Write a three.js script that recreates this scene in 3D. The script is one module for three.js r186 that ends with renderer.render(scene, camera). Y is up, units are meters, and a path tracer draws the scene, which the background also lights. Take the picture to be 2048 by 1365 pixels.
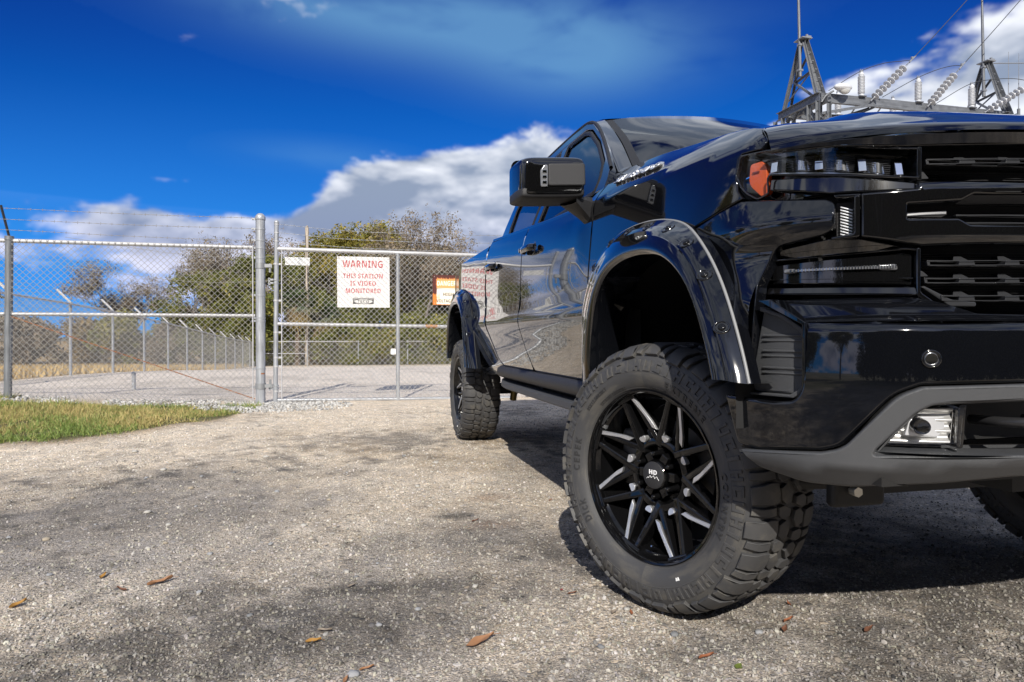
import * as THREE from 'three';
import { mergeGeometries, toCreasedNormals, mergeVertices } from 'three/addons/utils/BufferGeometryUtils.js';
import { FontLoader } from 'three/addons/loaders/FontLoader.js';
import { TextGeometry } from 'three/addons/geometries/TextGeometry.js';
import { RoundedBoxGeometry } from 'three/addons/geometries/RoundedBoxGeometry.js';

// World axes: the truck's front axle is at the origin, its nose points to +z, the fence runs along x.
const scene = new THREE.Scene();
const camera = new THREE.PerspectiveCamera(2 * Math.atan(682.5 / 1326) * 180 / Math.PI, 1024 / 682, 0.05, 1500);
camera.position.set(-1.9875, 0.895, 2.053);
camera.rotation.order = 'YXZ';
camera.rotation.set(-0.00535, -13.74 * Math.PI / 180, 0);
const renderer = new THREE.WebGLRenderer({ antialias: true });
renderer.toneMapping = THREE.LinearToneMapping;
renderer.toneMappingExposure = 1.18;
renderer.shadowMap.enabled = true;

const SUN = new THREE.Vector3(-0.42, 1, 1.42).normalize();
const sun = new THREE.DirectionalLight(new THREE.Color(1, 0.945, 0.86), 5);
sun.position.copy(SUN).multiplyScalar(60);
sun.castShadow = true;
sun.shadow.mapSize.set(4096, 4096);
Object.assign(sun.shadow.camera, { left: -30, right: 30, top: 30, bottom: -30, near: 1, far: 160 });
scene.add(sun, sun.target);

// ---------- small tools ----------
function rng(seed) { let a = seed >>> 0; return () => { a = (a + 0x6D2B79F5) | 0; let t = Math.imul(a ^ (a >>> 15), 1 | a); t = (t + Math.imul(t ^ (t >>> 7), 61 | t)) ^ t; return ((t ^ (t >>> 14)) >>> 0) / 4294967296; }; }
const V = (x, y, z) => new THREE.Vector3(x, y, z);
const clamp = (x, a = 0, b = 1) => Math.min(b, Math.max(a, x));
const lerp = (a, b, t) => a + (b - a) * t;
const sstep = (a, b, x) => { const t = clamp((x - a) / (b - a)); return t * t * (3 - 2 * t); };
const PI = Math.PI;
function hash3(x, y, z) { let h = Math.imul(x, 374761393) ^ Math.imul(y, 668265263) ^ Math.imul(z, 2147483647 ^ 0x5bd1e995); h = Math.imul(h ^ (h >>> 13), 1274126177); h ^= h >>> 16; return (h >>> 0) / 4294967296; }
const NT = new Float32Array(128 * 128 * 128);
for (let i = 0, k = 0; k < 128; k++) for (let j = 0; j < 128; j++) for (let m = 0; m < 128; m++) NT[i++] = hash3(m, j, k);
function noise3(x, y, z) {
  const xi = Math.floor(x), yi = Math.floor(y), zi = Math.floor(z); let fx = x - xi, fy = y - yi, fz = z - zi;
  fx = fx * fx * (3 - 2 * fx); fy = fy * fy * (3 - 2 * fy); fz = fz * fz * (3 - 2 * fz);
  const x0 = xi & 127, x1 = (xi + 1) & 127, y0 = (yi & 127) << 7, y1 = ((yi + 1) & 127) << 7, z0 = (zi & 127) << 14, z1 = ((zi + 1) & 127) << 14;
  const a = NT[x0 + y0 + z0], b = NT[x1 + y0 + z0], c = NT[x0 + y1 + z0], d = NT[x1 + y1 + z0], e = NT[x0 + y0 + z1], f = NT[x1 + y0 + z1], g = NT[x0 + y1 + z1], h = NT[x1 + y1 + z1];
  const p = a + (b - a) * fx, q = c + (d - c) * fx, r = e + (f - e) * fx, t = g + (h - g) * fx, u = p + (q - p) * fy, v = r + (t - r) * fy; return u + (v - u) * fz;
}
function fbm3(x, y, z, n = 5, g = 0.5) { let s = 0, a = 1, t = 0; for (let i = 0; i < n; i++) { s += a * noise3(x, y, z); t += a; a *= g; x = x * 2.03 + 11.7; y = y * 2.03 + 5.1; z = z * 2.03 + 3.3; } return s / t; }
const fbm2 = (x, y, n = 5, g = 0.5) => fbm3(x, y, 7.7, n, g);
// monotone cubic through [[x, y], ...]
function tab(pts) {
  const n = pts.length, x = pts.map((p) => p[0]), y = pts.map((p) => p[1]), d = [], m = [];
  for (let i = 0; i < n - 1; i++) d.push((y[i + 1] - y[i]) / (x[i + 1] - x[i]));
  for (let i = 0; i < n; i++) m.push(i === 0 ? d[0] : i === n - 1 ? d[n - 2] : d[i - 1] * d[i] <= 0 ? 0 : 2 * d[i - 1] * d[i] / (d[i - 1] + d[i]));
  return (q) => {
    if (q <= x[0]) return y[0] + m[0] * (q - x[0]); if (q >= x[n - 1]) return y[n - 1] + m[n - 1] * (q - x[n - 1]);
    let i = 0; while (q > x[i + 1]) i++;
    const h = x[i + 1] - x[i], t = (q - x[i]) / h, t2 = t * t, t3 = t2 * t;
    return y[i] * (2 * t3 - 3 * t2 + 1) + h * m[i] * (t3 - 2 * t2 + t) + y[i + 1] * (3 * t2 - 2 * t3) + h * m[i + 1] * (t3 - t2);
  };
}
const names = new Map();
function numbered(n) { const k = names.get(n) || 0; names.set(n, k + 1); return k ? n + '_' + String(k).padStart(3, '0') : n; }
function thing(name, label, category, [x, y, z] = [0, 0, 0], turn = 0, group) {
  const o = new THREE.Group(); o.name = numbered(name); scene.add(o);
  o.position.set(x, y, z); o.rotation.y = turn; o.userData = { label, category }; if (group) o.userData.group = group;
  return o;
}
function mesh(name, g, m, parent, extra) {
  const o = new THREE.Mesh(Array.isArray(g) ? merge(g) : g, m); o.name = name; o.castShadow = o.receiveShadow = true;
  if (extra) Object.assign(o.userData, extra); (parent || scene).add(o); return o;
}
function struct(name, g, m) { const o = mesh(name, g, m); o.userData.kind = 'structure'; return o; }
function clean(g) {
  let q = g.index ? g.toNonIndexed() : g.clone();
  for (const k of Object.keys(q.attributes)) if (!['position', 'normal', 'uv'].includes(k)) q.deleteAttribute(k);
  if (!q.attributes.normal) q.computeVertexNormals();
  if (!q.attributes.uv) q.setAttribute('uv', new THREE.Float32BufferAttribute(new Float32Array(q.attributes.position.count * 2), 2));
  q.clearGroups(); q.morphAttributes = {}; return q;
}
function merge(list) { return mergeGeometries(list.map(clean)); }
function mirror(g) {  // across x = 0
  const q = clean(g), p = q.attributes.position.array, n = q.attributes.normal.array, u = q.attributes.uv.array;
  for (let i = 0; i < p.length; i += 3) { p[i] = -p[i]; n[i] = -n[i]; }
  for (let t = 0; t < p.length / 9; t++) for (const [a, s] of [[p, 3], [n, 3], [u, 2]]) for (let k = 0; k < s; k++) { const i = (t * 3 + 1) * s + k, j = (t * 3 + 2) * s + k, v = a[i]; a[i] = a[j]; a[j] = v; }
  return q;
}
const both = (g) => merge([g, mirror(g)]);
class Geo {
  constructor() { this.p = []; this.n = []; this.u = []; }
  tri(a, b, c, na, nb, nc, ua, ub, uc) {
    const ux = b[0] - a[0], uy = b[1] - a[1], uz = b[2] - a[2], vx = c[0] - a[0], vy = c[1] - a[1], vz = c[2] - a[2];
    const nx = uy * vz - uz * vy, ny = uz * vx - ux * vz, nz = ux * vy - uy * vx;
    if (nx * nx + ny * ny + nz * nz < 1e-20) return;
    if (nx * (na[0] + nb[0] + nc[0]) + ny * (na[1] + nb[1] + nc[1]) + nz * (na[2] + nb[2] + nc[2]) < 0) { [b, c] = [c, b];[nb, nc] = [nc, nb];[ub, uc] = [uc, ub]; }
    this.p.push(...a, ...b, ...c); this.n.push(...na, ...nb, ...nc); this.u.push(...(ua || [0, 0]), ...(ub || [0, 0]), ...(uc || [0, 0]));
  }
  done() {
    const g = new THREE.BufferGeometry();
    g.setAttribute('position', new THREE.Float32BufferAttribute(this.p, 3)); g.setAttribute('normal', new THREE.Float32BufferAttribute(this.n, 3)); g.setAttribute('uv', new THREE.Float32BufferAttribute(this.u, 2));
    return g;
  }
}
// rounds the corners of a polygon; a point may carry its own radius as third entry
function rounded(pts, r = 0.01, seg = 4) {
  const out = [], n = pts.length;
  for (let i = 0; i < n; i++) {
    const p = pts[i], a = pts[(i + n - 1) % n], b = pts[(i + 1) % n], rr = p[2] ?? r;
    const la = Math.hypot(a[0] - p[0], a[1] - p[1]), lb = Math.hypot(b[0] - p[0], b[1] - p[1]), d = Math.min(rr, la * 0.45, lb * 0.45);
    if (d < 1e-4) { out.push([p[0], p[1]]); continue; }
    const s = [p[0] + (a[0] - p[0]) * d / la, p[1] + (a[1] - p[1]) * d / la], e = [p[0] + (b[0] - p[0]) * d / lb, p[1] + (b[1] - p[1]) * d / lb];
    for (let k = 0; k <= seg; k++) { const t = k / seg, q = 1 - t; out.push([q * q * s[0] + 2 * q * t * p[0] + t * t * e[0], q * q * s[1] + 2 * q * t * p[1] + t * t * e[1]]); }
  }
  return out;
}
function clipHalf(poly, k, v, keepGreater) {
  const out = [], n = poly.length, s = keepGreater ? 1 : -1;
  for (let i = 0; i < n; i++) {
    const a = poly[i], b = poly[(i + 1) % n], da = (a[k] - v) * s, db = (b[k] - v) * s;
    if (da >= 0) out.push(a);
    if ((da > 0 && db < 0) || (da < 0 && db > 0)) { const t = da / (da - db), q = [a[0] + (b[0] - a[0]) * t, a[1] + (b[1] - a[1]) * t]; q[k] = v; out.push(q); }
  }
  return out;
}
const nrm = (v) => { const l = Math.hypot(...v) || 1; return [v[0] / l, v[1] / l, v[2] / l]; };
const crs = (a, b) => [a[1] * b[2] - a[2] * b[1], a[2] * b[0] - a[0] * b[2], a[0] * b[1] - a[1] * b[0]];
const sub = (a, b) => [a[0] - b[0], a[1] - b[1], a[2] - b[2]];
// a plate cut to an outline in (a, b), laid on the surface M(a, b, height), with a rounded rim and edge walls
function panel(outline, M, o = {}) {
  const { h = 0.03, r = 0.004, t = 0.02, nb = 3, back = false, e = 0.0012 } = o;
  let P = outline.map((p) => [p[0], p[1]]);
  P = P.filter((p, i) => { const q = P[(i + 1) % P.length]; return Math.hypot(p[0] - q[0], p[1] - q[1]) > 1e-5; });
  let area = 0; for (let i = 0; i < P.length; i++) { const a = P[i], b = P[(i + 1) % P.length]; area += a[0] * b[1] - a[1] * b[0]; }
  if (area < 0) P.reverse();
  const n = P.length, out2 = [], miter = [];
  for (let i = 0; i < n; i++) { const a = P[i], b = P[(i + 1) % n], l = Math.hypot(b[0] - a[0], b[1] - a[1]); out2.push([(b[1] - a[1]) / l, -(b[0] - a[0]) / l]); }
  const I = P.map((p, i) => { const u = out2[(i + n - 1) % n], v = out2[i]; let mx = u[0] + v[0], my = u[1] + v[1]; const l2 = mx * mx + my * my; const s = Math.min(2 / Math.max(l2, 1e-6), 2.2); mx *= s; my *= s; miter.push([mx, my]); return [p[0] - mx * r, p[1] - my * r]; });
  const N = (a, b) => { const q = nrm(crs(sub(M(a + e, b, 0), M(a - e, b, 0)), sub(M(a, b + e, 0), M(a, b - e, 0)))), d = sub(M(a, b, 0.002), M(a, b, 0)); return q[0] * d[0] + q[1] * d[1] + q[2] * d[2] < 0 ? [-q[0], -q[1], -q[2]] : q; };
  const G = new Geo(), cache = new Map();
  const vert = (p, d) => { const k = p[0].toFixed(5) + ',' + p[1].toFixed(5); let v = cache.get(k); if (!v) cache.set(k, v = { x: M(p[0], p[1], 0), n: N(p[0], p[1]), b: M(p[0], p[1], -t) }); return v; };
  let a0 = 1e9, a1 = -1e9, b0 = 1e9, b1 = -1e9; for (const p of I) { a0 = Math.min(a0, p[0]); a1 = Math.max(a1, p[0]); b0 = Math.min(b0, p[1]); b1 = Math.max(b1, p[1]); }
  const na = Math.max(1, Math.round((a1 - a0) / h)), nbb = Math.max(1, Math.round((b1 - b0) / h));
  for (let j = 0; j < nbb; j++) {
    let row = I; if (nbb > 1) row = clipHalf(clipHalf(I, 1, b0 + (b1 - b0) * j / nbb - (j ? 0 : 1), true), 1, b0 + (b1 - b0) * (j + 1) / nbb + (j === nbb - 1 ? 1 : 0), false);
    if (row.length < 3) continue;
    for (let i = 0; i < na; i++) {
      let c = row; if (na > 1) c = clipHalf(clipHalf(row, 0, a0 + (a1 - a0) * i / na - (i ? 0 : 1), true), 0, a0 + (a1 - a0) * (i + 1) / na + (i === na - 1 ? 1 : 0), false);
      c = c.filter((p, k) => { const q = c[(k + 1) % c.length]; return Math.hypot(p[0] - q[0], p[1] - q[1]) > 1e-6; });
      if (c.length < 3) continue;
      const tris = c.length === 3 ? [[0, 1, 2]] : THREE.ShapeUtils.triangulateShape(c.map((p) => new THREE.Vector2(p[0], p[1])), []);
      for (const [x, y, z] of tris) { const A = vert(c[x]), B = vert(c[y]), C = vert(c[z]); G.tri(A.x, B.x, C.x, A.n, B.n, C.n, c[x], c[y], c[z]); if (back) { const m = (v) => [-v[0], -v[1], -v[2]]; G.tri(A.b, B.b, C.b, m(A.n), m(B.n), m(C.n), c[x], c[y], c[z]); } }
    }
  }
  // rim
  for (let i = 0; i < n; i++) {
    const j = (i + 1) % n, A = P[i], B = P[j], iA = I[i], iB = I[j];
    const smooth = (k) => { const u = out2[(k + n - 1) % n], v = out2[k]; return u[0] * v[0] + u[1] * v[1] > 0.6; };
    const dirs = [[i, A, iA], [j, B, iB]].map(([k, p, q]) => { const w = smooth(k) ? miter[k] : out2[i], wl = Math.hypot(w[0], w[1]) || 1; const nn = N(q[0], q[1]); let eo = sub(M(p[0] + w[0] / wl * 0.002, p[1] + w[1] / wl * 0.002, 0), M(p[0], p[1], 0)); const dp = eo[0] * nn[0] + eo[1] * nn[1] + eo[2] * nn[2]; eo = nrm([eo[0] - nn[0] * dp, eo[1] - nn[1] * dp, eo[2] - nn[2] * dp]); return { nn, eo, p, q }; });
    let prev = null;
    for (let k = 0; k <= nb + 1; k++) {
      const f = k > nb ? PI / 2 : k / nb * PI / 2, s = Math.sin(f), c = Math.cos(f);
      const ring = dirs.map(({ nn, eo, p, q }) => ({ x: M(q[0] + (p[0] - q[0]) * s, q[1] + (p[1] - q[1]) * s, k > nb ? -t : -r * (1 - c)), n: [nn[0] * c + eo[0] * s, nn[1] * c + eo[1] * s, nn[2] * c + eo[2] * s], u: p }));
      if (prev) { G.tri(prev[0].x, prev[1].x, ring[1].x, prev[0].n, prev[1].n, ring[1].n, prev[0].u, prev[1].u, ring[1].u); G.tri(prev[0].x, ring[1].x, ring[0].x, prev[0].n, ring[1].n, ring[0].n, prev[0].u, ring[1].u, ring[0].u); }
      prev = ring;
    }
  }
  return G.done();
}
// sheet through a grid of points, smoothed both ways
function curveSample(pts, n) { const c = new THREE.CatmullRomCurve3(pts, false, 'centripetal'); return c.getSpacedPoints(n - 1); }
function loft(rows, nu, nv, crease, closed) {
  let g = rows.map((r) => r.map((p) => (p.isVector3 ? p : V(...p))));
  if (nu) g = g.map((r) => curveSample(r, nu));
  if (nv) { const cols = g[0].map((_, i) => new THREE.CatmullRomCurve3(g.map((r) => r[i]), false, 'centripetal')); g = Array.from({ length: nv }, (_, j) => cols.map((c) => c.getPoint(j / (nv - 1)))); }
  return gridGeo(g, crease);
}
function gridGeo(g, crease) {
  const R = g.length, Cn = g[0].length, pos = [], uv = [], idx = [];
  for (let j = 0; j < R; j++) for (let i = 0; i < Cn; i++) { const p = g[j][i]; pos.push(p.x, p.y, p.z); uv.push(i / (Cn - 1), j / (R - 1)); }
  for (let j = 0; j < R - 1; j++) for (let i = 0; i < Cn - 1; i++) { const a = j * Cn + i, b = a + 1, c = a + Cn, d = c + 1; idx.push(a, b, d, a, d, c); }
  let geo = new THREE.BufferGeometry(); geo.setAttribute('position', new THREE.Float32BufferAttribute(pos, 3)); geo.setAttribute('uv', new THREE.Float32BufferAttribute(uv, 2)); geo.setIndex(idx); geo.computeVertexNormals();
  if (crease) { geo = toCreasedNormals(geo, crease); }
  return geo;
}
const box = (w, h, d, x = 0, y = 0, z = 0, ry = 0, rx = 0, rz = 0) => { const g = new THREE.BoxGeometry(w, h, d); g.rotateX(rx); g.rotateY(ry); g.rotateZ(rz); g.translate(x, y, z); return g; };
const rbox = (w, h, d, r, x = 0, y = 0, z = 0) => { const g = new RoundedBoxGeometry(w, h, d, 2, r); g.translate(x, y, z); return g; };
function rod(a, b, r0, r1 = r0, seg = 10, caps = true) {
  a = a.isVector3 ? a : V(...a); b = b.isVector3 ? b : V(...b); const d = b.clone().sub(a), l = d.length(), g = new THREE.CylinderGeometry(r1, r0, l, seg, 1, !caps);
  g.applyQuaternion(new THREE.Quaternion().setFromUnitVectors(V(0, 1, 0), d.normalize())); g.translate((a.x + b.x) / 2, (a.y + b.y) / 2, (a.z + b.z) / 2); return g;
}
const tube = (pts, r, n = 24, seg = 8) => new THREE.TubeGeometry(new THREE.CatmullRomCurve3(pts.map((p) => (p.isVector3 ? p : V(...p)))), n, r, seg, false);
// a straight member of rectangular section between two points
function beam(a, b, w, h, up = V(0, 1, 0)) {
  a = a.isVector3 ? a : V(...a); b = b.isVector3 ? b : V(...b); const d = b.clone().sub(a), l = d.length(); d.normalize();
  const x = up.clone().cross(d).normalize(), y = d.clone().cross(x); const g = new THREE.BoxGeometry(w, h, l); g.applyMatrix4(new THREE.Matrix4().makeBasis(x, y, d)); g.translate((a.x + b.x) / 2, (a.y + b.y) / 2, (a.z + b.z) / 2); return g;
}
function dataTex(w, h, fn, srgb, rep) {
  const d = new Uint8Array(w * h * 4); for (let y = 0; y < h; y++) for (let x = 0; x < w; x++) { const c = fn(x, y), i = (y * w + x) * 4; d[i] = c[0]; d[i + 1] = c[1]; d[i + 2] = c[2]; d[i + 3] = 255; }
  const t = new THREE.DataTexture(d, w, h); t.magFilter = t.minFilter = THREE.LinearFilter; t.wrapS = t.wrapT = THREE.RepeatWrapping; if (srgb) t.colorSpace = THREE.SRGBColorSpace; if (rep) t.repeat.set(rep, rep); t.needsUpdate = true; return t;
}
const std = (c, rough, metal = 0, o = {}) => new THREE.MeshStandardMaterial({ color: new THREE.Color().setRGB(...c), roughness: rough, metalness: metal, ...o });
const phy = (c, rough, metal = 0, o = {}) => new THREE.MeshPhysicalMaterial({ color: new THREE.Color().setRGB(...c), roughness: rough, metalness: metal, ...o });
// ---------- sky ----------
{
  const W = 2816, H = 1408, d = new Float32Array(W * H * 4), yaw = 13.74 * PI / 180, D = PI / 180;
  // cloud banks: azimuth and elevation in degrees from the view's axis [az, el, half width, half height, strength, tilt]
  const banks = [
    [-1, 12.6, 9.5, 4.6, 0.72, 0], [4, 15.4, 6, 3.2, 0.55, 0], [-10, 11.0, 6, 3.6, 0.6, 0.2], [-13, 12.4, 4.5, 2.3, 0.5, 0], [-7, 14, 4, 2, 0.4, 0], [-17, 9.2, 7, 2.8, 0.56, 0.1], [-26, 8.0, 11, 1.9, 0.74, -0.02], [-15, 9.0, 6, 2.4, 0.4, 0.1], [-35, 9.4, 7, 1.5, 0.5, 0], [-14, 5.6, 18, 2.6, 0.5, 0], [8, 8, 12, 5, 0.5, 0],
    [31, 13, 12, 6.0, 0.74, 0.3], [24, 11, 6, 6, 0.45, 0.5], [42, 17, 12, 6.5, 0.7, 0.1],
    [60, 18, 14, 7, 0.6, 0], [-62, 13, 16, 5, 0.55, 0], [-95, 19, 18, 7, 0.58, 0.1], [-128, 17, 16, 7, 0.58, 0], [92, 17, 16, 8, 0.58, 0], [130, 22, 18, 9, 0.58, 0], [165, 19, 18, 8, 0.58, 0], [-165, 26, 16, 8, 0.55, 0],
    [-75, 42, 24, 9, 0.52, 0.2], [80, 45, 26, 11, 0.54, -0.2], [-140, 48, 26, 10, 0.54, 0], [140, 50, 26, 10, 0.54, 0], [12, 62, 34, 9, 0.36, 0], [2, 38, 32, 7.5, 0.74, 0], [26, 44, 26, 7, 0.62, 0], [-24, 48, 24, 8, 0.56, 0], [-110, 66, 40, 9, 0.5, 0], [60, 72, 40, 8, 0.46, 0], [175, 72, 40, 8, 0.46, 0],
  ];
  const thin = [[-4, 25.2, 15, 2.8, 0.95], [6, 22.4, 9, 2.8, 0.85], [-17, 26.8, 10, 2.6, 0.6], [-30, 5.6, 14, 1.8, 0.7], [-38, 7.0, 9, 1.2, 0.5], [-20, 3.6, 16, 1.6, 0.7], [-16, 14.6, 6, 1.2, 0.35], [60, 32, 24, 5, 0.6], [-80, 28, 24, 5, 0.6], [150, 36, 24, 5, 0.6]];
  const dz = SUN, FB = new Float64Array(banks.flat()), FT = new Float64Array(thin.flat());
  for (let y = 0; y < H; y++) {
    const el = ((y + 0.5) / H - 0.5) * PI, se = Math.sin(el), ce = Math.cos(el), eD = el / D;
    for (let x = 0; x < W; x++) {
      const az = ((x + 0.5) / W - 0.5) * 2 * PI, dx = ce * Math.cos(az), dzz = ce * Math.sin(az), i = (y * W + x) * 4;
      if (el < -0.02) { d[i] = 0.22; d[i + 1] = 0.21; d[i + 2] = 0.19; d[i + 3] = 1; continue; }
      const e = Math.max(0, se), rel = Math.atan2(dx * Math.cos(yaw) + dzz * Math.sin(yaw), dx * Math.sin(yaw) - dzz * Math.cos(yaw)) / D;  // azimuth from the view axis, right positive
      const cs = dx * dz.x + se * dz.y + dzz * dz.z;       // towards the sun
      const t = Math.pow(e, 0.55), deep = sstep(0.02, 0.5, e);
      let r = lerp(0.06, 0.005, clamp(t * 1.9)), g = lerp(0.36, 0.115, clamp(t * 1.3)), b = lerp(0.86, 0.64, clamp(t * 1.2));
      g = lerp(g, 0.036, deep * 0.8); b = lerp(b, 0.27, deep * 0.8); { const z = sstep(0.5, 0.85, e); r *= 1 - 0.2 * z; g *= 1 - 0.35 * z; b *= 1 - 0.4 * z; }
      // the polarised band, ninety degrees from the sun, is darker
      const pol = 1 - 0.55 * Math.exp(-(((cs + 0.22) / 0.30) ** 2)) * sstep(0.05, 0.38, e);
      r *= pol; g *= pol; b *= 0.3 + 0.7 * pol;
      const glow = Math.pow(Math.max(0, cs), 14); r += glow * 0.7; g += glow * 0.75; b += glow * 0.8;
      const aside = sstep(46, 75, Math.abs(rel)), over = sstep(32, 48, eD); let bias = -0.46 + Math.max(0.32 * aside, 0.44 * over); for (let k = 0; k < FB.length; k += 6) { let da = rel - FB[k]; if (da > 180) da -= 360; else if (da < -180) da += 360; const w = FB[k + 2], h = FB[k + 3]; if (da > w * 2.4 || da < -w * 2.4) continue; const dy = eD - FB[k + 1] - FB[k + 5] * da, qx = da / w, qy = dy / (dy < 0 ? h * 1.5 : h), q = qx * qx + qy * qy; if (q < 6) bias += FB[k + 4] * Math.exp(-q * 1.1); }
      let tb = 0; for (let k = 0; k < FT.length; k += 5) { let da = rel - FT[k]; if (da > 180) da -= 360; else if (da < -180) da += 360; const qx = da / FT[k + 2], qy = (eD - FT[k + 1]) / FT[k + 3], q = qx * qx + qy * qy; if (q < 5) tb += FT[k + 4] * Math.exp(-q); }
      const low = Math.exp(-(((eD - 2) / 4.2) ** 2)) * 0.17;
      if (bias > -0.44 || tb > 0.02 || low > 0.01) {
        const warp = fbm3(dx * 5, se * 9, dzz * 5, 2) - 0.5;
        if (tb > 0.02) { const veil = clamp(tb) * sstep(0.32, 0.66, fbm3(dx * 4 + 3 + warp * 2, se * 13, dzz * 4, 5, 0.52)) * 0.55; r = lerp(r, 0.17, veil); g = lerp(g, 0.40, veil); b = lerp(b, 0.62, veil); }
        let den = fbm3(dx * 8 + warp, se * 19 + warp, dzz * 8, 7, 0.565) - 0.47 + bias * 0.62;
        if (low > 0.005) den += low * (0.4 + fbm3(dx * 4, se * 26, dzz * 4, 3));
        const a = sstep(-0.01, 0.17, den);
        if (a > 0) {
          // light from the sun's side: compare with the density a little higher up
          const up = fbm3(dx * 8 + warp + dz.x * 0.2, (se + 0.028) * 19 + warp, dzz * 8 + dz.z * 0.2, 5, 0.53) - 0.47 + bias * 0.62;
          const lit = clamp(0.80 + (den - up) * 3.6 - den * 1.0) * lerp(1, 0.42, sstep(27, 38, eD)), far = 0.8 + 0.2 * sstep(2, 14, eD);
          r = lerp(r, lerp(0.25, 0.80, lit) * far, a); g = lerp(g, lerp(0.31, 0.83, lit) * far, a); b = lerp(b, lerp(0.43, 0.90, lit), a);
        }
      }
      d[i] = r; d[i + 1] = g; d[i + 2] = b; d[i + 3] = 1;
    }
  }
  const tx = new THREE.DataTexture(d, W, H, THREE.RGBAFormat, THREE.FloatType); tx.mapping = THREE.EquirectangularReflectionMapping; tx.magFilter = tx.minFilter = THREE.LinearFilter; tx.needsUpdate = true;
  scene.background = tx; scene.environment = tx; scene.backgroundIntensity = 1; scene.environmentIntensity = 1;
}
// ---------- ground: one sheet out to the horizon ----------
function groundY(x, z) {
  let y = -1.25 * sstep(-11, -52, z) - 0.25 * sstep(-52, -90, z);
  y += 0.09 * sstep(-4.2, -6.2, x) * sstep(-4.6, -6.8, z) * sstep(-13, -8, z);       // low bank along the fence
  y += 0.035 * sstep(-3.2, -3.9, x) * sstep(-4.5, -5.6, z) * sstep(-9, -7.6, z);
  if (Math.abs(x) < 12 && z > -12 && z < 9) { y += (noise3(x * 1.3, 2, z * 1.3) - 0.5) * 0.022 + (noise3(x * 4.1, 5, z * 4.1) - 0.5) * 0.012 + (noise3(x * 13, 9, z * 13) - 0.5) * 0.006; }
  return y;
}
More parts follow.
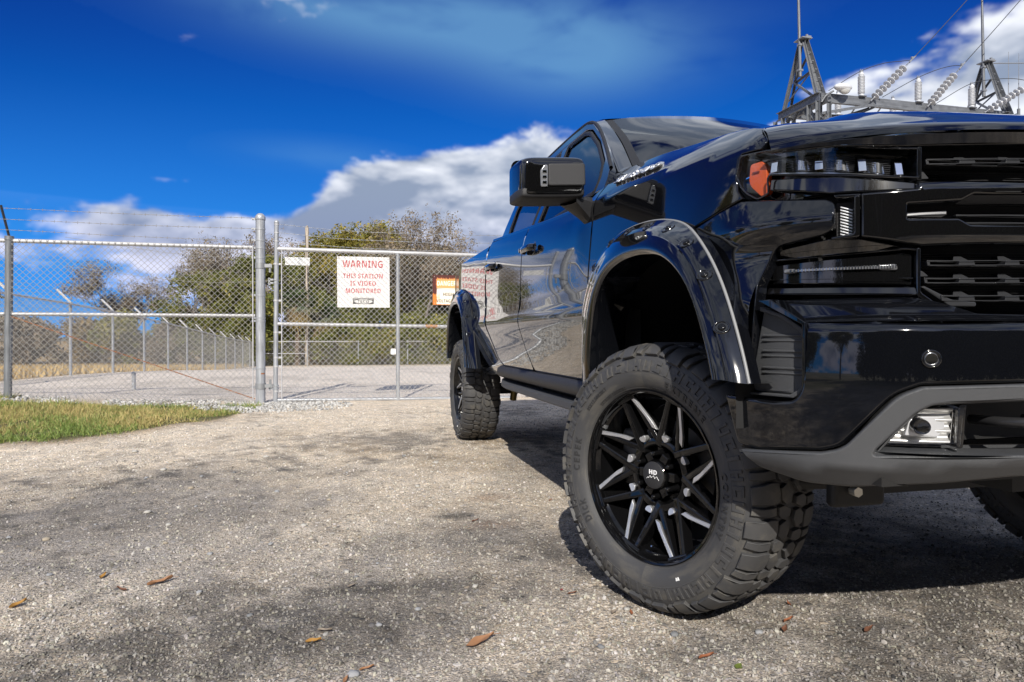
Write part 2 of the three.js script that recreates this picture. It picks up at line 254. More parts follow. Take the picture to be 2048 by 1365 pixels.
// where grass grows in front of the fence: positive inside
const grassEdge = tab([[-12, -3.4], [-6.5, -3.7], [-4.76, -4.2], [-4.2, -4.72], [-3.85, -4.98], [-3.48, -5.35], [-3.25, -5.95], [-3.1, -6.8], [-2.9, -8]]);
function grassAmount(x, z) { if (x > -3.0) return -1; const e = grassEdge(x) + (noise3(x * 2.3, 1, z * 2.3) - 0.5) * 0.4, b = -7.02 - 0.1 * noise3(x * 3, 3, z * 3); return Math.min((e - z) * 2.2, (z - b) * 2.5, 1); }
const GT = (() => {  // gravel: close-set small stones in fines, colours and relief
  const S = 1024, m = 1.5, cells = (n, seed, dens) => { const pts = []; for (let j = 0; j < n; j++) for (let i = 0; i < n; i++) { const a = hash3(i, j, seed), b = hash3(i, j, seed + 1); pts.push([i + 0.1 + a * 0.8, j + 0.1 + b * 0.8, hash3(i, j, seed + 2) < dens ? 0.22 + 0.3 * hash3(i, j, seed + 3) : 0, hash3(i, j, seed + 4), 0.6 + 0.8 * hash3(i, j, seed + 5), hash3(i, j, seed + 6) * PI]); } return { n, pts }; };
  const L = [cells(62, 11, 0.22), cells(150, 21, 0.5), cells(300, 31, 0.7)];
  const col = new Uint8Array(S * S * 4), bmp = new Uint8Array(S * S * 4);
  const wrapN = (x, y, f, s) => { // tiling noise
    const n = (a, b) => hash3(((a % f) + f) % f, ((b % f) + f) % f, s), u = x * f, v = y * f, i = Math.floor(u), j = Math.floor(v); let p = u - i, q = v - j; p = p * p * (3 - 2 * p); q = q * q * (3 - 2 * q);
    return lerp(lerp(n(i, j), n(i + 1, j), p), lerp(n(i, j + 1), n(i + 1, j + 1), p), q);
  };
  for (let y = 0; y < S; y++) for (let x = 0; x < S; x++) {
    const u = x / S, v = y / S; let h = 0, tone = 0.70 + 0.26 * (wrapN(u, v, 256, 3) - 0.5) + 0.34 * (wrapN(u, v, 512, 4) - 0.5) + 0.16 * (wrapN(u, v, 24, 5) - 0.5) + 0.14 * (wrapN(u, v, 9, 6) - 0.5), warm = 0.5 + 0.5 * (wrapN(u, v, 13, 8) - 0.5);
    h = 0.15 * wrapN(u, v, 128, 9) + 0.12 * wrapN(u, v, 400, 10);
    for (const { n, pts } of L) {
      const cx = u * n, cy = v * n, i0 = Math.floor(cx), j0 = Math.floor(cy);
      for (let dj = -1; dj <= 1; dj++) for (let di = -1; di <= 1; di++) {
        const ii = (i0 + di + n) % n, jj = (j0 + dj + n) % n, p = pts[jj * n + ii]; if (!p[2]) continue;
        const ax = cx - (p[0] + (i0 + di - ii)), ay = cy - (p[1] + (j0 + dj - jj)), c = Math.cos(p[5]), s = Math.sin(p[5]), qx = (ax * c + ay * s) * p[4], qy = (-ax * s + ay * c) / p[4], r2 = (qx * qx + qy * qy) / (p[2] * p[2]);
        if (r2 < 1) { const k = Math.sqrt(1 - r2), hh = 0.25 + k * 0.75 * (62 / n + 0.25); if (hh > h) { h = hh; const t = p[3]; tone = t < 0.2 ? 0.46 + t * 0.6 : t < 0.7 ? 0.66 + (t - 0.4) * 0.4 : 0.80 + (t - 0.7) * 0.3; warm = t * 7 % 1; } }
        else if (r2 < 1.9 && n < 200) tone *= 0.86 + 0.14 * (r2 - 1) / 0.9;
      }
    }
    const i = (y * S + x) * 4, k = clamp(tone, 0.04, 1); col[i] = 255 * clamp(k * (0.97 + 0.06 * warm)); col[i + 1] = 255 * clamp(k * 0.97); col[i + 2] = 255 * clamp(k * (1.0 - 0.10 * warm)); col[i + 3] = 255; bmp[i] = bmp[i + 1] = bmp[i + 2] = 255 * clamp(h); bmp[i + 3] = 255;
  }
  const mk = (d, srgb) => { const t = new THREE.DataTexture(d, S, S); t.wrapS = t.wrapT = THREE.RepeatWrapping; t.magFilter = t.minFilter = THREE.LinearFilter; if (srgb) t.colorSpace = THREE.SRGBColorSpace; t.repeat.set(1 / m, 1 / m); t.needsUpdate = true; return t; };
  return { col: mk(col, true), bmp: mk(bmp, false) };
})();
// base colour of the ground: pale shell gravel, dark worn asphalt showing through, soil under the grass, stone yard, dry field
function groundColor(x, z) {
  const cream = [0.76, 0.69, 0.565], grey = [0.43, 0.408, 0.37], dark = [0.105, 0.10, 0.092];
  const rx = x * 0.97 + z * 0.24, rz = z * 0.97 - x * 0.24;                          // tyre tracks run with the drive
  const worn = fbm2(x * 0.9 + 3, z * 0.55 + 9, 5, 0.55), streak = fbm2(rx * 2.2, rz * 0.9 + 4, 5, 0.6), fine = fbm2(x * 9, z * 9, 4, 0.6), sandy = fbm2(x * 0.55 + 31, z * 0.45, 4, 0.5);
  let pale = sstep(0.42, 0.66, sandy * 0.55 + streak * 0.45 + 0.16 * sstep(-0.6, -3.2, z) - 0.02 + 0.12 * Math.exp(-(((x + 1.7) / 1.0) ** 2 + ((z + 2.6) / 1.4) ** 2)));
  let c = [0, 1, 2].map((k) => lerp(grey[k], cream[k], pale));
  let dk = sstep(0.47, 0.62, worn * 0.62 + fine * 0.38) * 0.62;
  // dark patches: old surface by wheel, painted foreground shade, others left and under truck
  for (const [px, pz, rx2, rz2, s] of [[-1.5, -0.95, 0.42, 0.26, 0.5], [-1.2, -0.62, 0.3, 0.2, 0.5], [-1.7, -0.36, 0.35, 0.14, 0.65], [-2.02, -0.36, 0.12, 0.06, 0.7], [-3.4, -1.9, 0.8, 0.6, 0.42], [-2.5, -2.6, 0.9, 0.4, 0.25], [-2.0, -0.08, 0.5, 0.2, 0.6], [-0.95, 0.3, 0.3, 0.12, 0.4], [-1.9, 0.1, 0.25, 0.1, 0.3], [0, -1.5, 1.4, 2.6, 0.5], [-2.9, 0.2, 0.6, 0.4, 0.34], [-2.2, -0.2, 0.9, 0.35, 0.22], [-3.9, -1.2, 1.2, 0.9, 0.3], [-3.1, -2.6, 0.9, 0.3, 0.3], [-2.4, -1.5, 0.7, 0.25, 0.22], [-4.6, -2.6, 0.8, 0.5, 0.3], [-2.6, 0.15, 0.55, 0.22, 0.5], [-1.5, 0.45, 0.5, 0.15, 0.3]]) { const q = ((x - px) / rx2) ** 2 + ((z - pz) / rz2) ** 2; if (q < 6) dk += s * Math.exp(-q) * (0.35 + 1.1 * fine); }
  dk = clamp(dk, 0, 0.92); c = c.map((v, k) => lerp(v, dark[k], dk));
  const ochre = sstep(0.56, 0.72, fbm2(x * 0.8 + 50, z * 0.8, 4)) * 0.3; c = [lerp(c[0], 0.46, ochre), lerp(c[1], 0.35, ochre), lerp(c[2], 0.2, ochre)];
  // reddish dust spots in front of the rear wheel
  for (const [px, pz] of [[-1.25, -1.55], [-1.35, -1.05]]) { const q = ((x - px) / 0.14) ** 2 + ((z - pz) / 0.07) ** 2; if (q < 5) { const k = 0.5 * Math.exp(-q) * fine * 1.6; c = [lerp(c[0], 0.30, k), lerp(c[1], 0.2, k), lerp(c[2], 0.13, k)]; } }
  const ga = grassAmount(x, z);
  const edge = sstep(-0.9, 0.1, ga) * sstep(-3.0, -3.25, x); if (ga > -1) { c = [lerp(c[0], 0.36, edge * 0.6), lerp(c[1], 0.27, edge * 0.6), lerp(c[2], 0.16, edge * 0.6)]; const s = sstep(0, 0.4, ga); c = [lerp(c[0], 0.13, s), lerp(c[1], 0.125, s), lerp(c[2], 0.05, s)]; }
  const yard = sstep(-7.35, -7.9, z); if (yard > 0) { const t = fbm2(x * 0.5, z * 0.5 + 70, 4), q = fbm2(x * 3, z * 1.2, 4); const w = lerp(0.80, 0.60, sstep(0.5, 0.68, t * 0.6 + q * 0.4)); const yc = [w, w * 0.95, w * 0.87]; c = c.map((v, k) => lerp(v, yc[k], yard)); }
  const field = Math.max(sstep(-8.75, -9.3, x) * sstep(-7, -8, z), sstep(-51, -53, z)); if (field > 0) { const t = fbm2(x * 0.4, z * 0.4, 4); const fc = [lerp(0.34, 0.46, t), lerp(0.25, 0.34, t), lerp(0.11, 0.16, t)]; c = c.map((v, k) => lerp(v, fc[k], field)); }
  const out = Math.max(sstep(6, 14, Math.abs(x + 1)) * sstep(-7, -6, z), sstep(9, 14, z)); if (out > 0) { const gsel = fbm2(x * 0.3, z * 0.3, 3); c = c.map((v, k) => lerp(v, lerp([0.10, 0.12, 0.04][k], [0.30, 0.27, 0.2][k], sstep(0.45, 0.6, gsel)), out * 0.85)); }
  return c;
}
const MAT = {};
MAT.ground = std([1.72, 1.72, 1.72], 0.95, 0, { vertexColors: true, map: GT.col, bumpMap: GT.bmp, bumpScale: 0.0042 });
{
  const axis = (a, b, fine, far) => { const v = []; for (let q = a; q <= b + 1e-6; q += fine) v.push(q); let s = fine; let q = b; while (q < far) { s *= 1.16; q += s; v.push(q); } s = fine; q = a; while (q > -far) { s *= 1.16; q -= s; v.unshift(q); } return v; };
  const X = axis(-6.4, 2.2, 0.034, 420), Z = axis(-8.2, 1.2, 0.034, 420), nx = X.length, nz = Z.length, pos = new Float32Array(nx * nz * 3), col = new Float32Array(nx * nz * 3), uv = new Float32Array(nx * nz * 2), idx = [];
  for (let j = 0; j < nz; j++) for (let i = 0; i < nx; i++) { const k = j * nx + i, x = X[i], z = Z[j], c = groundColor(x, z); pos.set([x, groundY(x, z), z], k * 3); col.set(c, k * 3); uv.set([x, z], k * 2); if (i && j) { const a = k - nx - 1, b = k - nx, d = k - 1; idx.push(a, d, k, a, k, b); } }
  const g = new THREE.BufferGeometry(); g.setAttribute('position', new THREE.BufferAttribute(pos, 3)); g.setAttribute('color', new THREE.BufferAttribute(col, 3)); g.setAttribute('uv', new THREE.BufferAttribute(uv, 2)); g.setIndex(idx); g.computeVertexNormals();
  const ground = struct('ground', g, MAT.ground);
  // loose pebbles on the drive, near the camera
  const R = rng(5), peb = new THREE.IcosahedronGeometry(1, 0); { const p = peb.attributes.position; const q = mergeVertices(peb); }
  const pm = std([1, 1, 1], 0.9), m4 = new THREE.Matrix4(), qt = new THREE.Quaternion(), eu = new THREE.Euler(), cc = new THREE.Color();
  const list = [];
  for (let k = 0; k < 90000; k++) {
    const depth = 1.5 + 7.2 * Math.pow(R(), 1.5), px = (R() * 2 - 1) * 0.84; const th = 13.74 * PI / 180, xc = px * depth;
    const x = -1.9875 + xc * Math.cos(th) + depth * Math.sin(th), z = 2.053 + xc * Math.sin(th) - depth * Math.cos(th);
    if (z < -7.6 || grassAmount(x, z) > 0.2 || x > 2.4) continue; const clump = fbm2(x * 2.2, z * 2.2, 3); if (R() > clump * 1.5 - 0.1) continue;
    const s = 0.0022 + 0.0042 * Math.pow(R(), 4) + depth * 0.0002; list.push([x, z, s]);
  }
  const im = new THREE.InstancedMesh(peb, pm, list.length); im.name = 'loose_gravel'; im.userData.kind = 'stuff'; im.userData.label = 'fine loose pebbles scattered over the pale drive';
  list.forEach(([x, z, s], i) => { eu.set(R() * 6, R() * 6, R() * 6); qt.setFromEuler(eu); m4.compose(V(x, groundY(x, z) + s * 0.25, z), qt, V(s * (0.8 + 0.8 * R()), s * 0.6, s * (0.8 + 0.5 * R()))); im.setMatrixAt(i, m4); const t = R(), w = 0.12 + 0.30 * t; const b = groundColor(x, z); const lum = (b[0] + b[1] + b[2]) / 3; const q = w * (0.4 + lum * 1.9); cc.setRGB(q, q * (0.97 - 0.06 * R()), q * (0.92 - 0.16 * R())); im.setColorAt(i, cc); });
  im.castShadow = im.receiveShadow = true; ground.add(im);
  // stones large enough to be told apart
  const stoneM = [[0.40, 0.385, 0.35], [0.27, 0.275, 0.285], [0.32, 0.275, 0.21], [0.17, 0.175, 0.18]].map((c) => std(c, 0.85));
  const stoneG = [1, 2, 3, 4].map((s) => { const r2 = rng(s * 17), g2 = new THREE.IcosahedronGeometry(1, 1); const mm = mergeVertices(g2.deleteAttribute('normal').deleteAttribute('uv')); const p = mm.attributes.position; for (let i = 0; i < p.count; i++) { const k = 0.78 + 0.4 * r2(); p.setXYZ(i, p.getX(i) * k, p.getY(i) * k * 0.5, p.getZ(i) * k * 0.85); } mm.computeVertexNormals(); return clean(mm); });
  const stone = (x, z, s, m) => { const o = mesh('stone', stoneG[Math.floor(R() * 4)], stoneM[m], ground); o.position.set(x, groundY(x, z) + s * 0.25, z); o.scale.setScalar(s); o.rotation.y = R() * 6; };
  for (const [x, z, s, m] of [[-2.0, -0.55, 0.012, 0], [-2.55, -0.9, 0.014, 1], [-2.2, -1.2, 0.016, 0], [-3.0, -1.7, 0.02, 0], [-2.83, -1.4, 0.015, 0], [-1.77, -0.15, 0.012, 1], [-1.98, 0.24, 0.018, 1], [-1.9, -0.05, 0.012, 1], [-1.55, -0.3, 0.013, 0], [-1.03, 0.22, 0.014, 3], [-1.28, 0.25, 0.013, 3], [-0.78, 0.28, 0.013, 1], [-1.1, 0.02, 0.012, 0], [-2.3, -0.2, 0.011, 3], [-2.5, -0.45, 0.012, 1], [-3.3, -1.3, 0.018, 2], [-2.9, -2.2, 0.018, 2], [-3.2, -2.8, 0.022, 0], [-2.4, -2.0, 0.016, 1], [-2.1, -1.7, 0.014, 2], [-1.6, -1.9, 0.018, 0], [-1.4, -2.6, 0.02, 0], [-2.6, -3.2, 0.022, 0], [-3.6, -3.6, 0.026, 0]]) stone(x, z, s, m);
  for (let k = 0; k < 26; k++) { const x = -3.5 + R() * 2.1, z = -0.4 - R() * 3.4; stone(x, z, 0.006 + 0.008 * R(), 1 + Math.floor(R() * 3)); }
  // white crushed stone round the gate posts
  const wl = []; for (let k = 0; k < 2600; k++) { const a = R() * 2 * PI, q = Math.sqrt(R()), x = -2.95 + Math.cos(a) * q * 1.0, z = -6.95 + Math.sin(a) * q * 0.75; if (R() < 1.1 - q * 0.8) wl.push([x, z, 0.008 + 0.016 * R()]); }
  for (let k = 0; k < 1000; k++) { const x = -7 + R() * 4, z = -7.75 + R() * 0.75; if (fbm2(x * 1.5, z * 1.5, 3) > 0.46) wl.push([x, z, 0.01 + 0.016 * R()]); }
  const wm = new THREE.InstancedMesh(stoneG[0], std([1, 1, 1], 0.85), wl.length); wm.name = 'crushed_stone'; wm.userData.kind = 'stuff'; wm.userData.label = 'loose white crushed stone heaped round the gate posts';
  wl.forEach(([x, z, s], i) => { eu.set(R() * 6, R() * 6, R() * 6); qt.setFromEuler(eu); m4.compose(V(x, groundY(x, z) + s * 0.3, z), qt, V(s, s, s)); wm.setMatrixAt(i, m4); const q = 0.2 + 0.34 * R(); cc.setRGB(q, q * 0.98, q * 0.94); wm.setColorAt(i, cc); }); wm.castShadow = wm.receiveShadow = true; ground.add(wm);
}
// grass bank in front of the fence
{
  const R = rng(91), N = 60000, g = new Geo(), list = [];
  // a blade: bent strip
  const w = [0.5, 0.42, 0.26, 0.0], y = [0, 0.4, 0.75, 1], b = [0, 0.06, 0.22, 0.45];
  for (let k = 0; k < 3; k++) { const q = (i, s) => [s * w[i] * 0.055, y[i], b[i]]; g.tri(q(k, -1), q(k, 1), q(k + 1, 1), [0, 0.5, -0.86], [0, 0.5, -0.86], [0, 0.5, -0.86]); if (k < 2) g.tri(q(k, -1), q(k + 1, 1), q(k + 1, -1), [0, 0.5, -0.86], [0, 0.5, -0.86], [0, 0.5, -0.86]); }
  for (let k = 0; k < N * 3 && list.length < N; k++) { const x = -7.4 + R() * 4.6, z = -7.1 + R() * 3.5, ga = grassAmount(x, z); if (ga < 0.02) continue; const cl = fbm2(x * 2.1, z * 2.1, 3); if (R() > ga * 1.5 * sstep(0.34, 0.54, cl) * (0.4 + 0.6 * sstep(0.0, 0.5, ga)) + 0.02) continue; list.push([x, z, (0.03 + 0.075 * R() * R()) * (0.5 + 1.0 * cl), cl]); }
  for (let k = 0; k < 5000; k++) { const x = -8.6 + R() * 2.5, z = -7.7 + R() * 0.7; list.push([x, z, 0.05 + 0.06 * R(), 0.3]); }
  const im = new THREE.InstancedMesh(g.done(), phy([1, 1, 1], 0.7, 0, { side: THREE.DoubleSide, transmission: 0.25, thickness: 0 }), list.length), m4 = new THREE.Matrix4(), qt = new THREE.Quaternion(), cc = new THREE.Color(), e = new THREE.Euler();
  list.forEach(([x, z, h, cl], i) => { e.set((R() - 0.5) * 1.9, R() * 6.28, (R() - 0.5) * 1.9, 'YXZ'); qt.setFromEuler(e); m4.compose(V(x, groundY(x, z) - 0.004, z), qt, V(0.10 + 0.05 * R(), h, h)); im.setMatrixAt(i, m4); const t = R(), dry = sstep(0.42, 0.76, fbm2(x * 1.3 + 9, z * 1.3, 3) * 0.7 + t * 0.4); cc.setRGB(lerp(0.17, 0.48, dry), lerp(0.25, 0.38, dry), lerp(0.045, 0.15, dry)); im.setColorAt(i, cc); });
  im.name = 'grass'; im.userData = { kind: 'stuff', label: 'green and straw coloured grass bank in front of the left fence panel', category: 'grass' }; im.castShadow = im.receiveShadow = true; scene.add(im);
  // dry grass beyond the side fence
  const l2 = []; for (let k = 0; k < 26000; k++) { const x = -9.1 - 26 * Math.pow(R(), 1.3), z = -8 - 44 * R(); l2.push([x, z, 0.12 + 0.2 * R()]); }
  const im2 = new THREE.InstancedMesh(im.geometry, std([1, 1, 1], 0.8, 0, { side: THREE.DoubleSide }), l2.length);
  l2.forEach(([x, z, h], i) => { e.set((R() - 0.5) * 0.9, R() * 6.28, (R() - 0.5) * 0.9, 'YXZ'); qt.setFromEuler(e); m4.compose(V(x, groundY(x, z) - 0.004, z), qt, V(0.6, h, h)); im2.setMatrixAt(i, m4); const t = R(); cc.setRGB(0.40 + 0.18 * t, 0.28 + 0.13 * t, 0.12 + 0.06 * t); im2.setColorAt(i, cc); });
  im2.name = 'dry_grass'; im2.userData = { kind: 'stuff', label: 'dry brown grass field beyond the long side fence', category: 'grass' }; im2.castShadow = im2.receiveShadow = true; scene.add(im2);
}
// ---------- chain-link fences and gate ----------
const ZF = -7.52;
const galvTex = dataTex(256, 256, (x, y) => { const n = fbm3(x / 14, y / 14, 2, 4), s = noise3(x / 4, y / 90, 8), v = 150 + 70 * n + 34 * (s - 0.5); return [v, v, v * 1.01]; }, true);
const galvU = galvTex;
MAT.galv = std([0.74, 0.77, 0.80], 0.42, 0.35, { map: galvU });
MAT.galvW = std([0.92, 0.92, 0.92], 0.5, 0.2, { map: galvU });
MAT.wire = std([0.40, 0.395, 0.38], 0.55, 0.15);
MAT.wireOld = std([0.34, 0.33, 0.31], 0.6, 0.15);
MAT.barb = std([0.30, 0.28, 0.25], 0.6, 0.35);
MAT.rust = std([0.30, 0.125, 0.055], 0.85);
MAT.blackSteel = std([0.02, 0.02, 0.022], 0.5);
// woven wire: one zigzag wire, repeated; p is the diamond's half width
function weave(name, parent, x0, x1, y0, y1, z, o = {}) {
  const { p = 0.0385, r = 0.0026, m = MAT.wire, turn = 0, seg = 4, gy = null, label } = o;
  const n = Math.max(2, Math.round((y1 - y0) / p)), q = (y1 - y0) / n, parts = [];
  for (let i = 0; i < n; i++) { const s = i % 2 ? 1 : -1; parts.push(rod([-s * p / 2, i * q, s * 0.0016], [s * p / 2, (i + 1) * q, -s * 0.0016], r, r, seg, false)); }
  const top = rod([(n % 2 ? 1 : -1) * p / 2, n * q, 0], [(n % 2 ? 1 : -1) * p / 2 * 0.4, n * q + 0.03, 0.002], r, r, seg, false); parts.push(top);
  const g = merge(parts), N = Math.round((x1 - x0) / p), im = new THREE.InstancedMesh(g, m, N), a = new THREE.Matrix4(), b = new THREE.Matrix4();
  for (let i = 0; i < N; i++) { const x = x0 + (i + 0.5) * p; if (i % 2) a.makeScale(-1, 1, 1), b.makeRotationY(0); else a.identity(); const dy = gy ? gy(x) : 0; if (i % 2) { a.identity(); a.makeRotationY(PI); } a.setPosition(x, y0 + dy, z); im.setMatrixAt(i, a); }
  im.name = name; im.userData.kind = 'stuff'; if (label) im.userData.label = label; im.castShadow = im.receiveShadow = true; if (turn) im.rotation.y = turn; parent.add(im); return im;
}
const capG = (x, y, z, r) => { const g = new THREE.LatheGeometry([[0, r * 1.05], [r * 0.5, r * 0.95], [r * 0.95, r * 0.55], [r * 1.12, r * 0.1], [r * 1.12, -r * 0.45], [r * 1.0, -r * 0.5]].map((p) => new THREE.Vector2(...p)), 20); g.translate(x, y, z); return g; };
const band = (x, y, z, r, lug = 1, s = 1) => merge([new THREE.CylinderGeometry(r, r, 0.024, 20).translate(x, y, z), box(0.05, 0.026, 0.012, x + s * (r + 0.022), y, z), rod([x + s * (r + 0.03), y, z - 0.02], [x + s * (r + 0.03), y, z + 0.026], 0.006, 0.006, 6)]);
// barbed wire: two strands twisted, a barb every 0.13 m
function barbed(name, parent, pts, m = MAT.barb, spacing = 0.13) {
  const c = new THREE.CatmullRomCurve3(pts.map((p) => V(...p))), L = c.getLength(), n = Math.max(8, Math.round(L / 0.05)), parts = [];
  const strand = (ph) => { const q = []; for (let i = 0; i <= n; i++) { const p = c.getPointAt(i / n), a = i * 1.9 + ph; q.push(V(p.x, p.y + Math.cos(a) * 0.0024, p.z + Math.sin(a) * 0.0024)); } return new THREE.TubeGeometry(new THREE.CatmullRomCurve3(q), n, 0.0017, 4, false); };
  parts.push(strand(0), strand(PI));
  for (let d = 0.06, i = 0; d < L; d += spacing, i++) { const p = c.getPointAt(d / L); for (const [dx, dy, dz] of [[0.006, 0.016, 0.01], [-0.006, 0.014, -0.012]]) parts.push(rod([p.x - dx, p.y - dy, p.z - dz], [p.x + dx, p.y + dy, p.z + dz], 0.0014, 0.0014, 4, false)); }
  return mesh(name, parts, m, parent);
}
{
  // left fence panel between the end post and the big gate post
  const f = thing('fence_panel', 'chain-link fence panel with middle rail and rusty brace rod left of the big gate post', 'fence', [0, 0, ZF]);
  mesh('fence_post', [rod([-6.16, 0.05, 0], [-6.135, 2.15, 0], 0.044, 0.044, 18), new THREE.CylinderGeometry(0.05, 0.05, 0.05, 18).translate(-6.135, 2.14, 0)], std([0.36, 0.38, 0.40], 0.5, 0.3, { map: galvU }), f);
  mesh('barb_arm', beam([-6.135, 2.15, 0.0], [-6.20, 2.54, 0.06], 0.03, 0.02), MAT.blackSteel, f);
  mesh('top_rail', rod([-8.8, 2.105, -0.005], [-3.255, 2.115, -0.005], 0.0265, 0.0265, 16), MAT.galvW, f);
  mesh('middle_rail', rod([-8.8, 1.19, -0.005], [-3.24, 1.19, -0.005], 0.024, 0.024, 16), MAT.galvW, f);
  mesh('brace_rod', rod([-6.12, 1.16, 0.012], [-3.24, 0.06, 0.012], 0.0065, 0.0065, 8), MAT.rust, f);
  mesh('tension_bar', rod([-3.265, 0.06, 0.02], [-3.265, 2.14, 0.02], 0.009, 0.009, 8), MAT.galvW, f);
  mesh('tension_wire', tube([[-8.8, 0.13, 0.01], [-6.1, 0.1, 0.01], [-4.6, 0.06, 0.01], [-3.25, 0.04, 0.01]], 0.0035, 30, 6), MAT.wireOld, f);
  weave('chain_link', f, -8.75, -3.27, 0.06, 2.10, 0.028, { label: 'woven wire mesh of the left panel', m: MAT.wireOld });
  for (const [y0, y1] of [[2.506, 2.515], [2.368, 2.372], [2.237, 2.205]]) barbed('barbed_wire', f, [[-8.8, y0 + 0.01, 0.05], [-6.17, y0, 0.05], [-4.7, (y0 + y1) / 2 - 0.012, 0.03], [-3.23, y1, 0.0]]);
  // the heavy gate post
  const p = thing('gate_post', 'thick galvanised gate post with domed cap and clamp bands', 'post', [-3.17, 0, ZF]);
  mesh('post_tube', rod([0, -0.1, 0], [0.0, 2.5, 0], 0.0615, 0.0615, 28), MAT.galv, p);
  mesh('post_cap', capG(0, 2.52, 0, 0.0615), MAT.galv, p);
  for (const y of [2.5, 2.37, 2.215, 2.11, 1.98, 1.47, 1.16, 1.12, 0.47, 0.22]) mesh('clamp_band', band(0, y, 0, 0.066, 1, -1), MAT.galv, p);
  for (const [y, s] of [[1.87, 1], [0.235, -1]]) mesh('hinge', [new THREE.CylinderGeometry(0.07, 0.07, 0.075, 20).translate(0, y, 0), box(0.075, 0.045, 0.05, 0.095, y, 0.02), rod([0.125, y - 0.09 * s, 0.02], [0.125, y + 0.03 * s, 0.02], 0.016, 0.016, 10), box(0.04, 0.05, 0.06, 0.13, y, 0.01)], std([0.30, 0.31, 0.32], 0.5, 0.5), p);
  mesh('rust_stain', new THREE.CylinderGeometry(0.0622, 0.0622, 0.02, 20, 1, true, 0.2, 0.9).translate(0, 0.405, 0), MAT.rust, p);
  // gate leaf
  const makeGate = (name, label, x, flip) => {
    const g = thing(name, label, 'gate', [x, 0, ZF]); const s = flip ? -1 : 1, X = (v) => s * v;
    mesh('end_post', [rod([X(0), 0.02, 0], [X(0.02), 2.46, 0], 0.0305, 0.0305, 20), capG(X(0.02), 2.47, 0, 0.0305)], MAT.galv, g);
    mesh('end_post', rod([X(3.36), 0.02, 0], [X(3.36), 2.3, 0], 0.0305, 0.0305, 20), MAT.galv, g);
    mesh('top_rail', rod([X(0.03), 2.106, 0], [X(3.33), 2.098, 0], 0.029, 0.029, 18), MAT.galvW, g);
    mesh('middle_rail', rod([X(0.03), 1.082, 0], [X(3.33), 1.04, 0], 0.024, 0.024, 16), MAT.galvW, g);
    mesh('rust_patch', rod([X(2.05), 1.0565, 0], [X(2.22), 1.0545, 0], 0.0245, 0.0245, 16, false), std([0.42, 0.22, 0.11], 0.85), g);
    mesh('bottom_rail', rod([X(0.03), 0.035, 0], [X(3.33), 0.0, 0], 0.024, 0.024, 16), MAT.galv, g);
    mesh('middle_post', rod([X(1.655), 0.0, 0.004], [X(1.655), 2.10, 0.004], 0.027, 0.027, 18), MAT.galv, g);
    mesh('tension_bar', rod([X(0.085), 0.04, 0.02], [X(0.085), 2.09, 0.02], 0.008, 0.008, 8), MAT.galvW, g);
    for (const y of [1.9, 1.40, 0.965, 0.50, 0.16, 0.62]) mesh('clamp_band', band(X(0.01), y, 0, 0.035, 1, s), MAT.galvW, g);
    for (const y of [1.685, 1.64, 0.235, 0.195]) mesh('hinge_band', [new THREE.CylinderGeometry(0.037, 0.037, 0.022, 18).translate(X(0.01), y, 0), box(0.05, 0.022, 0.05, X(-0.05), y, 0)], MAT.galv, g);
    for (const y of [1.66, 0.215]) mesh('hinge_plate', box(0.02, 0.095, 0.05, X(-0.075), y, 0), MAT.galv, g);
    for (const y of [2.44, 2.325, 2.21]) { mesh('wire_clamp', new THREE.CylinderGeometry(0.034, 0.034, 0.014, 16).translate(X(0.02), y, 0), MAT.galvW, g); barbed('barbed_wire', g, [[X(0.06), y, 0.02], [X(0.9), y - 0.05, 0.0], [X(2.2), y - 0.062, 0.02], [X(3.36), y - 0.03, 0.0]], MAT.galv); }
    const w = weave('chain_link', g, flip ? -3.33 : 0.09, flip ? -0.09 : 3.33, 0.03, 2.075, 0.033, { label: 'woven wire mesh of the gate leaf' });
    return g;
  };
  makeGate('swing_gate', 'tall chain-link gate leaf that carries the warning signs, behind the truck', -2.98, false);
  makeGate('swing_gate', 'second chain-link gate leaf almost wholly hidden behind the truck', 3.95, true);
  const p2 = thing('gate_post', 'gate post at the far side, hidden behind the truck', 'post', [4.14, 0, ZF]);
  mesh('post_tube', rod([0, -0.1, 0], [0, 2.5, 0], 0.0615, 0.0615, 28), MAT.galv, p2); mesh('post_cap', capG(0, 2.52, 0, 0.0615), MAT.galv, p2);
  const f2 = thing('fence_panel', 'chain-link fence panel running on behind the truck to the right', 'fence', [0, 0, ZF]);
  for (const x of [7.2, 10.3, 13.4]) mesh('fence_post', rod([x, 0, 0], [x, 2.15, 0], 0.044, 0.044, 14), MAT.galv, f2);
  mesh('top_rail', rod([4.2, 2.11, 0], [13.4, 2.11, 0], 0.0265, 0.0265, 12), MAT.galvW, f2);
  mesh('middle_rail', rod([4.2, 1.19, 0], [13.4, 1.19, 0], 0.024, 0.024, 12), MAT.galvW, f2);
  weave('chain_link', f2, 4.2, 13.4, 0.04, 2.1, 0.03, { label: 'woven wire mesh of the right panel', seg: 3 });
}
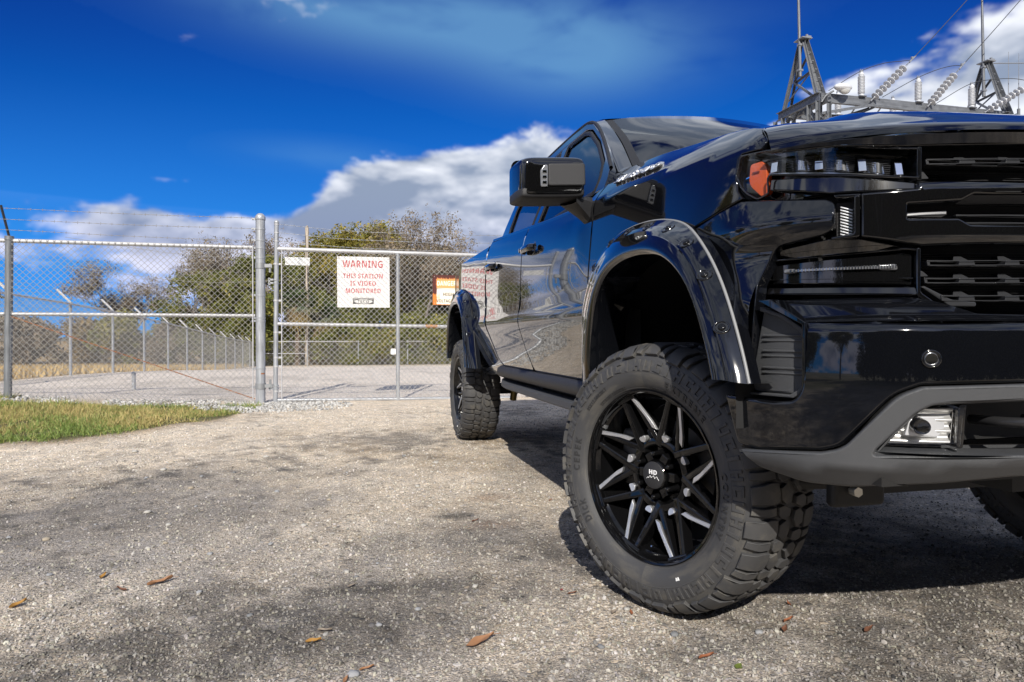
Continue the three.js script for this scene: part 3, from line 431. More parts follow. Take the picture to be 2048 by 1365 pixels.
// long side fence and back fence of the yard
{
  const XS = -8.78, s = thing('side_fence', 'long chain-link side fence running back along the yard with slanted barb arms', 'fence', [XS, 0, 0]);
  const arms = [];
  for (let z = ZF; z > -49.5; z -= 3.05) { const y = groundY(XS, z); mesh('fence_post', rod([0, y, z], [0, y + 1.85, z], 0.036, 0.036, 10), MAT.galv, s); mesh('barb_arm', beam([0, y + 1.84, z], [-0.3, y + 2.16, z], 0.05, 0.02, V(0, 0, 1)), MAT.galvW, s); }
  const zs = []; for (let z = ZF; z >= -50; z -= 3.05) zs.push(z);
  mesh('top_rail', zs.slice(1).map((z, i) => rod([0, groundY(XS, zs[i]) + 1.8, zs[i]], [0, groundY(XS, z) + 1.8, z], 0.022, 0.022, 8)), MAT.galvW, s);
  for (const k of [0.33, 0.66, 1]) mesh('barbed_wire', zs.slice(1).map((z, i) => rod([-0.3 * k, groundY(XS, zs[i]) + 1.84 + 0.32 * k, zs[i]], [-0.3 * k, groundY(XS, z) + 1.84 + 0.32 * k, z], 0.003, 0.003, 4)), MAT.galv, s);
  const w = weave('chain_link', s, 7.5, 49.4, 0.03, 1.82, 0, { turn: PI / 2, seg: 3, r: 0.0022, m: MAT.wire, gy: (x) => groundY(XS, -x), label: 'woven wire mesh of the side fence' });
  const ZB = -49.4, b = thing('back_fence', 'low chain-link fence across the far end of the yard below the trees', 'fence', [0, 0, ZB]);
  const yb = groundY(0, ZB); for (let x = XS; x < 22; x += 3.7) mesh('fence_post', rod([x, yb, 0], [x, yb + 1.95, 0], 0.04, 0.04, 8), MAT.galv, b);
  mesh('top_rail', rod([XS, yb + 1.84, 0], [22, yb + 1.84, 0], 0.025, 0.025, 8), MAT.galvW, b);
  mesh('middle_rail', rod([XS, yb + 0.95, 0], [-5.1, yb + 0.95, 0], 0.025, 0.025, 8), MAT.galvW, b);
  weave('chain_link', b, XS, 22, yb + 0.03, yb + 1.84, 0, { seg: 3, r: 0.002, label: 'woven wire mesh of the back fence' });
  const st = thing('pipe_stub', 'short grey pipe stub standing on the stone yard behind the left fence panel', 'pipe', [-5.47, groundY(-5.47, -10.1), -10.1]);
  mesh('pipe', [rod([0, -0.05, 0], [0, 0.26, 0], 0.03, 0.03, 12), capG(0, 0.262, 0, 0.03)], MAT.galv, st);
}
// signs on the gate
{
  const canvas = (w, h, fn) => { const c = document.createElement('canvas'); c.width = w; c.height = h; fn(c.getContext('2d'), w, h); const t = new THREE.CanvasTexture(c); t.colorSpace = THREE.SRGBColorSpace; t.anisotropy = 8; return t; };
  const plate = (w, h, m, edge, parent, name) => {  // thin sheet with its print on the front
    const g = new THREE.PlaneGeometry(w, h); g.translate(0, 0, 0.0035); mesh(name || 'sign_face', g, m, parent);
    mesh('sign_back', box(w, h, 0.004, 0, 0, 0.001), edge, parent);
    if (w > 0.2) for (const [a, b] of [[-1, -1], [1, -1], [-1, 1], [1, 1]]) mesh('bolt', rod([a * (w / 2 - 0.025), b * (h / 2 - 0.025), 0.0035], [a * (w / 2 - 0.025), b * (h / 2 - 0.025), 0.008], 0.006, 0.006, 8), MAT.galv, parent);
  };
  const R = rng(8);
  const warn = canvas(1024, 1008, (c, w, h) => {
    c.fillStyle = '#e9e7e6'; c.fillRect(0, 0, w, h);
    for (let i = 0; i < 260; i++) { c.fillStyle = `rgba(${120 + R() * 60},${110 + R() * 50},${100 + R() * 40},${0.03 * R()})`; c.fillRect(R() * w, R() * h, 4 + R() * 40, 10 + R() * 160); }
    c.fillStyle = '#c25a5e'; c.textAlign = 'center'; c.textBaseline = 'alphabetic';
    const T = (s, y, px, wid) => { c.save(); c.font = `bold ${px}px sans-serif`; const m = c.measureText(s).width; c.translate(w / 2 - 8, y); c.scale(wid / m, 1); c.fillText(s, 0, 0); c.restore(); };
    T('WARNING', 214, 196, 800); T('THIS STATION', 428, 130, 790); T('IS VIDEO', 574, 130, 520); T('MONITORED', 722, 130, 700);
    c.strokeStyle = c.fillStyle = '#5b5b58'; c.fillRect(300, 816, 410, 124); c.fillStyle = '#e4e2df'; c.fillRect(312, 830, 386, 8);
    c.beginPath(); c.ellipse(505, 888, 180, 40, 0, 0, 7); c.fill(); c.fillStyle = '#5b5b58'; c.font = 'bold 74px sans-serif'; c.save(); c.translate(505, 914); c.scale(1.25, 1); c.fillText('TECO', 0, 0); c.restore();
  });
  const a = thing('warning_sign', 'white sign with red WARNING video monitored lettering on the gate', 'sign', [-1.80, 1.675, ZF - 0.012]);
  plate(0.722, 0.715, std([1, 1, 1], 0.45, 0, { map: warn }), std([0.6, 0.6, 0.6], 0.5, 0.4), a); a.rotation.z = 0.006;
  const dng = canvas(720, 860, (c, w, h) => {
    c.fillStyle = '#4a1710'; c.fillRect(0, 0, w, h);
    for (let i = 0; i < 900; i++) { c.fillStyle = `rgba(${60 + R() * 60},${18 + R() * 30},${8 + R() * 14},.25)`; c.beginPath(); c.arc(R() * w, R() * h, 4 + R() * 22, 0, 7); c.fill(); }
    const blob = (x0, y0, x1, y1, col, rag) => { c.fillStyle = col; c.beginPath(); const n = 60; for (let i = 0; i < n * 4; i++) { const s = Math.floor(i / n), t = (i % n) / n, j = (R() - 0.5) * rag; const p = s === 0 ? [lerp(x0, x1, t), y0 + j * 2] : s === 1 ? [x1 + j, lerp(y0, y1, t)] : s === 2 ? [lerp(x1, x0, t), y1 + j * 0.5] : [x0 + j, lerp(y1, y0, t)]; i ? c.lineTo(...p) : c.moveTo(...p); } c.fill(); };
    blob(110, 100, 720, 400, '#d98a4c', 40); blob(130, 120, 690, 380, '#e3a05e', 30); blob(0, 540, 720, 860, '#d07a2c', 44); blob(120, 410, 720, 840, '#efe3cf', 30);
    c.fillStyle = '#0d0d0d'; c.beginPath(); c.ellipse(420, 395, 315, 24, 0, 0, 7); c.fill(); c.fillStyle = '#efe3cf'; c.fillRect(130, 404, 590, 40); c.fillStyle = '#f3ece0'; c.beginPath(); c.ellipse(420, 386, 310, 10, 0, 0, 7); c.fill();
    c.textAlign = 'left'; c.font = 'bold 150px sans-serif'; c.fillStyle = '#f7efe0'; c.save(); c.translate(120, 305); c.scale(0.94, 1.25); c.fillText('DANGER', 0, 0); c.restore();
    c.fillStyle = '#10100f'; c.save(); c.font = 'bold 128px sans-serif'; c.translate(300, 600); c.fillText('HIGH', 0, 0); c.restore(); c.font = 'bold 128px sans-serif'; c.save(); c.translate(110, 790); c.scale(0.86, 1); c.fillText('VOLTAGE', 0, 0); c.restore();
    for (let i = 0; i < 26; i++) { c.fillStyle = `rgba(200,100,30,${0.25 + 0.3 * R()})`; c.fillRect(120 + R() * 90, 520 + R() * 150, 5, 20 + R() * 80); }
  });
  const d = thing('danger_sign', 'rusted DANGER high voltage sign on the gate, partly hidden by the truck', 'sign', [-0.655, 1.58, ZF + 0.046]);
  plate(0.356, 0.432, std([1, 1, 1], 0.55, 0, { map: dng }), MAT.rust, d);
  const small = canvas(512, 176, (c, w, h) => { c.fillStyle = '#dcdcdc'; c.fillRect(0, 0, w, h); c.strokeStyle = '#8d9298'; c.lineWidth = 10; c.fillStyle = '#a9adb4'; c.beginPath(); c.moveTo(250, 120); c.lineTo(350, 30); c.lineTo(350, 140); c.stroke(); c.fillRect(262, 10, 60, 40); c.fillRect(262, 128, 60, 34); });
  const e = thing('notice_plate', 'small blank white plate at the upper left corner of the gate', 'sign', [-2.69, 1.945, ZF - 0.01]);
  plate(0.325, 0.11, std([1, 1, 1], 0.5, 0, { map: small }), std([0.6, 0.6, 0.6], 0.5, 0.3), e);
  const tg = thing('tag_plate', 'tiny white tag wired to the gate beside its middle post', 'tag', [-1.392, 0.695, ZF + 0.042]);
  plate(0.07, 0.08, std([0.8, 0.8, 0.78], 0.5), std([0.6, 0.6, 0.6], 0.5, 0.3), tg); mesh('mark', box(0.012, 0.014, 0.001, 0.012, -0.022, 0.0045), std([0.1, 0.1, 0.1], 0.6), tg);
}
// ---------- trees and shrubs ----------
MAT.barkGrey = std([0.23, 0.20, 0.175], 0.95); MAT.barkBrown = std([0.13, 0.095, 0.065], 0.95); MAT.twig = std([0.30, 0.265, 0.23], 0.95);
MAT.leaf = phy([1, 1, 1], 0.75, 0, { side: THREE.DoubleSide, transmission: 0.3, thickness: 0, specularIntensity: 0.3 });
const leafClump = (seed, n, size, spread) => {
  const R = rng(seed), G = new Geo();
  for (let i = 0; i < n; i++) {
    const c = V(R() - 0.5, R() - 0.5, R() - 0.5).multiplyScalar(spread * 2), u = V(R() - 0.5, R() - 0.2, R() - 0.5).normalize(), v = V(R() - 0.5, R() - 0.5, R() - 0.5).cross(u).normalize(), s = size * (0.6 + 0.8 * R());
    const nn = u.clone().cross(v); if (nn.y < 0) nn.negate(); const N = [nn.x, nn.y, nn.z], P = (a, b) => { const q = c.clone().addScaledVector(u, a * s).addScaledVector(v, b * s); return [q.x, q.y, q.z]; };
    G.tri(P(-1, 0), P(0, 0.45), P(1, 0), N, N, N); G.tri(P(-1, 0), P(1, 0), P(0, -0.45), N, N, N);
  }
  return G.done();
};
const CL = [leafClump(1, 9, 0.085, 0.2), leafClump(2, 9, 0.10, 0.24)], CLbig = leafClump(3, 10, 0.05, 0.13);
function wood(seed, h, r0, depth, spread, o = {}) {
  const R = rng(seed), big = [], fine = [], tips = [], { fork = 3, shrink = 0.70, up = 0.35, firstFork = 0.34, wig = 0.25 } = o;
  const grow = (p, d, len, r, lev) => {
    const n = lev === 0 ? 4 : 2; let q = p.clone(), dir = d.clone();
    for (let i = 0; i < n; i++) { dir.add(V((R() - 0.5) * wig, (R() - 0.5) * wig * 0.6, (R() - 0.5) * wig)).normalize(); const e = q.clone().addScaledVector(dir, len / n), ra = r * (1 - 0.3 * i / n), rb = r * (1 - 0.3 * (i + 1) / n); (lev < 3 ? big : fine).push(rod(q, e, ra, rb, lev < 2 ? 8 : lev < 3 ? 5 : 3, false)); q = e; if (lev > 0 && lev < depth && i === 0 && R() < 0.6) { const sd = dir.clone().add(V((R() - 0.5) * spread * 2, R() * 0.5, (R() - 0.5) * spread * 2)).normalize(); grow(q, sd, len * shrink * 0.75, rb * 0.6, lev + 1); } }
    if (lev >= depth) { tips.push(q); return; }
    const k = fork + (R() < 0.4 ? 1 : 0);
    for (let i = 0; i < k; i++) { const a = i / k * 6.283 + R() * 1.5, s = spread * (0.55 + 0.7 * R()); const nd = dir.clone().multiplyScalar(0.9).add(V(Math.cos(a) * s, up * (R() * 1.2 - 0.2), Math.sin(a) * s)).normalize(); grow(q, nd, len * shrink * (0.8 + 0.4 * R()), r * 0.62, lev + 1); }
    tips.push(q);
  };
  grow(V(0, -0.2, 0), V(0, 1, 0), h * firstFork, r0, 0);
  return { big, fine, tips };
}
function crown(parent, seed, n, place, pal, o = {}) {
  const R = rng(seed), g = o.g || CL[seed % 2], im = new THREE.InstancedMesh(g, MAT.leaf, n), m = new THREE.Matrix4(), q = new THREE.Quaternion(), e = new THREE.Euler(), c = new THREE.Color();
  for (let i = 0; i < n; i++) { const p = place(R); e.set(R() * 6.3, R() * 6.3, R() * 6.3); q.setFromEuler(e); const s = (o.s || 1) * (0.65 + 0.8 * R()); m.compose(p, q, V(s, s, s)); im.setMatrixAt(i, m); const t = R(), k = Math.floor(R() * R() * pal.length), a = pal[k], br = 0.65 + 0.7 * t; c.setRGB(a[0] * br, a[1] * br, a[2] * br); im.setColorAt(i, c); }
  im.name = 'crown'; im.userData.kind = 'stuff'; im.castShadow = im.receiveShadow = true; parent.add(im);
}
const lobes = (seed, n, cx, cy, rx, ry, lr) => { const R = rng(seed), L = []; while (L.length < n) { const a = V(R() * 2 - 1, R() * 2 - 1, R() * 2 - 1); if (a.length() > 1) continue; a.setLength(Math.pow(a.length(), 0.55)); L.push([V(a.x * rx + cx, a.y * ry + cy, a.z * rx), lr * (0.6 + 0.8 * R())]); } return (Q) => { const [c, r] = L[Math.floor(Q() * n)]; const d = V(Q() * 2 - 1, Q() * 2 - 1, Q() * 2 - 1).normalize().multiplyScalar(r * Math.pow(Q(), 0.45)); d.y *= 0.75; return c.clone().add(d); }; };
const PAL = { oak: [[0.24, 0.215, 0.04], [0.31, 0.24, 0.05], [0.16, 0.165, 0.035], [0.37, 0.25, 0.06]], ever: [[0.15, 0.16, 0.035], [0.20, 0.19, 0.045], [0.10, 0.12, 0.03], [0.25, 0.21, 0.06]], brush: [[0.22, 0.215, 0.055], [0.28, 0.245, 0.07], [0.16, 0.185, 0.045], [0.32, 0.255, 0.09]], dead: [[0.24, 0.195, 0.14], [0.29, 0.235, 0.17], [0.17, 0.15, 0.095]], dark: [[0.045, 0.055, 0.018], [0.06, 0.07, 0.02], [0.035, 0.045, 0.015]], rust: [[0.24, 0.165, 0.06], [0.27, 0.2, 0.08], [0.2, 0.17, 0.09]] };
const proto = {};
function treeProto(kind, build) { proto[kind] = { build, made: null }; }
function placeTree(kind, name, label, x, z, s, turn, group, cat = 'tree') {
  const p = proto[kind]; let o;
  if (!p.made) { o = new THREE.Group(); p.build(o); p.made = o; } else o = p.made.clone();
  o.name = numbered(name); scene.add(o); o.position.set(x, groundY(x, z) - 0.05, z); o.scale.setScalar(s); o.rotation.y = turn; o.userData = { label, category: cat }; if (group) o.userData.group = group; return o;
}
treeProto('oak', (o) => { const w = wood(11, 9, 0.24, 4, 0.75); mesh('trunk', w.big, MAT.barkBrown, o); mesh('twigs', w.fine, MAT.barkGrey, o); crown(o, 21, 3400, lobes(31, 34, 0, 6.4, 2.7, 3.0, 1.15), PAL.oak); });
treeProto('ever', (o) => { const w = wood(12, 8, 0.26, 4, 0.8); mesh('trunk', w.big, MAT.barkBrown, o); mesh('twigs', w.fine, MAT.barkGrey, o); crown(o, 22, 3900, lobes(32, 32, 0, 4.5, 3.6, 3.4, 1.25), PAL.ever, { s: 1.1 }); });
treeProto('bare', (o) => { const w = wood(13, 9.5, 0.16, 6, 0.62, { fork: 2, shrink: 0.74, firstFork: 0.27 }); mesh('trunk', w.big, MAT.barkGrey, o); mesh('twigs', w.fine, MAT.twig, o); const R = rng(4); crown(o, 23, 2600, (Q) => { const t = w.tips[Math.floor(Q() * w.tips.length)]; return t.clone().add(V(Q() - 0.5, Q() - 0.5, Q() - 0.5).multiplyScalar(0.7)); }, PAL.dead, { s: 0.62 }); });
treeProto('thin', (o) => { const w = wood(14, 8.5, 0.12, 6, 0.5, { fork: 2, shrink: 0.76, firstFork: 0.26, up: 0.6 }); mesh('trunk', w.big, MAT.barkGrey, o); mesh('twigs', w.fine, MAT.twig, o); crown(o, 24, 1100, (Q) => w.tips[Math.floor(Q() * w.tips.length)].clone().add(V(Q() - 0.5, Q() - 0.5, Q() - 0.5).multiplyScalar(0.6)), PAL.rust, { s: 0.7 }); });
const shrubProto = (kind, pal, seed, h, rx, n) => treeProto(kind, (o) => { const w = wood(seed, h * 0.8, 0.05, 3, 1.0, { firstFork: 0.2 }); mesh('stems', [...w.big, ...w.fine], MAT.barkGrey, o); crown(o, seed + 5, n, lobes(seed + 9, 18, 0, h * 0.52, rx, h * 0.46, h * 0.22), pal); });
treeProto('darkTree', (o) => { const w = wood(15, 8, 0.26, 3, 0.8); mesh('trunk', [...w.big, ...w.fine], MAT.barkBrown, o); crown(o, 25, 2600, lobes(35, 40, 0, 4.8, 3.4, 3.8, 1.5), PAL.dark, { s: 1.7 }); });
shrubProto('darkShrub', PAL.dark, 46, 3.4, 2.4, 900);
shrubProto('shrub', PAL.brush, 41, 3.2, 2.3, 1500); shrubProto('greenShrub', PAL.ever, 42, 3.4, 2.2, 1500); shrubProto('deadShrub', PAL.dead, 43, 2.6, 2.8, 1000); shrubProto('rustShrub', PAL.rust, 44, 2.8, 2.0, 1200);
// behind the back fence, from left to right as seen from the drive
const behind = 'trees standing beyond the back fence';
placeTree('bare', 'bare_tree', 'pale leafless tree at the far left, above the long side fence', -20.5, -63, 0.98, 0.4);
placeTree('ever', 'oak_tree', 'dark green dense oak seen through the left fence panel', -12.6, -55, 0.94, 1.2);
placeTree('bare', 'bare_tree', 'grey leafless tree rising between the two dark oaks on the left', -12.2, -61, 1.25, 2.2);
placeTree('ever', 'oak_tree', 'dark green oak just behind the big gate post', -8.2, -53, 1.08, 3.3);
placeTree('bare', 'bare_tree', 'slim grey leafless tree over the left end of the gate', -6.2, -60, 1.28, 4.1);
placeTree('oak', 'oak_tree', 'rounded olive oak above the left part of the warning sign', -2.5, -56.5, 1.18, 0.3);
placeTree('oak', 'oak_tree', 'rounded olive oak above the right edge of the warning sign', 0.6, -57.5, 1.24, 2.0);
placeTree('bare', 'bare_tree', 'tall twiggy grey tree behind the middle post of the gate', 3.5, -52.5, 1.34, 5.0);
placeTree('bare', 'bare_tree', 'broad twiggy grey tree right of the middle gate post', 5.0, -56, 1.38, 1.1);
placeTree('thin', 'bare_tree', 'thin half-bare tree beside the truck bed', 7.6, -54, 1.05, 2.7);
placeTree('thin', 'bare_tree', 'spindly rust-leaved tree behind the danger sign', 6.2, -60, 1.0, 0.9);
placeTree('oak', 'oak_tree', 'olive oak hidden behind the truck cab', 11.5, -57, 1.0, 4.0);
placeTree('ever', 'oak_tree', 'dark oak hidden far behind the truck cab', 16, -58, 1.0, 2.6);
placeTree('ever', 'oak_tree', 'lower dark oak between the palms and the warning sign', -1.0, -54, 0.82, 5.2);
placeTree('oak', 'oak_tree', 'olive oak filling the gap right of the warning sign', 2.4, -60, 0.98, 1.6);
placeTree('ever', 'oak_tree', 'dark oak low behind the danger sign', 5.4, -55, 0.72, 4.5);
const sh = (k, l, x, z, s, t) => placeTree(k, 'shrub', l, x, z, s, t, undefined, 'shrub');
[['greenShrub', 'green shrub behind the back fence right beside the big gate post', -8.6, 0.9], ['shrub', 'olive shrub behind the back fence left of the palms', -6.8, 0.85], ['rustShrub', 'rust brown shrub between the two palms', -4.0, 0.8], ['greenShrub', 'green shrub under the left half of the warning sign', -2.0, 0.95], ['shrub', 'olive shrub under the warning sign', 0.0, 1.05], ['deadShrub', 'dry grey shrub under the right edge of the warning sign', 1.7, 0.95], ['greenShrub', 'green shrub just behind the middle post of the gate', 3.1, 1.0], ['shrub', 'olive shrub right of the middle gate post', 4.6, 1.1], ['rustShrub', 'rust brown shrub below the danger sign', 6.0, 1.0], ['greenShrub', 'green shrub beside the rear wheel of the truck', 7.4, 1.05], ['shrub', 'olive shrub hidden behind the rear of the truck', 9.4, 1.1]].forEach(([k, l, x, s], i) => sh(k, l, x, -51.2 - (i % 3) * 0.8, s * 1.12, i * 1.7));
[['deadShrub', 'dry grey brush far left beyond the side fence', -42, -60, 1.5], ['shrub', 'olive brown brush at the left frame edge beyond the field', -36, -62, 1.4], ['deadShrub', 'dry grey brush second from the left beyond the field', -31, -60, 1.5], ['deadShrub', 'dry brown brush beyond the field left of the bare tree', -26.5, -62, 1.45], ['rustShrub', 'reddish brush under the far left bare tree', -22.5, -61, 1.3], ['shrub', 'olive brush at the field end left of the dark oak', -18.5, -59, 1.4], ['deadShrub', 'grey brush in front of the dark oak on the left', -15.5, -57, 1.2], ['greenShrub', 'green brush at the corner of side and back fence', -11.2, -53, 1.0]].forEach(([k, l, x, z, s], i) => sh(k, l, x, z, s, i * 2.1));
// trees to the left of the frame and behind the camera: they show in the truck's paint
const far = 'trees round the clearing that show in the paint of the truck';
for (const [k, x, z, s, t] of [['ever', -26, -40, 1.2, 2], ['oak', -24, -20, 1.1, 3], ['bare', -30, -8, 1.2, 4], ['ever', -30, 4, 1.2, 5], ['oak', -26, 14, 1.15, 0.5], ['ever', 28, 12, 1.3, 1.2]])
  placeTree(k, k === 'bare' ? 'bare_tree' : 'oak_tree', 'tree outside the frame, seen only as a reflection in the black paint', x, z, s, t, far);
for (let i = 0; i < 15; i++) { const k = 'darkTree', x = -19 + i * 3.1; placeTree(k, 'oak_tree', 'tree outside the frame, seen only as a reflection in the black paint', x, 23.5 + (i % 2) * 3.5 + (i % 5) * 0.6, 1.28 + 0.07 * (i % 4), i * 1.3, far); }
for (let i = 0; i < 12; i++) placeTree('darkShrub', 'shrub', 'shrub outside the frame, seen only as a reflection in the black paint', -20 + i * 3.9, 20.5 + (i % 3), 1.25, i * 2.3, 'shrubs behind the camera that show in the paint of the truck', 'shrub');
// the trees whose shade falls softly on the near gravel
placeTree('thin', 'bare_tree', 'tall sparse tree behind the camera whose soft shade lies on the near gravel', -8.7, 20.4, 1.7, 0.6);
placeTree('thin', 'bare_tree', 'tall sparse tree left of the camera whose soft shade lies at the lower left', -10.6, 21.3, 1.65, 3.6);
placeTree('bare', 'bare_tree', 'grey leafless tree filling the sky gap just right of the warning sign', 2.0, -58, 1.2, 3.0);
placeTree('bare', 'bare_tree', 'grey leafless tree behind the green oak beside the gate post', -9.5, -58, 1.15, 0.2);
// cabbage palms
{
  const frond = (seed, droop) => {
    const R = rng(seed), G = new Geo(), L = 1.15;
    const st = tube([[0, 0, 0], [0.35, 0.06, 0], [0.75, 0.0 - droop * 0.1, 0]], 0.014, 8, 5); const parts = [clean(st)];
    const n = 17, tip = V(0.75, -droop * 0.1, 0);
    for (let i = 0; i < n; i++) { const a = (i / (n - 1) - 0.5) * 3.6, l = L * (0.75 + 0.3 * Math.cos(a * 0.6)) * (0.9 + 0.2 * R()); const d = V(Math.cos(a) * 0.9 + 0.2, 0.05 * R(), Math.sin(a)).normalize(), w = V(-d.z, 0.25, d.x).multiplyScalar(0.045); let prev = null; for (let k = 0; k <= 4; k++) { const t = k / 4, p = tip.clone().addScaledVector(d, l * t); p.y -= (droop + 0.35) * t * t * l * 0.6; const ww = w.clone().multiplyScalar(k === 4 ? 0.05 : 1 - t * 0.45); const A = p.clone().add(ww), B = p.clone().sub(ww); const cur = [[A.x, A.y, A.z], [B.x, B.y, B.z]]; if (prev) { const N = [0, 1, 0]; G.tri(prev[0], prev[1], cur[1], N, N, N); G.tri(prev[0], cur[1], cur[0], N, N, N); } prev = cur; } }
    parts.push(G.done()); return merge(parts);
  };
  const fg = [frond(1, 0.2), frond(2, 0.5), frond(3, 0.9)], leafM = [[0.10, 0.15, 0.05], [0.16, 0.18, 0.05], [0.36, 0.27, 0.08], [0.33, 0.24, 0.11]].map((c) => phy(c, 0.6, 0, { side: THREE.DoubleSide, transmission: 0.25, thickness: 0 }));
  const palm = (label, x, z, h, seed) => {
    const t = thing('palm_tree', label, 'palm', [x, groundY(x, z), z]), R = rng(seed);
    const trunk = [rod([0, -0.2, 0], [0.05, h, 0], 0.2, 0.16, 12)]; for (let i = 0; i < 70; i++) { const y = R() * h, a = R() * 6.28; trunk.push(rod([Math.cos(a) * 0.15, y, Math.sin(a) * 0.15], [Math.cos(a) * 0.33, y + 0.3, Math.sin(a) * 0.33], 0.05, 0.02, 5, false)); }
    mesh('trunk', trunk, MAT.barkBrown, t);
    for (let i = 0; i < 44; i++) { const k = i / 44, el = lerp(1.25, -1.05, k) + (R() - 0.5) * 0.3, f = mesh('frond', fg[k < 0.35 ? 0 : k < 0.7 ? 1 : 2], leafM[k < 0.3 ? 0 : k < 0.58 ? (R() < 0.6 ? 0 : 1) : R() < 0.5 ? 2 : 3], t); f.position.set(0.05, h, 0); f.rotation.set(0, i * 2.4 + R() * 0.4, el, 'YXZ'); f.scale.setScalar(0.8 + 0.35 * R()); }
  };
  palm('taller cabbage palm with yellowed lower fronds left of the pale pole', -5.9, -51.0, 4.6, 5);
  palm('shorter cabbage palm with hanging straw-coloured fronds right of the pale pole', -4.1, -52.0, 3.7, 6);
}
{ // weathered pole over the palms
  const t = thing('utility_pole', 'weathered pale pole with peeling paint standing over the palms', 'pole', [-3.67, groundY(-3.7, -39.6) , -50.5]);
  t.position.x = -5.15; const pm = std([0.55, 0.50, 0.44], 0.9, 0, { map: dataTex(64, 256, (x, y) => { const v = 120 + 110 * sstep(0.35, 0.6, fbm3(x / 9, y / 26, 4, 4)); return [v, v * 0.97, v * 0.93]; }, true) });
  mesh('pole', rod([0, -0.2, 0], [0, 10.2, 0], 0.15, 0.13, 12), pm, t); mesh('pole_top', rod([0, 10.2, 0], [0.02, 10.35, 0], 0.13, 0.06, 8), pm, t);
  mesh('wire', [0.3, 0.6].map((k) => tube([[0, 9.9 - k * 6, 0], [-7, 9.3 - k * 6, 3], [-14, 9.9 - k * 6, 6]], 0.012, 24, 4)), MAT.wireOld, t);
}
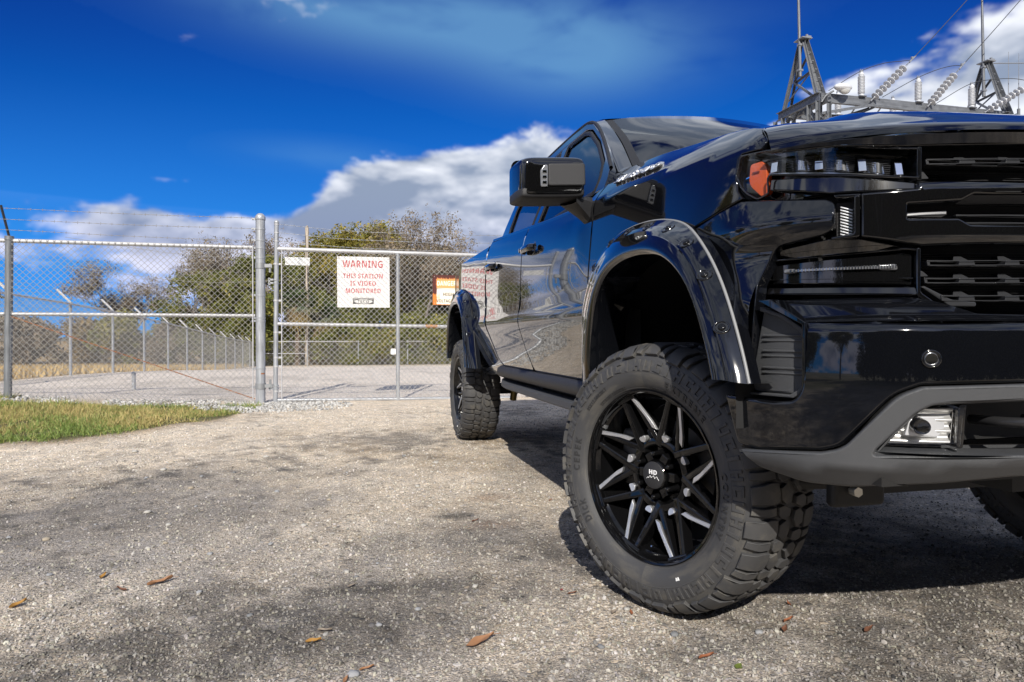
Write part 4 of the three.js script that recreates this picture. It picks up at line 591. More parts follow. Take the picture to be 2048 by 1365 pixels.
// ---------- substation steel behind the truck ----------
MAT.steel = std([0.29, 0.305, 0.32], 0.5, 0.3, { map: galvTex }); MAT.steelDark = std([0.22, 0.23, 0.25], 0.6, 0.3); MAT.porcelain = phy([0.56, 0.57, 0.585], 0.28, 0, { clearcoat: 0.6 }); MAT.cable = std([0.03, 0.031, 0.034], 0.6);
{
  const ZT = -15.4, ZR = -17.05;
  // angle section: two thin legs
  const angle = (a, b, w = 0.09) => { const A = V(...a), B = V(...b), d = B.clone().sub(A).normalize(), up = Math.abs(d.y) > 0.9 ? V(1, 0, 0) : V(0, 1, 0), x = up.clone().cross(d).normalize().multiplyScalar(w / 2), y = d.clone().cross(x).normalize().multiplyScalar(w / 2); return merge([beam(A.clone().add(y), B.clone().add(y), w, 0.012, up), beam(A.clone().sub(x), B.clone().sub(x), 0.012, w, up)]); };
  const channel = (a, b, h, w) => { const A = V(...a), B = V(...b), d = B.clone().sub(A).normalize(), s = V(0, 1, 0).cross(d).normalize(), up = d.clone().cross(s).normalize(); const off = (p, k, q) => p.clone().addScaledVector(up, k).addScaledVector(s, q); return merge([beam(A, B, 0.014, h, up), beam(off(A, h / 2 - 0.008, w / 2), off(B, h / 2 - 0.008, w / 2), w, 0.014, up), beam(off(A, -h / 2 + 0.008, w / 2), off(B, -h / 2 + 0.008, w / 2), w, 0.014, up)]); };
  const tower = (label, x, mast) => {
    const t = thing('steel_tower', label, 'steel tower', [x, 0, ZT]), yg = groundY(x, ZT), y0 = 8.05, L = ZR - ZT;
    for (const z of [0, L]) for (const [dx, dz] of [[-0.2, -0.2], [0.2, -0.2], [-0.2, 0.2], [0.2, 0.2]]) mesh('column_leg', angle([dx, yg, z + dz], [dx, y0, z + dz], 0.09), MAT.steel, t);
    const lac = []; for (const z of [0, L]) for (let y = yg; y < y0 - 0.5; y += 0.6) for (const [a, b] of [[[-0.2, y, z + 0.2], [0.2, y + 0.6, z + 0.2]], [[0.2, y, z - 0.2], [-0.2, y + 0.6, z - 0.2]], [[-0.2, y, z - 0.2], [-0.2, y + 0.6, z + 0.2]], [[0.2, y, z + 0.2], [0.2, y + 0.6, z - 0.2]]]) lac.push(beam(a, b, 0.045, 0.008)); mesh('lacing', lac, MAT.steel, t);
    mesh('cross_arm', channel([-0.12, y0 + 0.12, 0.2], [-0.12, y0 + 0.12, L - 0.15], 0.26, 0.09), MAT.steel, t); mesh('cross_arm', channel([0.16, y0 + 0.10, L - 0.15], [0.16, y0 + 0.10, 0.2], 0.22, 0.08), MAT.steel, t);
    mesh('arm_brace', [angle([-0.1, y0 - 0.05, -0.3], [-0.1, y0 - 0.75, 0], 0.07), angle([-0.1, y0 - 0.05, L + 0.4], [-0.1, y0 - 0.8, L], 0.07), angle([0.1, y0, L * 0.5], [0.1, y0 - 0.8, 0.1], 0.06), angle([-0.1, y0, L * 0.5], [-0.1, y0 - 0.8, L + 0.1], 0.06)], MAT.steel, t);
    const pk = [0, 10.28, L * 0.46];
    for (const [sx, zb, w] of [[0.14, 0, 0.14], [-0.1, 0, 0.06], [0.14, L + 0.1, 0.06], [-0.1, L + 0.1, 0.09]]) mesh('peak_leg', angle([sx, y0 + 0.22, zb], [sx * 0.25, pk[1], pk[2] + (zb === 0 ? 0.07 : -0.07)], w), MAT.steel, t);
    mesh('peak_brace', [angle([0, 9.15, L * 0.22], [0, 9.05, L * 0.72], 0.055), angle([0, 9.1, L * 0.70], [0, 8.3, L * 0.12], 0.055), angle([0, 9.65, L * 0.34], [0, 9.1, L * 0.7], 0.05), angle([0.05, 8.6, L * 0.9], [0.05, 9.15, L * 0.25], 0.05)], MAT.steel, t);
    mesh('peak_plate', [box(0.36, 0.03, 0.42, 0.02, pk[1] + 0.02, pk[2]), box(0.16, 0.09, 0.12, 0.12, pk[1] + 0.06, pk[2] + 0.1), box(0.06, 0.09, 0.06, 0.02, pk[1] + 0.07, pk[2] + 0.17)], MAT.steelDark, t);
    mesh('mast', [rod([-0.08, pk[1] - 1.15, pk[2]], [-0.16, pk[1] + 1.6, pk[2]], 0.052, 0.04, 10), rod([-0.16, pk[1] + 1.6, pk[2]], [-0.25, pk[1] + mast, pk[2]], 0.036, 0.02, 8)], MAT.steel, t);
    mesh('mast_clamp', [box(0.16, 0.06, 0.12, -0.08, pk[1] - 0.15, pk[2]), box(0.16, 0.06, 0.12, -0.09, pk[1] - 0.95, pk[2])], MAT.steelDark, t);
    const bolts = []; for (let i = 0; i < 5; i++) for (const s of [-0.02, 0.02]) { const k = 0.12 + i * 0.16; bolts.push(rod([0.14 * (1 - k * 0.6) + s, lerp(y0 + 0.3, pk[1], k), lerp(0, pk[2], k) + 0.05], [0.14 * (1 - k * 0.6) + s, lerp(y0 + 0.3, pk[1], k), lerp(0, pk[2], k) + 0.075], 0.014, 0.014, 6)); } mesh('bolts', bolts, MAT.steelDark, t);
    return t;
  };
  tower('lattice steel tower with A-frame peak and mast at the left end of the beam', 11.92, 6);
  tower('lattice steel tower with mast farther right, above the middle of the bonnet', 19.15, 6);
  const b = thing('bus_beam', 'horizontal steel bus beam between the two towers above the bonnet', 'beam', [0, 0, 0]);
  mesh('beam_channel', channel([12.0, 8.24, ZT], [19.1, 8.24, ZT], 0.27, 0.1), MAT.steel, b); mesh('beam_channel', channel([19.1, 8.2, ZR + 0.1], [12.0, 8.2, ZR + 0.1], 0.24, 0.1), MAT.steel, b);
  mesh('beam_brace', [angle([12.0, 7.72, ZT + 0.05], [13.8, 8.12, ZT + 0.05], 0.08), angle([12.0, 7.45, ZT - 0.5], [13.9, 8.1, ZT - 0.2], 0.08), angle([13.0, 7.7, ZR], [14.0, 8.1, ZT], 0.06), angle([17.3, 8.12, ZT + 0.05], [19.1, 7.72, ZT + 0.05], 0.08)], MAT.steel, b);
  const xb = []; for (let x = 12.4; x < 19; x += 0.9) xb.push(beam([x, 8.12, ZT], [x + 0.9, 8.12, ZR + 0.1], 0.05, 0.01)); mesh('beam_lacing', xb, MAT.steel, b);
  // post insulators: a ribbed porcelain column
  const prof = [[0, 0], [0.085, 0], [0.085, 0.05], [0.06, 0.06]]; for (let i = 0; i < 12; i++) { const y = 0.075 + i * 0.046; prof.push([0.075, y], [0.105, y + 0.018], [0.105, y + 0.026], [0.075, y + 0.036]); } prof.push([0.06, 0.64], [0.08, 0.65], [0.08, 0.70], [0.05, 0.71], [0.05, 0.745], [0, 0.745]);
  const postG = clean(toCreasedNormals(new THREE.LatheGeometry(prof.map((p) => new THREE.Vector2(...p)), 18), 0.5)), lab = ['leftmost', 'second', 'third'];
  const post = (x, z, y, label) => { const t = thing('post_insulator', label, 'insulator', [x, y, z]); mesh('porcelain', postG, MAT.porcelain, t); mesh('terminal', [box(0.1, 0.05, 0.05, 0, 0.77, 0), rod([-0.03, 0.76, 0], [-0.03, 0.84, 0], 0.012, 0.012, 6), rod([0.03, 0.76, 0], [0.03, 0.84, 0], 0.012, 0.012, 6)], MAT.steelDark, t); mesh('foot', box(0.24, 0.03, 0.2, 0, -0.015, 0), MAT.steel, t); };
  post(13.45, ZT, 8.385, 'leftmost ribbed grey post insulator on top of the beam'); post(15.59, ZT, 8.385, 'middle ribbed grey post insulator on top of the beam'); post(17.70, ZT, 8.385, 'rightmost ribbed grey post insulator on top of the beam');
  post(13.9, ZR + 0.1, 8.34, 'ribbed post insulator on the rear beam under the street lamp'); post(16.1, ZR + 0.1, 8.34, 'ribbed post insulator on the rear beam between the two left strings');
  // strain strings of bell discs with their line wires and jumpers
  const bell = clean(toCreasedNormals(new THREE.LatheGeometry([[0, 0.06], [0.035, 0.06], [0.04, 0.02], [0.075, 0.012], [0.12, -0.012], [0.127, -0.03], [0.12, -0.036], [0.06, -0.022], [0.03, -0.03], [0.022, -0.085], [0, -0.085]].map((p) => new THREE.Vector2(...p)), 20), 0.7));
  const sag = (a, b2, s, n = 5) => Array.from({ length: n }, (_, i) => { const t = i / (n - 1); return V(lerp(a[0], b2[0], t), lerp(a[1], b2[1], t) - s * 4 * t * (1 - t), lerp(a[2], b2[2], t)); });
  const string = (label, wl, jl, a, e, far, jump) => {
    const t = thing('strain_insulator', label, 'insulator', [0, 0, 0]), A = V(...a), E = V(...e), d = E.clone().sub(A), L = d.length(); d.normalize(); const q = new THREE.Quaternion().setFromUnitVectors(V(0, -1, 0), d.clone().negate());
    const n = 8, s0 = 0.2, s1 = L - 0.1; mesh('link', [rod(A, A.clone().addScaledVector(d, s0), 0.03, 0.018, 6), rod(A.clone().addScaledVector(d, s0), E, 0.012, 0.012, 6)], MAT.steelDark, t);
    for (let i = 0; i < n; i++) { const m = mesh('bell_disc', bell, MAT.porcelain, t); m.position.copy(A).addScaledVector(d, lerp(s0 + 0.06, s1, i / (n - 1))); m.quaternion.copy(q); }
    const H = E.clone().addScaledVector(d, 0.34); const ch = []; for (let i = 0; i < 3; i++) { const g = new THREE.TorusGeometry(0.035, 0.009, 5, 10); g.scale(0.6, 1.2, 1); g.rotateY(i % 2 * PI / 2); g.applyQuaternion(q); const c = E.clone().addScaledVector(d, 0.04 + i * 0.065); g.translate(c.x, c.y, c.z); ch.push(g); } ch.push(rod(E.clone().addScaledVector(d, 0.2), E.clone().addScaledVector(d, 0.52), 0.026, 0.02, 8)); ch.push(box(0.07, 0.08, 0.05, H.x, H.y + 0.04, H.z)); mesh('dead_end_clamp', ch, MAT.steelDark, t);
    const w = mesh('line_wire', tube(sag([H.x, H.y, H.z], far, 0.5, 9), 0.013, 40, 5), MAT.cable); w.name = numbered('line_wire'); w.userData = { label: wl, category: 'wire' };
    const j = mesh('jumper_wire', tube(jump, 0.011, 40, 5), MAT.cable); j.name = numbered('jumper_wire'); j.userData = { label: jl, category: 'wire' };
  };
  string('leftmost string of white bell insulators slanting up from the beam', 'leftmost dark line wire rising to the top edge', 'leftmost looped jumper wire over the first post insulator', [13.70, 8.22, ZT + 0.1], [14.94, 9.40, ZT + 0.16], [30, 27, -13.5], [[12.31, 8.48, ZR + 1.6], [13.45, 9.17, ZT], [14.22, 9.45, ZT + 0.1], [14.8, 9.55, ZT + 0.14], [15.2, 9.62, ZT + 0.16]]);
  string('middle string of white bell insulators slanting up from the beam', 'middle dark line wire rising to the top edge', 'middle looped jumper wire over the second post insulator', [15.84, 8.22, ZT + 0.1], [16.88, 9.36, ZT + 0.16], [30, 25.4, -13.5], [[14.28, 8.45, ZR + 1.6], [15.59, 9.17, ZT], [16.4, 9.5, ZT + 0.1], [16.9, 9.62, ZT + 0.14], [17.14, 9.62, ZT + 0.16]]);
  string('rightmost string of white bell insulators, low over the bonnet', 'rightmost dark line wire leaving at the right edge', 'rightmost looped jumper wire over the third post insulator', [18.1, 8.22, ZT + 0.1], [19.25, 8.98, ZT + 0.5], [36, 24.8, -9], [[16.3, 8.4, ZR + 1.6], [17.70, 9.17, ZT], [18.5, 9.34, ZT + 0.1], [19.1, 9.34, ZT + 0.3], [19.5, 9.16, ZT + 0.6]]);
  // shield wire and two thin rods
  const sw = mesh('shield_wire', tube(sag([19.3, 10.36, -16.35], [34, 13.2, -16.2], 0.4, 7), 0.02, 30, 5), MAT.steelDark); sw.userData = { label: 'thin shield wire leaving the peak of the right tower', category: 'wire' };
  for (const [x, l] of [[21.15, 'thin upright rod left of its twin beyond the right tower'], [21.62, 'thin upright rod right of its twin beyond the right tower']]) { const o = thing('lightning_rod', l, 'rod', [x, 0, -17]); mesh('rod', rod([0, 9.2, 0], [0, 11.22, 0], 0.018, 0.008, 6), MAT.steelDark, o); mesh('support', rod([0, groundY(x, -17), 0], [0, 9.2, 0], 0.06, 0.05, 8), MAT.steel, o); }
  // street lamp on the left tower
  const l = thing('street_lamp', 'cobra-head street lamp hanging from the left steel tower', 'lamp', [11.98, 8.14, ZT + 0.1]);
  mesh('lamp_arm', tube([[-0.05, -0.1, 0], [0.08, 0.1, 0.05], [0.3, 0.24, 0.1]], 0.03, 12, 8), MAT.steel, l);
  const head = new THREE.SphereGeometry(0.5, 20, 14); head.scale(0.62, 0.24, 0.3); head.translate(0.6, 0.36, 0.14); const hood2 = mesh('lamp_housing', head, std([0.62, 0.63, 0.64], 0.4, 0.2), l); const bowl = new THREE.SphereGeometry(0.5, 18, 10, 0, 6.283, PI / 2, PI / 2); bowl.scale(0.4, 0.34, 0.25); bowl.translate(0.66, 0.325, 0.14); mesh('lamp_bowl', bowl, phy([0.5, 0.5, 0.48], 0.2, 0, { clearcoat: 1 }), l);
}
// ---------- fallen leaves ----------
{
  const leafG = (seed, wid, curl, flat = 0) => {
    const R = rng(seed), rows = [], n = 10; for (let i = 0; i <= n; i++) { const t = i / n, w = wid * Math.pow(Math.sin(PI * Math.pow(t, 0.8)), 1.15) + 0.003, row = []; for (let k = -2; k <= 2; k++) { const s = k / 2; row.push(V((t - 0.5), curl * (Math.abs(s) ** 1.6) * 0.12 + curl * (t - 0.4) * (t - 0.4) * 0.35 + 0.03 * Math.sin(t * 9 + s * 3 + seed), s * w + 0.03 * Math.sin(t * 5 + seed))); } rows.push(row); }
    const g = clean(gridGeo(rows)); const b = clean(gridGeo(rows.map((r) => r.map((p) => p.clone().add(V(0, -0.006, 0)))))); const st = clean(tube([[0.5, 0.1 * curl, 0], [0.6, 0.03, 0.01], [0.72, 0.02, 0.03]], 0.01, 6, 4)); return merge([g, b, st]);
  };
  const G = [leafG(1, 0.17, 0.5), leafG(2, 0.22, 0.9), leafG(3, 0.13, 0.7), leafG(4, 0.34, 0.3)];
  const C = { rust: [0.22, 0.075, 0.03], tan: [0.27, 0.135, 0.065], brown: [0.13, 0.055, 0.03], yellow: [0.30, 0.155, 0.03], green: [0.10, 0.13, 0.02], red: [0.20, 0.02, 0.02], grey: [0.20, 0.165, 0.13] }, M = {};
  for (const k in C) { M[k] = std(C[k], 0.7, 0, { side: THREE.DoubleSide }); }
  const L = [[-3.074, -0.502, 0.055, 1, 'yellow', 0.6, 'curled yellow-brown leaf at the left edge of the gravel'], [-2.776, -0.556, 0.045, 2, 'brown', 2.4, 'dark brown narrow leaf at lower left, between the yellow and the long leaf'], [-2.659, -0.586, 0.085, 2, 'tan', 0.2, 'long tan leaf with its stalk at lower left'], [-2.887, -0.715, 0.04, 1, 'yellow', 1.1, 'small yellow leaf above the dark brown leaf at lower left'],
    [-2.092, 0.045, 0.045, 1, 'yellow', -0.3, 'curled ochre leaf near the bottom, left of the large leaf'], [-2.062, -0.022, 0.045, 2, 'grey', -0.5, 'thin grey-brown leaf just above the curled ochre leaf'], [-1.616, 0.138, 0.098, 0, 'tan', 0.12, 'largest fallen leaf, reddish tan, at the bottom centre'], [-1.983, -0.382, 0.035, 0, 'grey', 0.2, 'grey leaf right of the dark patch in mid gravel'],
    [-1.945, 0.222, 0.04, 2, 'tan', 0, 'slim tan leaf at the bottom edge below the ochre leaf'], [-2.0, 0.27, 0.03, 0, 'tan', 0.9, 'short tan leaf touching the bottom edge'], [-1.098, 0.052, 0.03, 0, 'rust', 1.0, 'rust red leaf just under the front tyre'], [-1.15, 0.035, 0.034, 1, 'grey', 0.3, 'curled grey-brown leaf left of the rust red leaf under the front tyre'], [-1.259, -0.185, 0.014, 3, 'red', 0.3, 'tiny dark red leaf left of the front tyre'], [-1.235, -0.14, 0.035, 2, 'brown', -0.1, 'thin curled brown leaf left of the front tyre'],
    [-1.017, 0.379, 0.05, 2, 'rust', -0.1, 'slim rust leaf in the foreground left of the round green leaf'], [-0.957, 0.446, 0.03, 3, 'green', 0.4, 'round green leaf in the foreground right of centre'], [-0.699, 0.29, 0.038, 1, 'brown', 0.5, 'brown curled leaf right of the front tyre, lower of the pair'], [-0.643, 0.23, 0.045, 2, 'rust', 0.1, 'rust leaf right of the front tyre, upper of the pair'], [-0.56, 0.12, 0.03, 2, 'rust', 1.2, 'small rust leaf at the shadow edge in front of the truck'], [-0.45, 0.35, 0.05, 0, 'brown', 0.1, 'brown leaf farther right in front of the truck'], [-0.93, -1.39, 0.03, 2, 'rust', 0.4, 'small rust leaf left of the front tyre in mid drive'], [-1.4, -1.1, 0.04, 2, 'brown', 0.2, 'brown leaf by the reddish dust in mid drive'],
    [-0.62, 0.02, 0.028, 1, 'rust', 0.2, 'tiny rust leaf beside the shadow of the front tyre']];
  for (const [x, z, s, g, c, turn, label] of L) { const o = mesh('fallen_leaf', G[g], M[c]); o.name = numbered('fallen_leaf'); o.position.set(x, groundY(x, z) + 0.004 + s * 0.05, z); o.scale.setScalar(s); o.rotation.set(0.1, turn + 0.24, 0.06); o.userData = { label, category: 'leaf' }; }
}
// ---------- truck: materials ----------
const font = await new FontLoader().loadAsync('fonts/droid/droid_sans_bold.typeface.json');
const grainTex = dataTex(256, 256, (x, y) => { const a = hash3(x >> 1, y >> 1, 5), b = hash3(x, y, 6), v = 255 * clamp(0.3 + 0.5 * a * a + 0.25 * b); return [v, v, v]; }, false, 34);
MAT.paint = phy([0.0034, 0.0038, 0.0052], 0.06, 0, { clearcoat: 1, clearcoatRoughness: 0.004, ior: 1.5, specularIntensity: 0.45 });
MAT.gloss = phy([0.004, 0.004, 0.0044], 0.08, 0, { clearcoat: 1, clearcoatRoughness: 0.008, ior: 1.5, specularIntensity: 0.9 });
MAT.trim = std([0.052, 0.054, 0.058], 0.52, 0, { bumpMap: grainTex, bumpScale: 0.0006 });
MAT.trimDark = std([0.022, 0.022, 0.024], 0.55, 0, { bumpMap: grainTex, bumpScale: 0.0004 });
MAT.matte = std([0.008, 0.008, 0.009], 0.75);
MAT.grille = std([0.03, 0.031, 0.034], 0.26);
MAT.rubberSeal = std([0.012, 0.012, 0.013], 0.55);
MAT.chrome = std([0.82, 0.83, 0.85], 0.06, 1);
MAT.dimChrome = std([0.42, 0.43, 0.45], 0.18, 1);
MAT.machined = std([0.78, 0.79, 0.81], 0.42, 0.9);
MAT.letter = std([0.66, 0.67, 0.69], 0.32, 0.85);
MAT.amber = phy([0.52, 0.085, 0.018], 0.2, 0, { clearcoat: 1, emissive: 0x000000 });
MAT.lens = phy([0.97, 0.98, 1], 0.02, 0, { transmission: 1, thickness: 0, ior: 1.5 });
MAT.glass = phy([0.42, 0.46, 0.47], 0.0, 0, { transmission: 1, thickness: 0, ior: 1.55 });
MAT.glassDark = phy([0.10, 0.11, 0.12], 0.0, 0, { transmission: 1, thickness: 0, ior: 1.55 });
const rubTex = dataTex(256, 256, (x, y) => { const n = fbm3(x / 10, y / 10, 3, 4), s = hash3(x, y, 4), v = 255 * clamp(0.55 + 0.5 * (n - 0.5) + 0.16 * (s - 0.5)); return [v, v, v]; }, false, 5);
const dustTex = dataTex(512, 512, (x, y) => { const n = fbm3(x / 40, y / 40, 3, 5), q = hash3(x >> 1, y >> 1, 9), d = sstep(0.45, 0.75, n + 0.12 * (q - 0.5)); return [lerp(200, 250, d), lerp(200, 244, d), lerp(202, 232, d)]; }, true, 2);
MAT.rubber = std([0.085, 0.085, 0.086], 0.6, 0, { map: dustTex, bumpMap: rubTex, bumpScale: 0.0005 });
MAT.rubberText = std([0.03, 0.03, 0.031], 0.5);
MAT.wheelBlack = phy([0.004, 0.004, 0.0044], 0.1, 0, { clearcoat: 0.6, clearcoatRoughness: 0.02, specularIntensity: 0.3 });
MAT.iron = std([0.16, 0.15, 0.14], 0.55, 0.7);
MAT.frame = std([0.012, 0.012, 0.012], 0.6);
MAT.seat = std([0.03, 0.03, 0.032], 0.7);
MAT.led = phy([0.55, 0.56, 0.58], 0.12, 0.25, { clearcoat: 1 });
// ---------- truck: the shapes of its sides and front ----------
const doorW = tab([[0.54, 0.915], [0.62, 0.945], [0.70, 0.966], [0.80, 0.988], [0.90, 1.011], [0.96, 1.028], [0.99, 1.034], [1.02, 1.033], [1.06, 1.024], [1.13, 1.017], [1.25, 1.015], [1.34, 1.009], [1.42, 0.990], [1.48, 0.964], [1.54, 0.945], [1.6, 0.93]]);
const crestX = tab([[-0.6, 0.86], [-0.2, 0.868], [0.05, 0.874], [0.30, 0.885], [0.42, 0.90], [0.49, 0.915], [0.53, 0.928], [0.56, 0.94], [0.64, 0.95]]);
const crestY = tab([[-0.6, 1.607], [-0.2, 1.572], [0.05, 1.538], [0.30, 1.503], [0.42, 1.478], [0.49, 1.455], [0.53, 1.432], [0.56, 1.40], [0.62, 1.36]]);
const creaseY = tab([[-0.6, 1.468], [-0.33, 1.457], [0.13, 1.428], [0.47, 1.385], [0.62, 1.35]]);
const UPpts = [[-1.03, 0.20], [-1.0, 0.38], [-0.985, 0.46], [-0.96, 0.54], [-0.92, 0.63], [-0.84, 0.72], [-0.74, 0.785], [-0.6, 0.84], [-0.4, 0.88], [0, 0.91]];
const BUpts = [[-1.03, 0.36], [-1.025, 0.46], [-1.0, 0.60], [-0.95, 0.72], [-0.87, 0.82], [-0.75, 0.895], [-0.6, 0.945], [-0.4, 0.975], [0, 1.0]];
function planCurve(pts) {
  const c = new THREE.CatmullRomCurve3([...pts.map(([x, z]) => V(x, 0, z)), ...pts.slice(0, -1).reverse().map(([x, z]) => V(-x, 0, z))], false, 'centripetal'), n = 1200, P = c.getSpacedPoints(n), L = c.getLength();
  const at = (s) => { const q = clamp(s / L, 0, 1) * n, i = Math.min(n - 1, Math.floor(q)), t = q - i, a = P[i], b = P[i + 1]; const i0 = Math.max(0, i - 2), i1 = Math.min(n, i + 3), dx = P[i1].x - P[i0].x, dz = P[i1].z - P[i0].z, l = Math.hypot(dx, dz); let ex = 0, ez = 0; if (s < 0) { ex = dx / l * s; ez = dz / l * s; } return [lerp(a.x, b.x, t) + ex, lerp(a.z, b.z, t) + ez, -dz / l, dx / l]; };
  const sx = (x) => { let lo = 0, hi = L; for (let i = 0; i < 40; i++) { const m = (lo + hi) / 2; if (at(m)[0] < x) lo = m; else hi = m; } return lo; };
  const sz = (z) => { let lo = 0, hi = L / 2; for (let i = 0; i < 40; i++) { const m = (lo + hi) / 2; if (at(m)[1] < z) lo = m; else hi = m; } return z < pts[0][1] ? z - pts[0][1] : lo; };
  return { at, sx, sz, L, mid: L / 2, zx: (x) => at(sx(x))[1] };
}
const UP = planCurve(UPpts), BU = planCurve(BUpts);
const onPlan = (C, off) => (s, y, d) => { const p = C.at(s), o = d + (typeof off === 'function' ? off(s, y) : off || 0); return [p[0] + p[2] * o, y, p[1] + p[3] * o]; };
const planZ = tab([[-1.2, 0.995 + 0.3], [0.0, 1.6]]);
// half width of the body at (z, y)
const upAtZ = tab([[-0.3, 1.06], [0.20, 1.03], [0.38, 1.0], [0.46, 0.985], [0.54, 0.96], [0.63, 0.92], [0.70, 0.87]]);
function sideW(z, y) {
  const rise = 0.066 * Math.max(0, -z - 0.85) * sstep(1.2, 1.5, y), w0 = doorW(y - rise);
  let w = w0;
  const k = sstep(-0.75, -0.55, z);
  if (k > 0 && y > 1.15) {
    const yk = creaseY(z), yc = crestY(z), xc = crestX(z), xk = lerp(0.988, 0.975, sstep(0, 0.5, z)); let f;
    if (y < yk) { const t = (y - 1.15) / (yk - 1.15); f = lerp(1.0165, xk, t * t) - 0.006 * Math.sin(PI * t); } else { const t = (y - yk) / Math.max(0.02, yc - yk); f = lerp(xk, xc, t) + 0.010 * Math.sin(PI * clamp(t)); }
    w = lerp(w, f, k);
  }
  if (z > 0.05) { const lim = upAtZ(z) + (0.02 + 0.05 * sstep(0.3, 0.6, z)) * sstep(1.14, 0.95, y); const q = 0.02, h = clamp(0.5 + 0.5 * (lim - w) / q); w = lerp(lim, w, h) - q * h * (1 - h); }
  if (z < -2.7) w += 0.004 - 0.115 * sstep(-3.75, -5.0, z);
  return w;
}
const onSide = (off = 0) => (z, y, d) => [-(sideW(z, y) + d + off), y, z];
const tumble = (y) => 0.948 - 0.40 * (y - 1.5) - 0.10 * Math.max(0, y - 1.9) ** 2;
const onGlass = (off = 0) => (z, y, d) => [-(tumble(y) + (d + off) * 0.93), y + (d + off) * 0.37, z];
const beltY = (z) => 1.478 + 0.066 * Math.max(0, -z - 0.85);
const inX = (C, pts) => pts.map((p) => [C.sx(p[0]), p[1], p[2]]);   // front outlines are given as (x, y)
// ---------- wheels ----------
const tyreP = (() => {
  const pts = [[0, 0.4275], [0.04, 0.4272], [0.08, 0.4255], [0.108, 0.4215], [0.127, 0.4135], [0.141, 0.400], [0.151, 0.381], [0.157, 0.358], [0.157, 0.335], [0.150, 0.312], [0.140, 0.296], [0.131, 0.287], [0.127, 0.281]];
  const c = new THREE.CatmullRomCurve3(pts.map(([o, r]) => V(o, r, 0)), false, 'centripetal'), n = 240, P = c.getSpacedPoints(n), L = c.getLength();
  return { L, at(s) { const q = clamp(Math.abs(s) / L, 0, 1) * n, i = Math.min(n - 1, Math.floor(q)), t = q - i, a = P[i], b = P[i + 1], i0 = Math.max(0, i - 2), i1 = Math.min(n, i + 3), dx = P[i1].x - P[i0].x, dy = P[i1].y - P[i0].y, l = Math.hypot(dx, dy), sg = s < 0 ? -1 : 1; return [sg * lerp(a.x, b.x, t), lerp(a.y, b.y, t), sg * -dy / l, dx / l]; } };
})();
const TR = 0.43;
const onTyre = (off = 0) => (a, s, d) => { const p = tyreP.at(s), f = a / TR, o = p[0] + p[2] * (d + off), r = p[1] + p[3] * (d + off); return [-o, r * Math.cos(f), r * Math.sin(f)]; };
const WG = {};
